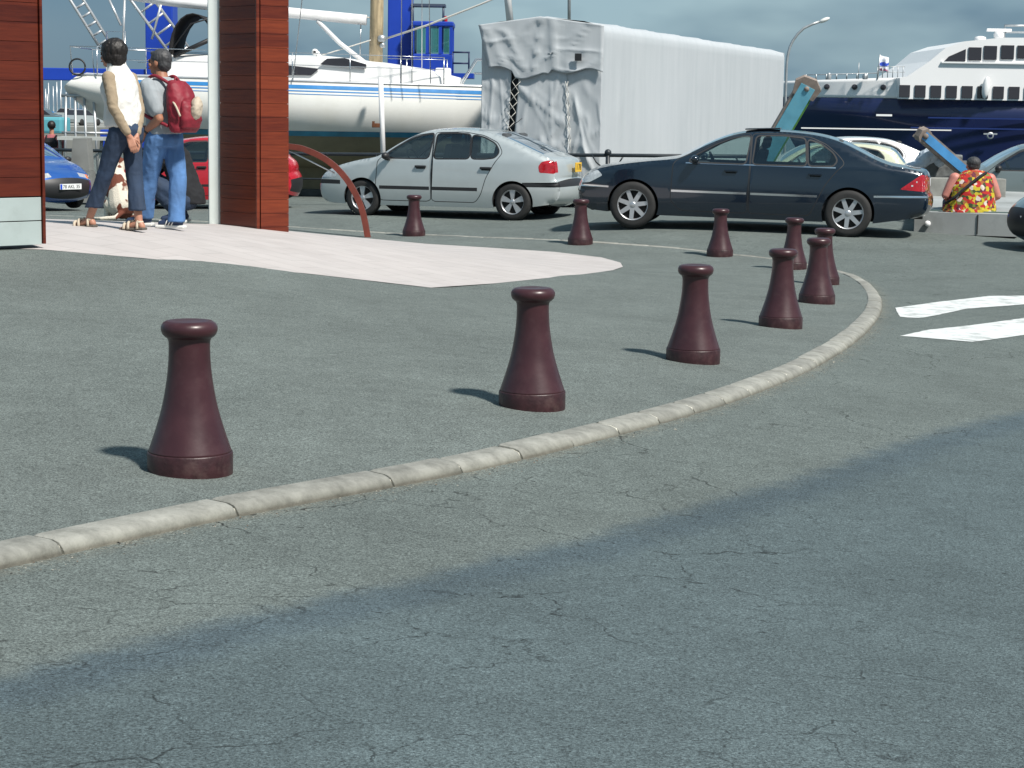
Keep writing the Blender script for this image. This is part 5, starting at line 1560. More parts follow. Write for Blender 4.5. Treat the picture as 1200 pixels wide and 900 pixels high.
prof = [(1056, 116.5), (1054, 92), (1062, 90.5), (1088, 72), (1106, 56), (1128, 48), (1171, 43), (1240, 42), (1300, 44), (1440, 44), (1440, 116.5)]
b = MB(); b.prism([(sx(px), sz(py)) for px, py in prof], 'Y', -.02, BM - .5); sup = b.build('superstructure', M['shipwhite'], sh)
for k in range(18):
    px = 1053.5 + 18.35 * k
    if 1: MB().box((sx(px + 6.5), -.05, sz(107.5)), (12.6 * SY / F, .07, 14.2 * SY / F), bev=.02).build('window', M['darkglass'], sh)
for a0, a1, t0, b0_ in ((1131, 1150, 56, 71), (1133, 1148, 55, 70), (1151, 1166, 53, 69), (1171, 1186, 52, 68), (1190, 1210, 52, 67), (1215, 1232, 52, 67)):
    if a0 == 1131: continue
    MB().box((sx((a0 + a1) / 2), -.05, sz((t0 + b0_) / 2)), ((a1 - a0) * SY / F, .07, (b0_ - t0) * SY / F), bev=.02).build('bridge_window', M['darkglass'], sh)
b = MB(); b.prism([(sx(px), sz(py)) for px, py in ((1105, 71.5), (1110, 66), (1129.5, 57), (1129.5, 71.5))], 'Y', -.09, 0); b.build('bridge_window', M['darkglass'], sh)
for px in (977, 1007.5, 1039.5):
    xx = sx(px); yy = BM / 2 - plan(xx); MB().lathe([(.001, -.06), (.11, -.06), (.13, -.04), (.13, .1)], 16, 'Y', c=(xx, yy - .02, sz(103))).build('porthole', M['darkglass'], sh)
b = MB(); b.box((sx(1215), -.06, sz(73)), (sx(1330) - sx(1103), .16, .07)); b.build('rubbing_strip', M['shipwhite'], sh)
for a0, a1, py in ((1090, 1200, 138), (1070, 1180, 150)):
    MB().box((sx((a0 + a1) / 2) + 4, .02, sz(py)), ((a1 - a0) * SY / F + 8, .10, .06)).build('hull_strake', mat('hull_blue_line', (.012, .03, .14), .3), sh)
b = MB(); b.box((sx(1030), .25, sz(152.5)), (sx(1117) - sx(940), .1, .055)); b.build('fender_rail', M['shipwhite'], sh)
b = MB(); b.box((sx(1039), .32, sz(136)), (.72, .06, .09)); b.build('draught_mark', M['shipwhite'], sh)
b = MB(); b.sphere((sx(1154), -.25, sz(102)), (.18, .18, .50), 14, M=Matrix.Rotation(R(6), 3, 'Y')); b.build('life_raft', M['shipwhite'], sh)
b = MB(); b.lathe([(.10, -.05), (.16, -.05), (.16, .02)], 20, 'Y', c=(sx(1163), -.03, sz(158))); b.box((sx(1163), -.05, sz(156)), (.62, .05, .07)); b.build('hull_emblem', M['galv'], sh)
b = MB(); b.tube([(sx(1180), 2, sz(44)), (sx(1180), 2, sz(37))], .09, 8); b.box((sx(1180), 2, sz(32)), (1.15, .18, .14), bev=.03); b.build('radar', M['shipwhite'], sh)
b = MB(); b.sphere((sx(1180), 2, sz(38)), .24, 14); b.build('radar_dome', M['shipwhite'], sh)
b = MB(); b.lathe([(.26, 0), (.28, .05), (.26, .2), (.1, .25), (.001, .25)], 18, c=(sx(1158), 2, sz(46))); b.build('life_raft_drum', M['shipwhite'], sh)
b = MB(); b.tube([(sx(1193), 3, sz(43)), (sx(1193), 3, sz(25)), (sx(1230), 3, sz(25))], .06, 8); b.box((sx(1215), 3, sz(33)), (1.6, .3, .08)); b.build('mast', M['galv'], sh)
b = MB()
b.tube([(sx(px), .5, dk(sx(px)) + .22) for px in (945, 975, 1005, 1030)], .02, 5)
for px in list(range(946, 1030, 12)): b.tube([(sx(px), .5, dk(sx(px)) - .02), (sx(px), .5, dk(sx(px)) + (.24 if px % 24 else .36))], .03, 6)
for px in range(1030, 1062, 6): b.tube([(sx(px), .5, dk(sx(px))), (sx(px), .5, dk(sx(px)) + .5)], .02, 5)
for h in (.25, .5): b.tube([(sx(1030), .5, dk(5) + h), (sx(1062), .5, dk(5) + h)], .015, 5)
b.tube([(sx(1010), 1, dk(3)), (sx(1010), 1, dk(3) + .75)], .02, 5)
b.lathe([(.1, 0), (.12, .2), (.08, .3)], 12, c=(sx(975), 1, dk(2))); b.lathe([(.12, 0), (.14, .15), (.08, .25)], 12, c=(sx(1018), 1, dk(3)))
b.build('bow_rail', M['galv'], sh)
b = MB(); b.tube([(sx(1033), 1, dk(4)), (sx(1034.5), 1, sz(64))], .03, 6); b.build('flagpole', M['galv'], sh)
fl = MB(); rows = []
m, t, bb = nmat('flag_cloth'); tcn = t.nodes.new('ShaderNodeTexCoord'); sx_ = t.nodes.new('ShaderNodeSeparateXYZ'); t.links.new(tcn.outputs['Object'], sx_.inputs[0])
r = t.nodes.new('ShaderNodeValToRGB'); r.color_ramp.interpolation = 'CONSTANT'; els = r.color_ramp.elements
els[0].position = 0; els[0].color = (.15, .6, .75, 1); els[1].position = .22; els[1].color = (.75, .25, .38, 1)
for p_, c_ in ((.36, (.75, .76, .8, 1)), (.55, (.03, .08, .5, 1)), (.8, (.72, .74, .8, 1))): e_ = els.new(p_); e_.color = c_
mr = t.nodes.new('ShaderNodeMapRange'); mr.inputs['From Min'].default_value = -.72; mr.inputs['From Max'].default_value = 0
n = t.nodes.new('ShaderNodeTexNoise'); n.inputs['Scale'].default_value = 5; t.links.new(tcn.outputs['Object'], n.inputs['Vector'])
ma = t.nodes.new('ShaderNodeMath'); ma.operation = 'MULTIPLY_ADD'; ma.inputs[1].default_value = .35; t.links.new(n.outputs[0], ma.inputs[0]); t.links.new(sx_.outputs[2], ma.inputs[2])
t.links.new(ma.outputs[0], mr.inputs[0]); t.links.new(mr.outputs[0], r.inputs[0]); t.links.new(r.outputs[0], bb.inputs['Base Color'])
for i in range(9):
    u = i / 8; rows.append([(u * .42, .05 * math.sin(u * 7), -v * .68 - u * .10) for v in (0, .25, .5, .75, 1)])
fl.grid(rows); fo = fl.build('flag', m); fo.location = (xb + sx(1034.5), SY + 1, sz(65)); md = fo.modifiers.new('t', 'SOLIDIFY'); md.thickness = .012
tag(fo, 'small white, blue and pink flag flying above the ferry bow', 'flag')

# ------------------------------------------------------------------ painted steel girders and concrete ledge
M['paleblue'] = mat('pale_blue_paint', (.16, .46, .60), .55, var=.2, vscale=3, dirt=(.20, .25, .16), dscale=3, damt=.6)
M['rusty'] = mat('rusty_grey', (.26, .21, .18), .8, var=.35, vscale=6)
M['midblue'] = mat('mid_blue_paint', (.07, .28, .58), .5, var=.2, vscale=3)
GS = -1
def girder(nm, lab, p0, p1, wpx, Y, mt_, tipm, dY=1.2, cat='girder'):
    a = PY(*p0, Y + dY); b_ = PY(*p1, Y); d = (b_ - a).normalized(); w_ = wpx * Y / F; side_ = d.cross(Vector((0, 1, 0))).normalized(); dep = side_.cross(d).normalized()
    L_ = (b_ - a).length; rt_ = Matrix((side_, dep, d)).transposed()
    g = thing(nm, lab, cat, a); c = d * (L_ / 2)
    MB().box(c + dep * GS * .07, (w_ * .66, .06, L_), rt_).build('web', mt_, g)
    MB().box(c - side_ * w_ * .36 - dep * GS * .06, (.05, .26, L_), rt_).build('flange', M['greenedge'] if tipm == 'green' else M['rusty'], g)
    MB().box(c + side_ * w_ * .36 - dep * GS * .06, (.05, .26, L_), rt_).build('flange', M['rusty'], g)
    b2 = MB(); e = d * (L_ - w_ * .12)
    pts = [(-.5, -.35), (.42, -.45), (.58, .1), (.34, .42), (-.2, .5), (-.58, .2)]
    b2.prism([(p[0] * w_ * 1.02, p[1] * w_ * 1.0) for p in pts], 'Y', -.09, .07, tf=lambda v: e + rt_ @ Vector((v.x, v.y, v.z)))
    b2.lathe([(.001, -.12), (.05, -.12), (.05, -.08)], 10, 'Y', c=e, M=rt_); b2.build('end_plate', M['rusty'], g)
    return g
M['greenedge'] = mat('green_paint', (.10, .26, .05), .5, var=.3)
girder('steel_girder', 'pale blue steel girder with rusty end plate leaning up behind the dark saloon roof', (880, 215), (947, 100), 27, 37.6, M['paleblue'], 'green', .6)
girder('steel_girder', 'narrow blue steel girder leaning left with a round rusty head behind the floral shirt', (1136, 205), (1080, 157), 15, 33.6, M['midblue'], 'rusty', .5)
def ledge():
    b = MB()
    A0, A1 = PY(1072, 248, 30.9), PY(1192, 251, 30.4)
    g0 = gz(A0.x, A0.y) - .03
    zt_ = A0.z
    E1 = PY(1190, 250, 30.4)
    bk = PY(1086, 222, 34.5); bk2 = PY(1215, 222, 34.5)
    v = [(A0.x, A0.y, g0), (A1.x, A1.y, g0), (A1.x, A1.y, zt_), (A0.x, A0.y, zt_), (bk.x, bk.y, g0), (bk2.x, bk2.y, g0), (bk2.x, bk2.y, bk.z), (bk.x, bk.y, bk.z)]
    b.add(v, [(0, 1, 2, 3), (3, 2, 6, 7), (4, 7, 6, 5), (0, 3, 7, 4), (1, 5, 6, 2)])
    o = thing('concrete_ledge', 'low grey concrete ledge with pale sloping top where the large man sits', 'ledge', (0, 0, 0))
    b.build('block', mat('concrete', (.30, .32, .32), .85, var=.15, vscale=1.5, bump=.2, dirt=(.16, .17, .16), dscale=2, damt=.6), o)
    d = MB(); p = PY(1087, 262, 30.8); d.lathe([(.001, -.02), (.045, -.02), (.045, .02)], 16, 'Y', c=(p.x, p.y - .0, p.z)); d.build('disc', M['shipwhite'], o)
    d = MB(); d.box(((A0.x + A1.x) / 2, A0.y - .01, zt_ + .01), (A1.x - A0.x + .04, .12, .035), (0, 0, math.atan2(A1.y - A0.y, A1.x - A0.x))); d.build('edge_strip', mat('green_grey_edge', (.12, .17, .16), .6), o)
    x_ = A0.x + (A1.x - A0.x) * .62; d = MB(); d.box((x_, A0.y - .006 + (A1.y - A0.y) * .62, (g0 + zt_) / 2), (.015, .02, zt_ - g0 - .04)); d.build('joint', M['under'], o)
    return A0, A1, zt_
LA0, LA1, LZ = ledge()
# pale bundle and machinery below the second girder
b = MB(); p = PY(1108, 199, 34.6); b.box(p, (.85, .5, .32), bev=.03); b.box(p + Vector((0, 0, .2)), (.5, .4, .14), bev=.03); b.box(p + Vector((.1, -.1, -.25)), (1.1, .3, .05))
g_ = MB(); 
tag(b.build('machine_base', mat('machine_grey', (.16, .17, .17), .6, .3, var=.4, vscale=9)), 'grey metal winch housing below the narrow blue girder', 'machine')
b = MB(); p0, p1 = PY(1098, 209, 33.6), PY(1150, 212, 33.4)
b.box((p0 + p1) / 2 + Vector((.1, 0, -.18)), ((p1 - p0).length + .6, .3, .42), bev=.02); tag(b.build('low_wall', mat('wall_grey', (.24, .24, .22), .85, var=.2)), 'low grey wall stub behind the seated man in the floral shirt', 'wall')

# ------------------------------------------------------------------ far harbour on the left
M['boatteal'] = mat('far_paint', (.25, .42, .46), .5)
def tiny_sail(px, h, Y, lab):
    p = PY(px, 146, Y); o = thing('moored_yacht', lab, 'yacht', (p.x, Y, -2.2), 0, 'masts and yachts in the far marina')
    MB().prism([(-3.2, .2), (3.2, .2), (4.2, 1.6), (-3.8, 1.5)], 'Y', -1.1, 1.1).build('hull', M['deckw'], o)
    zt_ = PY(px, h, Y).z + 2.2; MB().tube([(0, 0, 1.4), (0, 0, zt_)], [.13, .09], 6).build('mast', M['alu'], o)
    MB().box((-1.4, 0, 2.7), (3, .22, .2)).build('boom', M['stripe'], o)
for px, h in ((54, 104), (58, 97), (63, 101), (67, 96), (71, 104), (73, 88), (78, 108), (83, 100), (88, 112), (92, 104), (97, 106), (101, 110), (106, 103), (111, 109), (56, 110), (114, 100), (123, 104), (128, 98)):
    tiny_sail(px + random.uniform(-.6, .6), h, 310 + random.uniform(-6, 40), 'white moored yacht with bare mast in the far marina')
TINY = dict(L=4.1)
def tiny_car(px, py, Y, paint):
    p = PY(px, py, Y); o = thing('distant_car', 'tiny parked car on the far quay seen between the wooden wall and the woman', 'car', (p.x, Y, 0.0), random.uniform(-.3, .3) + (1.2 if random.random() < .4 else 0), 'tiny cars parked on the far quay')
    b = MB(); b.prism([(-2.0, .3), (2.0, .3), (2.1, .62), (1.9, .82), (1.0, .92), (-1.9, .95), (-2.05, .6)], 'Y', -.82, .82); b.prism([(-1.7, .92), (1.05, .9), (.35, 1.40), (-1.2, 1.42)], 'Y', -.68, .68, mi=1)
    b.prism([(-1.2, 1.42), (.35, 1.40), (.2, 1.46), (-1.1, 1.48)], 'Y', -.64, .64)
    b.build('body', [paint, M['darkglass']], o)
    for sx1 in (-1.25, 1.25):
        for s in (-1, 1): MB().lathe([(.001, -.1), (.31, -.1), (.31, .1), (.001, .1)], 12, 'Y', c=(sx1, s * .76, .31)).build('wheel', M['tyre'], o)
cols = [M['boatteal'], M['whitecar'], M['silver'], M['steelcar'], M['bluecar'], M['greycar']]
for row_Y in (182, 205, 232):
    X = PY(50, 140, row_Y).x
    while X < PY(128, 140, row_Y).x:
        p = random.choice(cols); o = tiny_car(50 + (X - PY(50, 140, row_Y).x) / row_Y * F, 145, row_Y, p); X += random.uniform(3.2, 5.2)
# aqua awning
b = MB(); p0 = PY(45, 148, 150); p1 = PY(70, 139, 150); b.box(((p0.x + p1.x) / 2 - 1, 150, (p0.z + p1.z) / 2 - .2), (p1.x - p0.x + 3, 3, abs(p1.z - p0.z) + .6), bev=.2)
tag(b.build('awning', mat('aqua_canvas', (.10, .36, .42), .7)), 'pale aqua boat cover in the far harbour beside the wooden wall', 'boat cover')
# trestle, blocks and kerb near the railing on the left
M['blockgrey'] = mat('block_grey', (.20, .21, .20), .9, var=.2, vscale=2)
TY = 39.5
b = MB(); b.prism([(PY(x, y, TY).x, PY(x, y, TY).z) for x, y in ((88, 162), (104, 162), (107, 200), (85, 200))], 'Y', TY - .2, TY + .3); 
bb_ = PY(85, 200, TY); b.box((PY(96, 200, TY).x, TY + .05, (bb_.z) / 2), (.42, .5, bb_.z)); tag(b.build('bollard_block', M['blockgrey']), 'tapered grey concrete block behind the railing near the blue car', 'concrete block')
b = MB(); p0, p1 = PY(70, 160, TY + 2), PY(130, 160, TY + 2); b.box(((p0.x + p1.x) / 2, TY + 2, p0.z - .03), (p1.x - p0.x, .5, .07))
for k in range(5):
    x_ = p0.x + .05 + (p1.x - p0.x - .1) * k / 4; b.tube([(x_, TY + 2, .02), (x_ + (.1 if k % 2 else -.05), TY + 2, p0.z - .05)], .035, 8)
b.tube([(p0.x + .1, TY + 2, .3), (p1.x - .1, TY + 2, p0.z - .2)], .025, 6)
tag(b.build('trestle', mat('trestle_grey', (.42, .44, .42), .6, var=.1)), 'pale grey metal trestle bench behind the railing left of the woman', 'trestle')
tr_ = MB(); p0 = PY(88, 112, 43.0)
for dx in (-.25, 0, .25, .5): tr_.tube([(p0.x + dx, 43, .02), (p0.x + dx * .8, 43, p0.z)], .03, 8)
tr_.tube([(p0.x - .3, 43, p0.z), (p0.x + .7, 43, p0.z)], .035, 8); tr_.tube([(p0.x - .3, 43, p0.z - .8), (p0.x + .7, 43, p0.z - .8)], .03, 8)
tag(tr_.build('boat_stand', M['galv']), 'spindly grey steel stand under the stern of the sailboat', 'stand')
# ------------------------------------------------------------------ figures
def capsule(mb, p0, r0, p1, r1, n=14):
    p0, p1 = Vector(p0), Vector(p1); d = (p1 - p0); L_ = d.length; d = d.normalized() if L_ > 1e-6 else Vector((0, 0, 1))
    u = d.orthogonal().normalized(); w = d.cross(u)
    prof = []
    for k in range(6): a = -math.pi / 2 + (math.pi / 2) * k / 5; prof.append((r0 * math.cos(a), r0 * math.sin(a)))
    for k in range(6): a = (math.pi / 2) * k / 5; prof.append((r1 * math.cos(a), L_ + r1 * math.sin(a)))
    vs = []; fs = []
    for r_, h in prof:
        for k in range(n):
            a = 2 * math.pi * k / n; vs.append(p0 + d * h + (u * math.cos(a) + w * math.sin(a)) * max(r_, 1e-4))
    m = len(prof)
    for i in range(m - 1):
        for k in range(n):
            k2 = (k + 1) % n; fs.append((i * n + k, i * n + k2, (i + 1) * n + k2, (i + 1) * n + k))
    fs.append(tuple(range(n))[::-1]); fs.append(tuple((m - 1) * n + k for k in range(n)))
    mb.add(vs, fs, 0, True)
def chain(mb, pts, rs):
    for a, b, ra_, rb_ in zip(pts[:-1], pts[1:], rs[:-1], rs[1:]): capsule(mb, a, ra_, b, rb_)
def loftbody(mb, rings, n=24):
    """rings: (centre, half width, half depth, yaw)"""
    vs = []; fs = []
    for c, a, b, yw in rings:
        for k in range(n):
            t = 2 * math.pi * k / n
            x = a * math.copysign(abs(math.cos(t)) ** .85, math.cos(t)); y = b * math.copysign(abs(math.sin(t)) ** .85, math.sin(t))
            vs.append((c[0] + x * math.cos(yw) - y * math.sin(yw), c[1] + x * math.sin(yw) + y * math.cos(yw), c[2]))
    for i in range(len(rings) - 1):
        for k in range(n):
            k2 = (k + 1) % n; fs.append((i * n + k, i * n + k2, (i + 1) * n + k2, (i + 1) * n + k))
    fs.append(tuple(range(n))[::-1]); fs.append(tuple((len(rings) - 1) * n + k for k in range(n)))
    mb.add(vs, fs, 0, True)
ts = bpy.data.scenes.new('tmp')
def meld(mb, name, m, parent, voxel=.008, smooth=4, fold=0.0, fs_=9, seed=0, strech=(1, 1, .5)):
    o = mb.build(name, m, parent)
    md = o.modifiers.new('r', 'REMESH'); md.mode = 'VOXEL'; md.voxel_size = voxel; md.use_smooth_shade = True
    if smooth:
        ms = o.modifiers.new('s', 'SMOOTH'); ms.factor = .5; ms.iterations = smooth
    COL.objects.unlink(o); par_ = o.parent; o.parent = None
    ts.collection.objects.link(o)
    vl = ts.view_layers[0]; vl.update(); dg = vl.depsgraph
    me = bpy.data.meshes.new_from_object(o.evaluated_get(dg))
    ts.collection.objects.unlink(o); COL.objects.link(o); o.parent = par_
    o.modifiers.clear(); old = o.data; o.data = me; me.name = name
    if fold:
        nn_ = [v.normal.copy() for v in me.vertices]
        for v, vn in zip(me.vertices, nn_):
            c = v.co; q = Vector((c.x * fs_ * strech[0] + seed, c.y * fs_ * strech[1], c.z * fs_ * strech[2]))
            v.co = c + vn * fold * (mn.noise(q) + .6 * (1 - abs(mn.noise(q * 1.7)) * 2))
    return o
M['skin'] = mat('skin', (.42, .20, .13), .5, var=.08, vscale=20)
M['skin2'] = mat('tanned_skin', (.36, .16, .095), .5, var=.08, vscale=20)
M['hair'] = mat('dark_hair', (.012, .009, .008), .5, var=.25, vscale=14, stretch=(5, 5, .5), bump=.35, bscale=22)
M['hairgrey'] = mat('greying_hair', (.045, .045, .048), .55, var=.25, vscale=14, stretch=(5, 5, .5), bump=.3, bscale=22)
M['vest'] = mat('white_quilted_vest', (.68, .67, .64), .7, var=.04, bump=.5, bscale=14, bdist=.02)
M['tan'] = mat('tan_jersey', (.32, .25, .17), .85, var=.06, bump=.3, bscale=25)
M['navycloth'] = mat('navy_cotton', (.020, .038, .075), .8, var=.25, vscale=6, bump=.4, bscale=18, bdist=.015)
M['jeans'] = mat('blue_denim', (.075, .17, .36), .85, var=.30, vscale=5, bump=.5, bscale=16, bdist=.015)
M['greytee'] = mat('grey_tee', (.30, .33, .35), .85, var=.06, bump=.4, bscale=12, bdist=.015)
M['redpack'] = mat('red_nylon', (.22, .010, .024), .6, var=.2, vscale=6, bump=.4, bscale=14, bdist=.015)
M['beige'] = mat('beige_strap', (.52, .44, .34), .7, var=.1)
M['shoe'] = mat('navy_shoe', (.02, .035, .08), .6)
M['sole'] = mat('shoe_sole', (.10, .085, .07), .8)
M['whitestripe'] = mat('white_leather', (.7, .7, .66), .6)
M['blackcloth'] = mat('black_cloth', (.012, .013, .016), .9, var=.3, bump=.4, bscale=12, bdist=.015)
M['eye'] = mat('eye', (.03, .02, .015), .2)
M['lips'] = mat('lips', (.30, .10, .08), .5)

def unit(v): return Vector(v).normalized()
def hand(mb, wrist, palm_dir, back_n, size=1.0, curl=.6, thumb=1):
    """palm, five separate curled fingers"""
    w = Vector(wrist); d = unit(palm_dir); n = unit(back_n); s = d.cross(n).normalized() * thumb
    pl = .085 * size
    for k in range(4):
        off = (k - 1.5) * .019 * size
        capsule(mb, w + s * off * .6, .016 * size, w + d * pl + s * off, .012 * size, 10)
    Ls = [.070, .078, .072, .056]
    for k in range(4):
        p = w + d * pl + s * (1.5 - k) * .0195 * size; dd_ = d.copy(); ln = Ls[k] * size; ang = 0; r_ = .0088 * size
        for j, fr_ in enumerate((.45, .32, .23)):
            ang += curl * (.5 + .25 * j)
            v = d * math.cos(ang) - n * math.sin(ang); q = p + v * ln * fr_
            capsule(mb, p, r_, q, r_ * .9, 8); p = q; r_ *= .92
    p = w + d * .02 * size + s * .028 * size; v = (d * .6 + s * .7 - n * .25).normalized()
    q = p + v * .042 * size; capsule(mb, p, .013 * size, q, .011 * size, 8); capsule(mb, q, .011 * size, q + (d * .85 + s * .2 - n * .4).normalized() * .034 * size, .009 * size, 8)
def head(mb, c, face, r=1.0, neck=None):
    """skull, jaw, nose, ears, brow, lips; face = horizontal facing"""
    c = Vector(c); f = unit(face); up = Vector((0, 0, 1)); s = f.cross(up).normalized(); up = s.cross(f).normalized()
    Mx = Matrix((s, f, up)).transposed()
    def e(off, rr): mb.sphere(c + Mx @ Vector(off) * r, tuple(q * r for q in rr), 20, M=Mx)
    e((0, -.012, .022), (.074, .094, .092)); e((0, .025, -.035), (.058, .066, .070)); e((0, .055, -.082), (.030, .030, .026))
    e((0, .062, -.010), (.046, .030, .034)); e((0, .088, .018), (.044, .012, .012))
    mb.add([c + Mx @ Vector(q) * r for q in ((-.010, .085, .014), (.010, .085, .014), (.019, .088, -.034), (-.019, .088, -.034), (0, .118, -.028), (0, .094, .016), (0, .09, -.042))],
           [(0, 5, 4, 3), (1, 2, 4, 5), (3, 4, 6), (4, 2, 6), (0, 3, 6, 2, 1), (0, 1, 5)], 0, True)
    e((0, .090, -.056), (.024, .011, .010))
    for q in (-1, 1): e((q * .076, -.006, -.012), (.010, .022, .032)); e((q * .040, .060, -.028), (.024, .026, .022))
    return Mx
def face_bits(parent, c, face, r=1.0):
    c = Vector(c); f = unit(face); up = Vector((0, 0, 1)); s = f.cross(up).normalized(); Mx = Matrix((s, f, up)).transposed()
    for q in (-1, 1):
        b = MB(); b.sphere(c + Mx @ Vector((q * .030, .082, .004)) * r, .0115 * r, 10, M=None); b.build('eye', M['eye'], parent)
    b = MB(); b.sphere(c + Mx @ Vector((0, .101, -.057)) * r, (.019 * r, .005 * r, .006 * r), 10, M=Mx); b.build('mouth', M['lips'], parent)

# ---- woman -----------------------------------------------------------
gp = G(150, 270.5); wz = gp.z + .004
wo = thing('person', 'woman in white vest and navy cropped trousers walking with hands clasped behind her back', 'person', (gp.x, gp.y, wz))
hd_ = unit((-.90, .43, 0)); sd_ = Vector((.43, .90, 0)); yw = math.atan2(sd_.y, sd_.x)
hc = Vector((-.135, .03, 1.555)); face = unit((-.93, .37, -.02))
sc = Vector((-.06, .02, 1.36)); LS, RS = sc - sd_ * .165, sc + sd_ * .165
pv_ = Vector((-.01, .0, .90)); LH, RH = pv_ - sd_ * .085, pv_ + sd_ * .085
LK, LA = Vector((-.20, .0, .50)), Vector((-.365, .10, .10)); RK, RA = Vector((.050, .05, .49)), Vector((.105, -.03, .085))
LE, LWr = Vector((-.075, -.20, 1.085)), Vector((.055, -.15, .83)); RE, RWr = Vector((.10, .10, 1.08)), Vector((.10, -.08, .83))
b = MB(); head(b, hc, face, 1.0); capsule(b, sc + Vector((-.01, 0, .02)), .055, hc + Vector((.012, -.006, -.06)), .05)
loftbody(b, [(pv_ + Vector((0, 0, -.06)), .14, .10, yw), (pv_ + Vector((0, 0, .04)), .15, .11, yw), (pv_ + Vector((-.01, 0, .18)), .12, .09, yw), (sc + Vector((0, 0, -.12)), .14, .10, yw), (sc, .13, .08, yw), (sc + Vector((0, 0, .05)), .06, .05, yw)])
for S0, E0, W0 in ((LS, LE, LWr), (RS, RE, RWr)): chain(b, [S0, E0, W0], [.045, .036, .024])
for H0, K0, A0_ in ((LH, LK, LA), (RH, RK, RA)): chain(b, [H0, K0, K0.lerp(A0_, .35), A0_], [.075, .05, .048, .034])
def foot(b, A_, toe, r=.032, ln=.19):
    t = unit(toe); h = A_ - t * .03; h.z = A_.z - .045
    capsule(b, A_, .034, h + Vector((0, 0, 0)), .032); q = A_ + t * ln * .75; q.z = max(.022, A_.z - .075 + t.z * .1)
    capsule(b, A_ + Vector((0, 0, -.02)), .034, q, .026); s_ = t.cross(Vector((0, 0, 1))).normalized()
    for k in range(5): p = q + s_ * (k - 2) * .014; capsule(b, p, .013, p + t * (.032 - abs(k - 1) * .004), .010, 8)
tL, tR = unit((-.90, .30, -.10)), unit((-.88, .35, -.05))
foot(b, LA, tL); foot(b, RA, tR)
hand(b, LWr, (.35, -.15, -.95), (.2, -.9, .1), .95, .55, -1); hand(b, RWr, (.10, -.35, -.95), (.6, -.5, .2), .95, .55, 1)
meld(b, 'body', M['skin'], wo, .006, 3); face_bits(wo, hc, face)
# hair
b = MB(); f_ = face; Mx = Matrix((f_.cross(Vector((0, 0, 1))).normalized(), f_, Vector((0, 0, 1)))).transposed()
b.sphere(hc + Mx @ Vector((0, -.032, .042)), (.104, .118, .106), 20, M=Mx); b.sphere(hc + Mx @ Vector((0, -.060, -.025)), (.092, .078, .085), 18, M=Mx); b.sphere(hc + Mx @ Vector((0, -.065, -.075)), (.078, .056, .055), 18, M=Mx)
for q in (-1, 1): b.sphere(hc + Mx @ Vector((q * .076, -.01, -.010)), (.028, .050, .070), 14, M=Mx)
b.sphere(hc + Mx @ Vector((0, .035, .082)), (.068, .050, .030), 14, M=Mx)
meld(b, 'hair', M['hair'], wo, .007, 2, .006, 34, 2, (1, 1, .5))
# trousers
b = MB()
loftbody(b, [(pv_ + Vector((.01, 0, -.10)), .155, .12, yw), (pv_ + Vector((.01, -.005, 0)), .172, .130, yw), (pv_ + Vector((0, 0, .07)), .150, .112, yw), (pv_ + Vector((-.005, 0, .10)), .142, .105, yw)])
for H0, K0, A0_ in ((LH, LK, LA), (RH, RK, RA)):
    chain(b, [H0 + Vector((0, 0, -.02)), H0.lerp(K0, .5), K0], [.098, .086, .070])
    loftbody(b, [(K0 + Vector((0, 0, .02)), .071, .071, 0), (K0, .070, .070, 0), (K0.lerp(A0_, .35), .070, .070, 0), (K0.lerp(A0_, .60), .073, .073, 0), (K0.lerp(A0_, .76), .078, .078, 0)])
meld(b, 'trousers', M['navycloth'], wo, .009, 4, .007, 11, 5, (1, 1, .35))
# vest
b = MB()
loftbody(b, [(pv_ + Vector((-.02, 0, .02)), .178, .138, yw), (pv_ + Vector((-.025, 0, .12)), .180, .140, yw), (pv_ + Vector((-.035, 0, .25)), .170, .132, yw), (sc + Vector((-.01, 0, -.10)), .168, .142, yw), (sc + Vector((0, 0, -.02)), .158, .118, yw), (sc + Vector((-.005, 0, .045)), .125, .085, yw), (sc + Vector((-.015, 0, .10)), .080, .070, yw), (sc + Vector((-.02, 0, .135)), .072, .066, yw)])
b.sphere(sc + Vector((-.03, -.0, .10)), (.085, .085, .05), 16)
meld(b, 'vest', M['vest'], wo, .009, 3, .012, 9, 9, (1, 1, .8))
for S0, E0, W0 in ((LS, LE, LWr), (RS, RE, RWr)):
    b = MB(); chain(b, [S0 + Vector((0, 0, -.01)), S0.lerp(E0, .5), E0, E0.lerp(W0, .55), E0.lerp(W0, .80)], [.058, .052, .045, .040, .037]); meld(b, 'sleeve', M['tan'], wo, .008, 2, .006, 14, 1, (1, 1, 1))
def sandal(A_, toe, parent):
    t = unit(toe); s_ = t.cross(Vector((0, 0, 1))).normalized(); up = s_.cross(t).normalized(); sole_c = A_ + t * .062; rt = Matrix((t, -s_, up)).transposed()
    zz_ = max(.014, A_.z - .085); c = Vector((sole_c.x, sole_c.y, zz_ + (0 if A_.z < .09 else .004)))
    b = MB(); b.box(c, (.25, .082, .024), rt, bev=.008); b.build('sandal_sole', M['sole'], parent)
    b = MB()
    for off, h, w_ in ((.07, .050, .036), (.025, .066, .034), (-.07, .072, .030)):
        pts = [c + t * off - s_ * .045, c + t * off - s_ * .038 + up * h * .8, c + t * off + up * h * 1.08, c + t * off + s_ * .038 + up * h * .8, c + t * off + s_ * .045]
        b.tube(spline(pts, .02), w_ / 2.6, 8)
    b.tube([c + t * .07 + up * .052, c + up * .07, c - t * .02 + up * .075], .011, 8); b.tube([c - t * .075 - s_ * .04 + up * .06, c - t * .1 + up * .06, c - t * .075 + s_ * .04 + up * .06], .012, 8)
    b.build('sandal_straps', M['beige'], parent)
sandal(LA, tL, wo); sandal(RA, tR, wo)

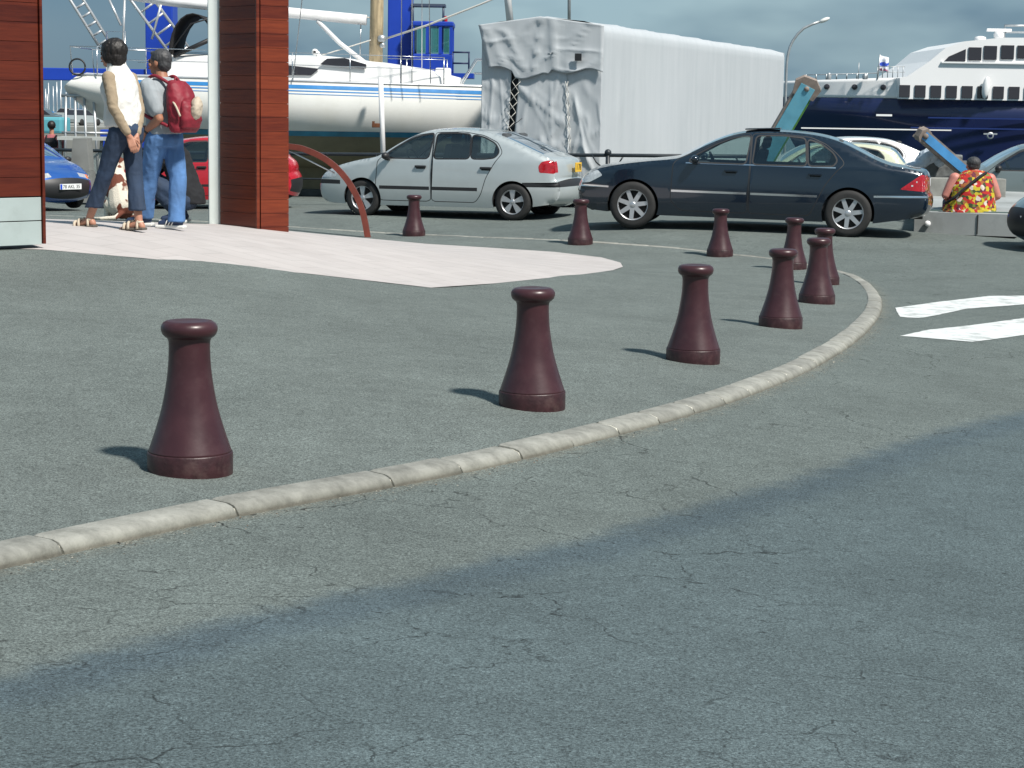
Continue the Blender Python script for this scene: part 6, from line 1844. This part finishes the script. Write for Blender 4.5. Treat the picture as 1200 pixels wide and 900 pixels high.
# ---- man -------------------------------------------------------------
gp = G(188, 268.0); mz = gp.z + .004
ma_ = thing('person', 'grey haired man in grey T-shirt and blue jeans wearing a red rucksack', 'person', (gp.x, gp.y, mz))
S129 = F / 17.75
def L_(px, py, y=0): return Vector(((px - 188) / S129, y, (268.5 - py) / S129))
hd_ = unit((-.78, .62, 0)); sd_ = Vector((.62, .78, 0)); yw = math.atan2(sd_.y, sd_.x)
hc = L_(187.5, 68.5, .03); face = unit((-.95, .30, 0))
sc = L_(192, 96, .0); LS, RS = sc - sd_ * .185, sc + sd_ * .175
pv_ = L_(193, 157, .02); LH, RH = pv_ - sd_ * .09, pv_ + sd_ * .09
LK, LA = L_(175, 207, .03), L_(166, 254, .12); RK, RA = L_(209, 207, .04), L_(208, 256, -.02)
LE, LWr = L_(192, 136, -.19), L_(172, 152, -.07); RE, RWr = L_(196, 133, .24), L_(172, 146, .25)
b = MB(); head(b, hc, face, 1.03); capsule(b, sc + Vector((0, 0, .03)), .062, hc + Vector((.012, 0, -.06)), .058)
loftbody(b, [(pv_ + Vector((0, 0, -.05)), .15, .11, yw), (pv_ + Vector((0, 0, .10)), .14, .11, yw), (sc + Vector((0, 0, -.14)), .16, .11, yw), (sc, .15, .085, yw), (sc + Vector((0, 0, .06)), .06, .05, yw)])
for S0, E0, W0 in ((LS, LE, LWr), (RS, RE, RWr)): chain(b, [S0, S0.lerp(E0, .6), E0, E0.lerp(W0, .4), W0], [.055, .048, .042, .042, .028])
for H0, K0, A0_ in ((LH, LK, LA), (RH, RK, RA)): chain(b, [H0, K0, K0.lerp(A0_, .35), A0_], [.08, .055, .052, .036])
hand(b, LWr, (-.55, .35, -.75), (.0, -.95, .2), 1.05, .75, 1); hand(b, RWr, (-.6, -.2, -.75), (.2, .9, .1), 1.05, .75, -1)
meld(b, 'body', M['skin2'], ma_, .006, 3); face_bits(ma_, hc, face, 1.03)
b = MB(); f_ = face; Mx = Matrix((f_.cross(Vector((0, 0, 1))).normalized(), f_, Vector((0, 0, 1)))).transposed()
b.sphere(hc + Mx @ Vector((0, -.026, .036)), (.088, .100, .090), 20, M=Mx); b.sphere(hc + Mx @ Vector((0, -.055, -.018)), (.080, .060, .075), 18, M=Mx)
b.sphere(hc + Mx @ Vector((0, .045, .080)), (.055, .035, .022), 14, M=Mx)
meld(b, 'hair', M['hairgrey'], ma_, .007, 2, .004, 50, 2, (1, 1, 1))
b = MB()
loftbody(b, [(pv_ + Vector((0, 0, -.10)), .165, .13, yw), (pv_ + Vector((.01, -.01, -.02)), .178, .140, yw), (pv_ + Vector((0, 0, .05)), .170, .128, yw), (pv_ + Vector((0, 0, .09)), .165, .122, yw)])
for H0, K0, A0_ in ((LH, LK, LA), (RH, RK, RA)):
    chain(b, [H0 + Vector((0, 0, -.03)), H0.lerp(K0, .5), K0], [.108, .096, .078]); loftbody(b, [(K0, .078, .078, 0), (K0.lerp(A0_, .5), .075, .078, 0), (K0.lerp(A0_, .88), .075, .082, 0), (K0.lerp(A0_, 1.08), .080, .088, 0)])
meld(b, 'jeans', M['jeans'], ma_, .009, 4, .008, 11, 3, (1, 1, .45))
b = MB()
loftbody(b, [(pv_ + Vector((0, 0, .02)), .178, .138, yw), (pv_ + Vector((0, 0, .14)), .172, .135, yw), (sc + Vector((0, 0, -.16)), .182, .135, yw), (sc + Vector((0, 0, -.04)), .178, .112, yw), (sc + Vector((0, 0, .03)), .13, .085, yw), (sc + Vector((-.005, 0, .075)), .072, .066, yw)])
for S0, E0 in ((LS, LE), (RS, RE)): chain(b, [S0 + Vector((0, 0, -.01)), S0.lerp(E0, .72)], [.072, .074])
meld(b, 't_shirt', M['greytee'], ma_, .009, 3, .008, 9, 7, (1, 1, .6))
def shoe(A_, toe, parent):
    t = unit((toe[0], toe[1], 0)); s_ = t.cross(Vector((0, 0, 1))).normalized(); c = Vector((A_.x, A_.y, 0)) + t * .055; rt = Matrix((t, -s_, Vector((0, 0, 1)))).transposed()
    z0 = max(0, A_.z - .10)
    b = MB(); b.box(c + Vector((0, 0, .018 + z0)), (.285, .095, .030), rt, bev=.012); sl = b.build('shoe_sole', M['whitestripe'], parent)
    b = MB(); capsule(b, c - t * .085 + Vector((0, 0, .058 + z0)), .040, c - t * .02 + Vector((0, 0, .060 + z0)), .043); capsule(b, c - t * .02 + Vector((0, 0, .060 + z0)), .043, c + t * .095 + Vector((0, 0, .044 + z0)), .033); capsule(b, c - t * .075 + Vector((0, 0, .06 + z0)), .04, c - t * .065 + Vector((0, 0, .105 + z0)), .042)
    sh_ = meld(b, 'shoe', M['shoe'], parent, .007, 1)
    b = MB()
    for k in range(3):
        o_ = -.03 + k * .03
        for q in (-1, 1): b.tube([c + t * (o_ + .01) + s_ * q * .046 + Vector((0, 0, .030 + z0)), c + t * (o_ - .012) + s_ * q * .040 + Vector((0, 0, .080 + z0))], .0065, 6)
    b.build('shoe_stripes', M['whitestripe'], sh_)
shoe(LA, (-.95, .15), ma_); shoe(RA, (-.93, .2), ma_)
b = MB(); w_ = LWr.lerp(LE, .12); d_ = (LE - LWr).normalized(); q_ = d_.to_track_quat('Z', 'Y').to_matrix(); b.lathe([(.030, -.012), (.036, -.010), (.036, .010), (.030, .012)], 18, c=w_, M=q_); b.build('wristwatch', M['black'], ma_)
# rucksack
bk_ = L_(219, 121, -.13)
rk = thing('rucksack', 'dark red rucksack with beige side pouch worn on the back of the man', 'rucksack', Vector((gp.x, gp.y, mz)))
yb = math.atan2(.62, -.78) - math.pi / 2
b = MB(); bz = bk_.z
loftbody(b, [(bk_ + Vector((.01, 0, -.235)), .13, .075, yw), (bk_ + Vector((.01, 0, -.20)), .150, .098, yw), (bk_ + Vector((0, 0, -.05)), .152, .105, yw), (bk_ + Vector((-.02, .01, .10)), .140, .095, yw), (bk_ + Vector((-.045, .02, .19)), .115, .075, yw), (bk_ + Vector((-.06, .03, .235)), .085, .050, yw)])
meld(b, 'bag', M['redpack'], rk, .009, 3, .009, 10, 4, (1, 1, 1))
b = MB(); bo = unit((.78, -.62, 0)); loftbody(b, [(bk_ + bo * .10 + Vector((0, 0, -.20)), .105, .045, yw), (bk_ + bo * .115 + Vector((0, 0, -.12)), .118, .06, yw), (bk_ + bo * .105 + Vector((0, 0, .0)), .105, .05, yw), (bk_ + bo * .08 + Vector((0, 0, .05)), .08, .03, yw)])
meld(b, 'front_pocket', M['redpack'], rk, .009, 2, .005, 12, 8, (1, 1, 1))
b = MB(); c = bk_ + bo * .15 + sd_ * .03 + Vector((0, 0, -.02)); b.sphere(c, (.055, .085, .115), 16, M=Matrix.Rotation(R(10), 3, 'Y')); meld(b, 'side_pouch', M['beige'], rk, .008, 2, .008, 14, 2, (1, 1, 1))
b = MB()
for q in (-1, 1):
    S0 = sc + sd_ * q * .115
    b.tube(spline([bk_ + Vector((-.05, .02, .19)) + sd_ * q * .06, S0 + Vector((.02, -.01, .085)), S0 + hd_ * .085 + Vector((0, 0, .03)), S0 + hd_ * .125 + Vector((0, 0, -.12)), S0 + hd_ * .06 + sd_ * q * .075 + Vector((0, 0, -.26)), bk_ + sd_ * q * .10 + Vector((-.06, 0, -.18))], .03), .016, 8)
b.tube(spline([bk_ + Vector((-.06, .02, .21)) - sd_ * .03, bk_ + Vector((-.065, .02, .265)), bk_ + Vector((-.05, .02, .21)) + sd_ * .03], .02), .010, 6)
b.build('straps', M['redpack'], rk)
b = MB(); b.tube(spline([bk_ - sd_ * .135 + bo * .02 + Vector((0, 0, .04)), bk_ - sd_ * .145 + bo * .07 + Vector((0, 0, .0)), bk_ - sd_ * .13 + bo * .11 + Vector((0, 0, -.09))], .02), .010, 6)
b.build('piping', M['beige'], rk)

# ---- dog -------------------------------------------------------------
m, t, bb = nmat('dog_coat'); tcn = t.nodes.new('ShaderNodeTexCoord'); n = t.nodes.new('ShaderNodeTexNoise'); n.inputs['Scale'].default_value = 5.2; n.inputs['Detail'].default_value = 2; t.links.new(tcn.outputs['Object'], n.inputs['Vector'])
r = t.nodes.new('ShaderNodeValToRGB'); r.color_ramp.elements[0].position = .50; r.color_ramp.elements[0].color = (.62, .57, .48, 1); r.color_ramp.elements[1].position = .52; r.color_ramp.elements[1].color = (.13, .035, .018, 1)
t.links.new(n.outputs[0], r.inputs[0]); t.links.new(r.outputs[0], bb.inputs['Base Color']); bb.inputs['Roughness'].default_value = .85
n2 = t.nodes.new('ShaderNodeTexNoise'); n2.inputs['Scale'].default_value = 90; t.links.new(tcn.outputs['Object'], n2.inputs['Vector']); bn = t.nodes.new('ShaderNodeBump'); bn.inputs['Strength'].default_value = .6; bn.inputs['Distance'].default_value = .01; t.links.new(n2.outputs[0], bn.inputs['Height']); t.links.new(bn.outputs[0], bb.inputs['Normal'])
M['dog'] = m
gd = P(140, 262, 20.3); dz_ = T(gd.x, gd.y)
dg_ = thing('dog', 'white dog with brown patches sitting behind the legs of the walking woman', 'dog', (gd.x, gd.y, dz_))
b = MB()
chain(b, [(.03, 0, .17), (.0, .03, .30), (-.03, .08, .42)], [.155, .135, .105])          # rump to shoulders
b.sphere((-.03, .07, .33), (.11, .13, .15), 18)
capsule(b, (-.03, .08, .43), .085, (-.05, .12, .54), .07)                                # neck
b.sphere((-.055, .145, .60), (.072, .085, .072), 16); capsule(b, (-.07, .19, .585), .045, (-.10, .27, .565), .032)     # skull, muzzle
for s in (-1, 1):
    b.sphere((-.055 + s * .078, .14, .575), (.018, .040, .070), 12)                       # hanging ears
    capsule(b, (s * .10 + .02, .0, .16), .085, (s * .14, .13, .17), .055); capsule(b, (s * .14, .13, .17), .045, (s * .13, -.0, .05), .030); capsule(b, (s * .13, .0, .035), .030, (s * .15, .13, .030), .028)  # thigh, shank, foot
    chain(b, [(s * .07 - .03, .12, .36), (s * .07 - .03, .17, .20), (s * .07 - .03, .17, .05)], [.050, .036, .028]); capsule(b, (s * .07 - .03, .17, .03), .030, (s * .07 - .03, .22, .028), .026)
chain(b, [(.05, -.12, .09), (.0, -.2, .04), (-.14, -.22, .03), (-.22, -.17, .03)], [.03, .024, .02, .013])
meld(b, 'body', m, dg_, .009, 4)
b = MB(); b.sphere((-.103, .298, .575), .016, 10); b.build('nose', M['black'], dg_)
for s in (-1, 1): b = MB(); b.sphere((-.07 + s * .035, .208, .62), .010, 8); b.build('eye', M['eye'], dg_)
b = MB(); b.tube([Vector((-.045 + .085 * math.cos(a), .10 + .075 * math.sin(a), .475 - .02 * math.sin(a))) for a in [k * math.pi / 8 for k in range(17)]], .011, 6); b.build('collar', M['blackcloth'], dg_)

# ---- crouching person beside the dog ------------------------------------
gc = P(207, 262, 20.6); cz = T(gc.x, gc.y)
cp_ = thing('person', 'person in black clothes crouching behind the legs of the man in jeans', 'person', (gc.x, gc.y, cz))
b = MB(); hc = Vector((-.12, .06, 1.02)); face = unit((-.9, .3, -.35)); head(b, hc, face, .98); capsule(b, (-.05, .02, .86), .055, hc + Vector((.01, 0, -.06)), .05)
loftbody(b, [((.10, 0, .26), .16, .13, 1.2), ((.05, 0, .45), .15, .12, 1.2), ((-.02, 0, .72), .16, .11, 1.2), ((-.05, 0, .84), .08, .06, 1.2)])
for s in (-1, 1):
    o_ = Vector((.0, s * .13, 0))
    chain(b, [Vector((-.04, 0, .78)) + o_ * 1.3, Vector((-.20, 0, .56)) + o_ * 1.4, Vector((-.42, 0, .50)) + o_ * .7], [.05, .042, .028])
    hand(b, Vector((-.42, 0, .50)) + o_ * .7, (-.9, -.1 * s, -.2), (0, 0, 1), .95, .4, s)
    chain(b, [Vector((.10, 0, .26)) + o_ * .7, Vector((-.26, 0, .44)) + o_ * 1.1, Vector((.02, 0, .10)) + o_ * 1.0], [.09, .065, .042])
meld(b, 'body', M['skin'], cp_, .007, 3); face_bits(cp_, hc, face)
b = MB()
loftbody(b, [((.13, 0, .20), .18, .16, 1.2), ((.11, 0, .34), .19, .16, 1.2), ((.05, 0, .50), .18, .145, 1.2), ((-.02, 0, .72), .19, .135, 1.2), ((-.05, 0, .83), .12, .085, 1.2), ((-.06, 0, .88), .07, .06, 1.2)])
for s in (-1, 1):
    o_ = Vector((.0, s * .13, 0)); chain(b, [Vector((-.04, 0, .78)) + o_ * 1.3, Vector((-.20, 0, .56)) + o_ * 1.4, Vector((-.36, 0, .515)) + o_ * .85], [.070, .058, .046])
meld(b, 'jacket', M['blackcloth'], cp_, .010, 4, .010, 9, 3, (1, 1, 1))
b = MB()
for s in (-1, 1):
    o_ = Vector((.0, s * .13, 0)); chain(b, [Vector((.10, 0, .24)) + o_ * .7, Vector((-.27, 0, .44)) + o_ * 1.1, Vector((.02, 0, .13)) + o_], [.115, .088, .062])
meld(b, 'trousers', M['navycloth'], cp_, .010, 4, .008, 9, 3, (1, 1, 1))
b = MB(); Mx = Matrix((face.cross(Vector((0, 0, 1))).normalized(), unit((face.x, face.y, 0)), Vector((0, 0, 1)))).transposed(); b.sphere(hc + Mx @ Vector((0, -.028, .036)), (.09, .10, .09), 18, M=Mx); b.sphere(hc + Mx @ Vector((0, -.05, -.03)), (.082, .06, .08), 16, M=Mx)
meld(b, 'hair', M['hair'], cp_, .009, 2)
for s in (-1, 1): shoe(Vector((.04, s * .13, .10)), (-1, .05 * s), cp_)
sh2 = None

# ---- large man on the ledge ----------------------------------------------
lp = PY(1137, 250, 31.0); lp.z = LZ + .004
fm = thing('person', 'broad man in a red and yellow floral shirt sitting on the ledge, back turned', 'person', (lp.x, lp.y, lp.z))
k_ = 74.0
def Q(px, py, y=0): return Vector(((px - 1137) / k_, y, (250 - py) / k_))
fm.scale = (1.10, 1.08, 1.0)
sw = T(lp.x, lp.y) - KH - lp.z
hc = Q(1138, 195.5, .06); face = unit((-.25, .95, -.12))
b = MB(); head(b, hc, face, 1.12); capsule(b, Q(1139, 205, .02), .085, hc + Vector((0, 0, -.05)), .075)
loftbody(b, [(Q(1137, 249), .30, .22, 0), (Q(1136, 235), .29, .22, 0), (Q(1137, 220), .26, .19, 0), (Q(1138, 209), .20, .13, 0), (Q(1139, 203), .10, .08, 0)])
for px_s, px_e, s in ((1119, 1110, -1), (1156, 1164, 1)):
    S0 = Q(px_s, 211, .0); E0 = Q(px_e, 231, -.02); W0 = Q(px_e - s * 13, 243, .30)
    chain(b, [S0, S0.lerp(E0, .5), E0, E0.lerp(W0, .5), W0], [.085, .078, .062, .055, .038]); hand(b, W0, (-s * .5, .8, -.2), (0, .2, 1), 1.1, .4, -s)
    chain(b, [Vector((s * .14, .0, .12)), Vector((s * .20, .44, .11)), Vector((s * .20, .50, sw + .10))], [.13, .085, .05])
    capsule(b, (s * .20, .50, sw + .05), .045, (s * .22, .66, sw + .04), .04)
meld(b, 'body', mat('sunburnt_skin', (.50, .20, .16), .5, var=.1, vscale=8), fm, .010, 4); face_bits(fm, hc, face, 1.12)
b = MB(); Mx = Matrix((face.cross(Vector((0, 0, 1))).normalized(), unit((face.x, face.y, 0)), Vector((0, 0, 1)))).transposed(); b.sphere(hc + Mx @ Vector((0, -.03, .035)), (.098, .108, .095), 18, M=Mx); b.sphere(hc + Mx @ Vector((0, -.055, -.02)), (.09, .066, .075), 16, M=Mx)
meld(b, 'hair', M['hairgrey'], fm, .009, 2, .004, 40, 1)
m, t, bb = nmat('floral_shirt'); tcn = t.nodes.new('ShaderNodeTexCoord'); dn = t.nodes.new('ShaderNodeTexNoise'); dn.inputs['Scale'].default_value = 9; t.links.new(tcn.outputs['Object'], dn.inputs['Vector'])
va = t.nodes.new('ShaderNodeVectorMath'); va.operation = 'MULTIPLY_ADD'; va.inputs[1].default_value = (.08, .08, .08); t.links.new(dn.outputs['Color'], va.inputs[0]); t.links.new(tcn.outputs['Object'], va.inputs[2])
v = t.nodes.new('ShaderNodeTexVoronoi'); v.inputs['Scale'].default_value = 20; t.links.new(va.outputs[0], v.inputs['Vector']); sp3 = t.nodes.new('ShaderNodeSeparateColor'); t.links.new(v.outputs['Color'], sp3.inputs[0])
r = t.nodes.new('ShaderNodeValToRGB'); r.color_ramp.interpolation = 'CONSTANT'; els = r.color_ramp.elements; els[0].position = 0; els[0].color = (.42, .015, .012, 1); els[1].position = .30; els[1].color = (.50, .40, .02, 1)
for p_, c_ in ((.50, (.03, .05, .015, 1)), (.62, (.12, .015, .03, 1)), (.72, (.15, .18, .03, 1)), (.82, (.30, .10, .02, 1)), (.91, (.60, .52, .46, 1))): e_ = els.new(p_); e_.color = c_
t.links.new(sp3.outputs[0], r.inputs[0]); t.links.new(r.outputs[0], bb.inputs['Base Color']); bb.inputs['Roughness'].default_value = .8
b = MB()
loftbody(b, [(Q(1135, 250), .40, .27, 0), (Q(1136, 246), .38, .26, 0), (Q(1137, 235), .33, .245, 0), (Q(1138, 220), .30, .215, 0), (Q(1139, 210), .26, .16, 0), (Q(1140, 204), .17, .11, 0), (Q(1140, 202), .12, .10, 0)])
meld(b, 'shirt', m, fm, .010, 3, .010, 8, 3, (1, 1, .5))
b = MB(); b.tube(spline([Q(1150, 204, -.10), Q(1140, 210, -.20), Q(1126, 222, -.25), Q(1114, 234, -.25), Q(1108, 240, -.14)], .04), .022, 8); tag_ = b.build('bag_strap', M['blackcloth'], fm)
b = MB()
for s in (-1, 1): chain(b, [Vector((s * .15, .05, .13)), Vector((s * .20, .45, .12)), Vector((s * .20, .50, sw + .40))], [.15, .11, .10])
meld(b, 'shorts', M['navycloth'], fm, .012, 3)

# ---- distant walker with black rucksack -------------------------------------
Yw = 44.5; fp = PY(61, 180, Yw)
fw = thing('person', 'distant person in grey and red top with black rucksack beyond the quay railing', 'person', (fp.x, Yw, .0))
hz_ = PY(61, 148, Yw).z
b = MB(); hc = Vector((0, .02, hz_ + .0)); face = unit((-.5, .86, 0)); head(b, hc, face, 1.0); capsule(b, (0, 0, hz_ - .22), .055, (0, .01, hz_ - .05), .05)
loftbody(b, [((0, 0, .85), .15, .11, 0), ((0, 0, 1.0), .15, .11, 0), ((0, 0, hz_ - .38), .17, .11, 0), ((0, 0, hz_ - .25), .14, .09, 0), ((0, 0, hz_ - .19), .06, .05, 0)])
for s in (-1, 1):
    chain(b, [(s * .19, 0, hz_ - .27), (s * .24, .0, 1.10), (s * .20, .14, .88)], [.05, .04, .028]); hand(b, (s * .20, .14, .88), (0, .3, -.9), (s, 0, 0), 1, .4, s)
    chain(b, [(s * .09, 0, .88), (s * .10, .03 * s, .48), (s * .10, .08 * s, .07)], [.085, .055, .04]); capsule(b, (s * .10, .08 * s, .04), .035, (s * .10, .08 * s + .16, .035), .03)
meld(b, 'body', M['skin'], fw, .010, 3)
b = MB(); loftbody(b, [((0, 0, .88), .18, .14, 0), ((0, 0, 1.1), .175, .135, 0), ((0, 0, hz_ - .36), .195, .13, 0), ((0, 0, hz_ - .24), .15, .10, 0), ((0, 0, hz_ - .18), .075, .07, 0)])
for s in (-1, 1): chain(b, [(s * .19, 0, hz_ - .28), (s * .24, 0, 1.12), (s * .20, .12, .93)], [.07, .058, .05])
meld(b, 'jacket', mat('grey_red_jacket', (.30, .09, .10), .8, var=.6, vscale=3), fw, .012, 3)
b = MB(); loftbody(b, [((0, 0, .78), .17, .13, 0), ((0, 0, .92), .17, .13, 0)]); 
for s in (-1, 1): chain(b, [(s * .09, 0, .84), (s * .10, .03 * s, .48), (s * .10, .08 * s, .12)], [.11, .085, .07])
meld(b, 'trousers', M['blackcloth'], fw, .012, 3)
b = MB(); b.sphere((0, -.008, hz_ + .03), (.095, .105, .10), 18); meld(b, 'hair', M['hair'], fw, .01, 2)
rk2 = thing('rucksack', 'small black rucksack on the distant person beyond the railing', 'rucksack', (fp.x, Yw, 0)); b = MB()
loftbody(b, [((.02, -.19, .98), .14, .08, 0), ((.02, -.20, 1.12), .16, .11, 0), ((.02, -.19, hz_ - .36), .15, .09, 0), ((.02, -.17, hz_ - .26), .10, .05, 0)]); meld(b, 'bag', M['blackcloth'], rk2, .01, 3, .008, 9, 2)
b = MB()
for s in (-1, 1): b.tube(spline([Vector((s * .09, -.14, hz_ - .28)), Vector((s * .11, -.03, hz_ - .21)), Vector((s * .12, .12, hz_ - .32)), Vector((s * .14, .12, 1.15)), Vector((s * .13, -.12, 1.02))], .04), .02, 6)
b.build('straps', M['blackcloth'], rk2)

# pale bundle under the girder
b = MB(); p = PY(1088, 183, 34.2)
b.sphere((0, 0, 0), (.30, .2, .13), 14, M=Matrix.Rotation(R(-38), 3, 'Y')); b.sphere((-.22, 0, -.16), (.28, .18, .07), 12, M=Matrix.Rotation(R(-18), 3, 'Y')); b.sphere((.1, 0, .12), (.10, .12, .16), 10); b.sphere((.2, 0, -.05), (.12, .12, .12), 10)
o = meld(b, 'cloth_bundle', mat('pale_cloth', (.50, .57, .64), .8, bump=.8, bscale=9, bdist=.05, var=.15), None, .016, 1, .022, 7, 3, (1, 1, 1)); o.location = p
tag(o, 'crumpled pale cloth bundle under the narrow blue girder', 'bundle')
bpy.data.scenes.remove(ts)

# loose grit in the gutter
b = MB(); rg = random.Random(3)
for k in range(900):
    s_ = rg.uniform(0, 13); p, nn = kat(s_); o_ = .155 + abs(rg.gauss(0, .07)); r_ = rg.uniform(.0015, .0045) * (1.8 if rg.random() < .05 else 1)
    x, y = p.x + nn.x * o_, p.y + nn.y * o_; z = T(x, y) - KH + r_ * .4
    c = Vector((x, y, z)); vs = [c + Vector((rg.uniform(-1, 1), rg.uniform(-1, 1), rg.uniform(-.3, .6))).normalized() * r_ * rg.uniform(.8, 1.5) for _ in range(4)]
    b.add(vs, [(0, 1, 2), (0, 3, 1), (1, 3, 2), (2, 3, 0)], rg.choice((0, 0, 1, 2)))
g_ = b.build('grit', [mat('grit_pale', (.34, .32, .27), .9), mat('grit_dark', (.06, .055, .05), .9), mat('grit_brown', (.16, .10, .06), .9)])
tag(g_, 'loose grit and crumbs lying in the gutter along the kerb', 'grit', kind='stuff')
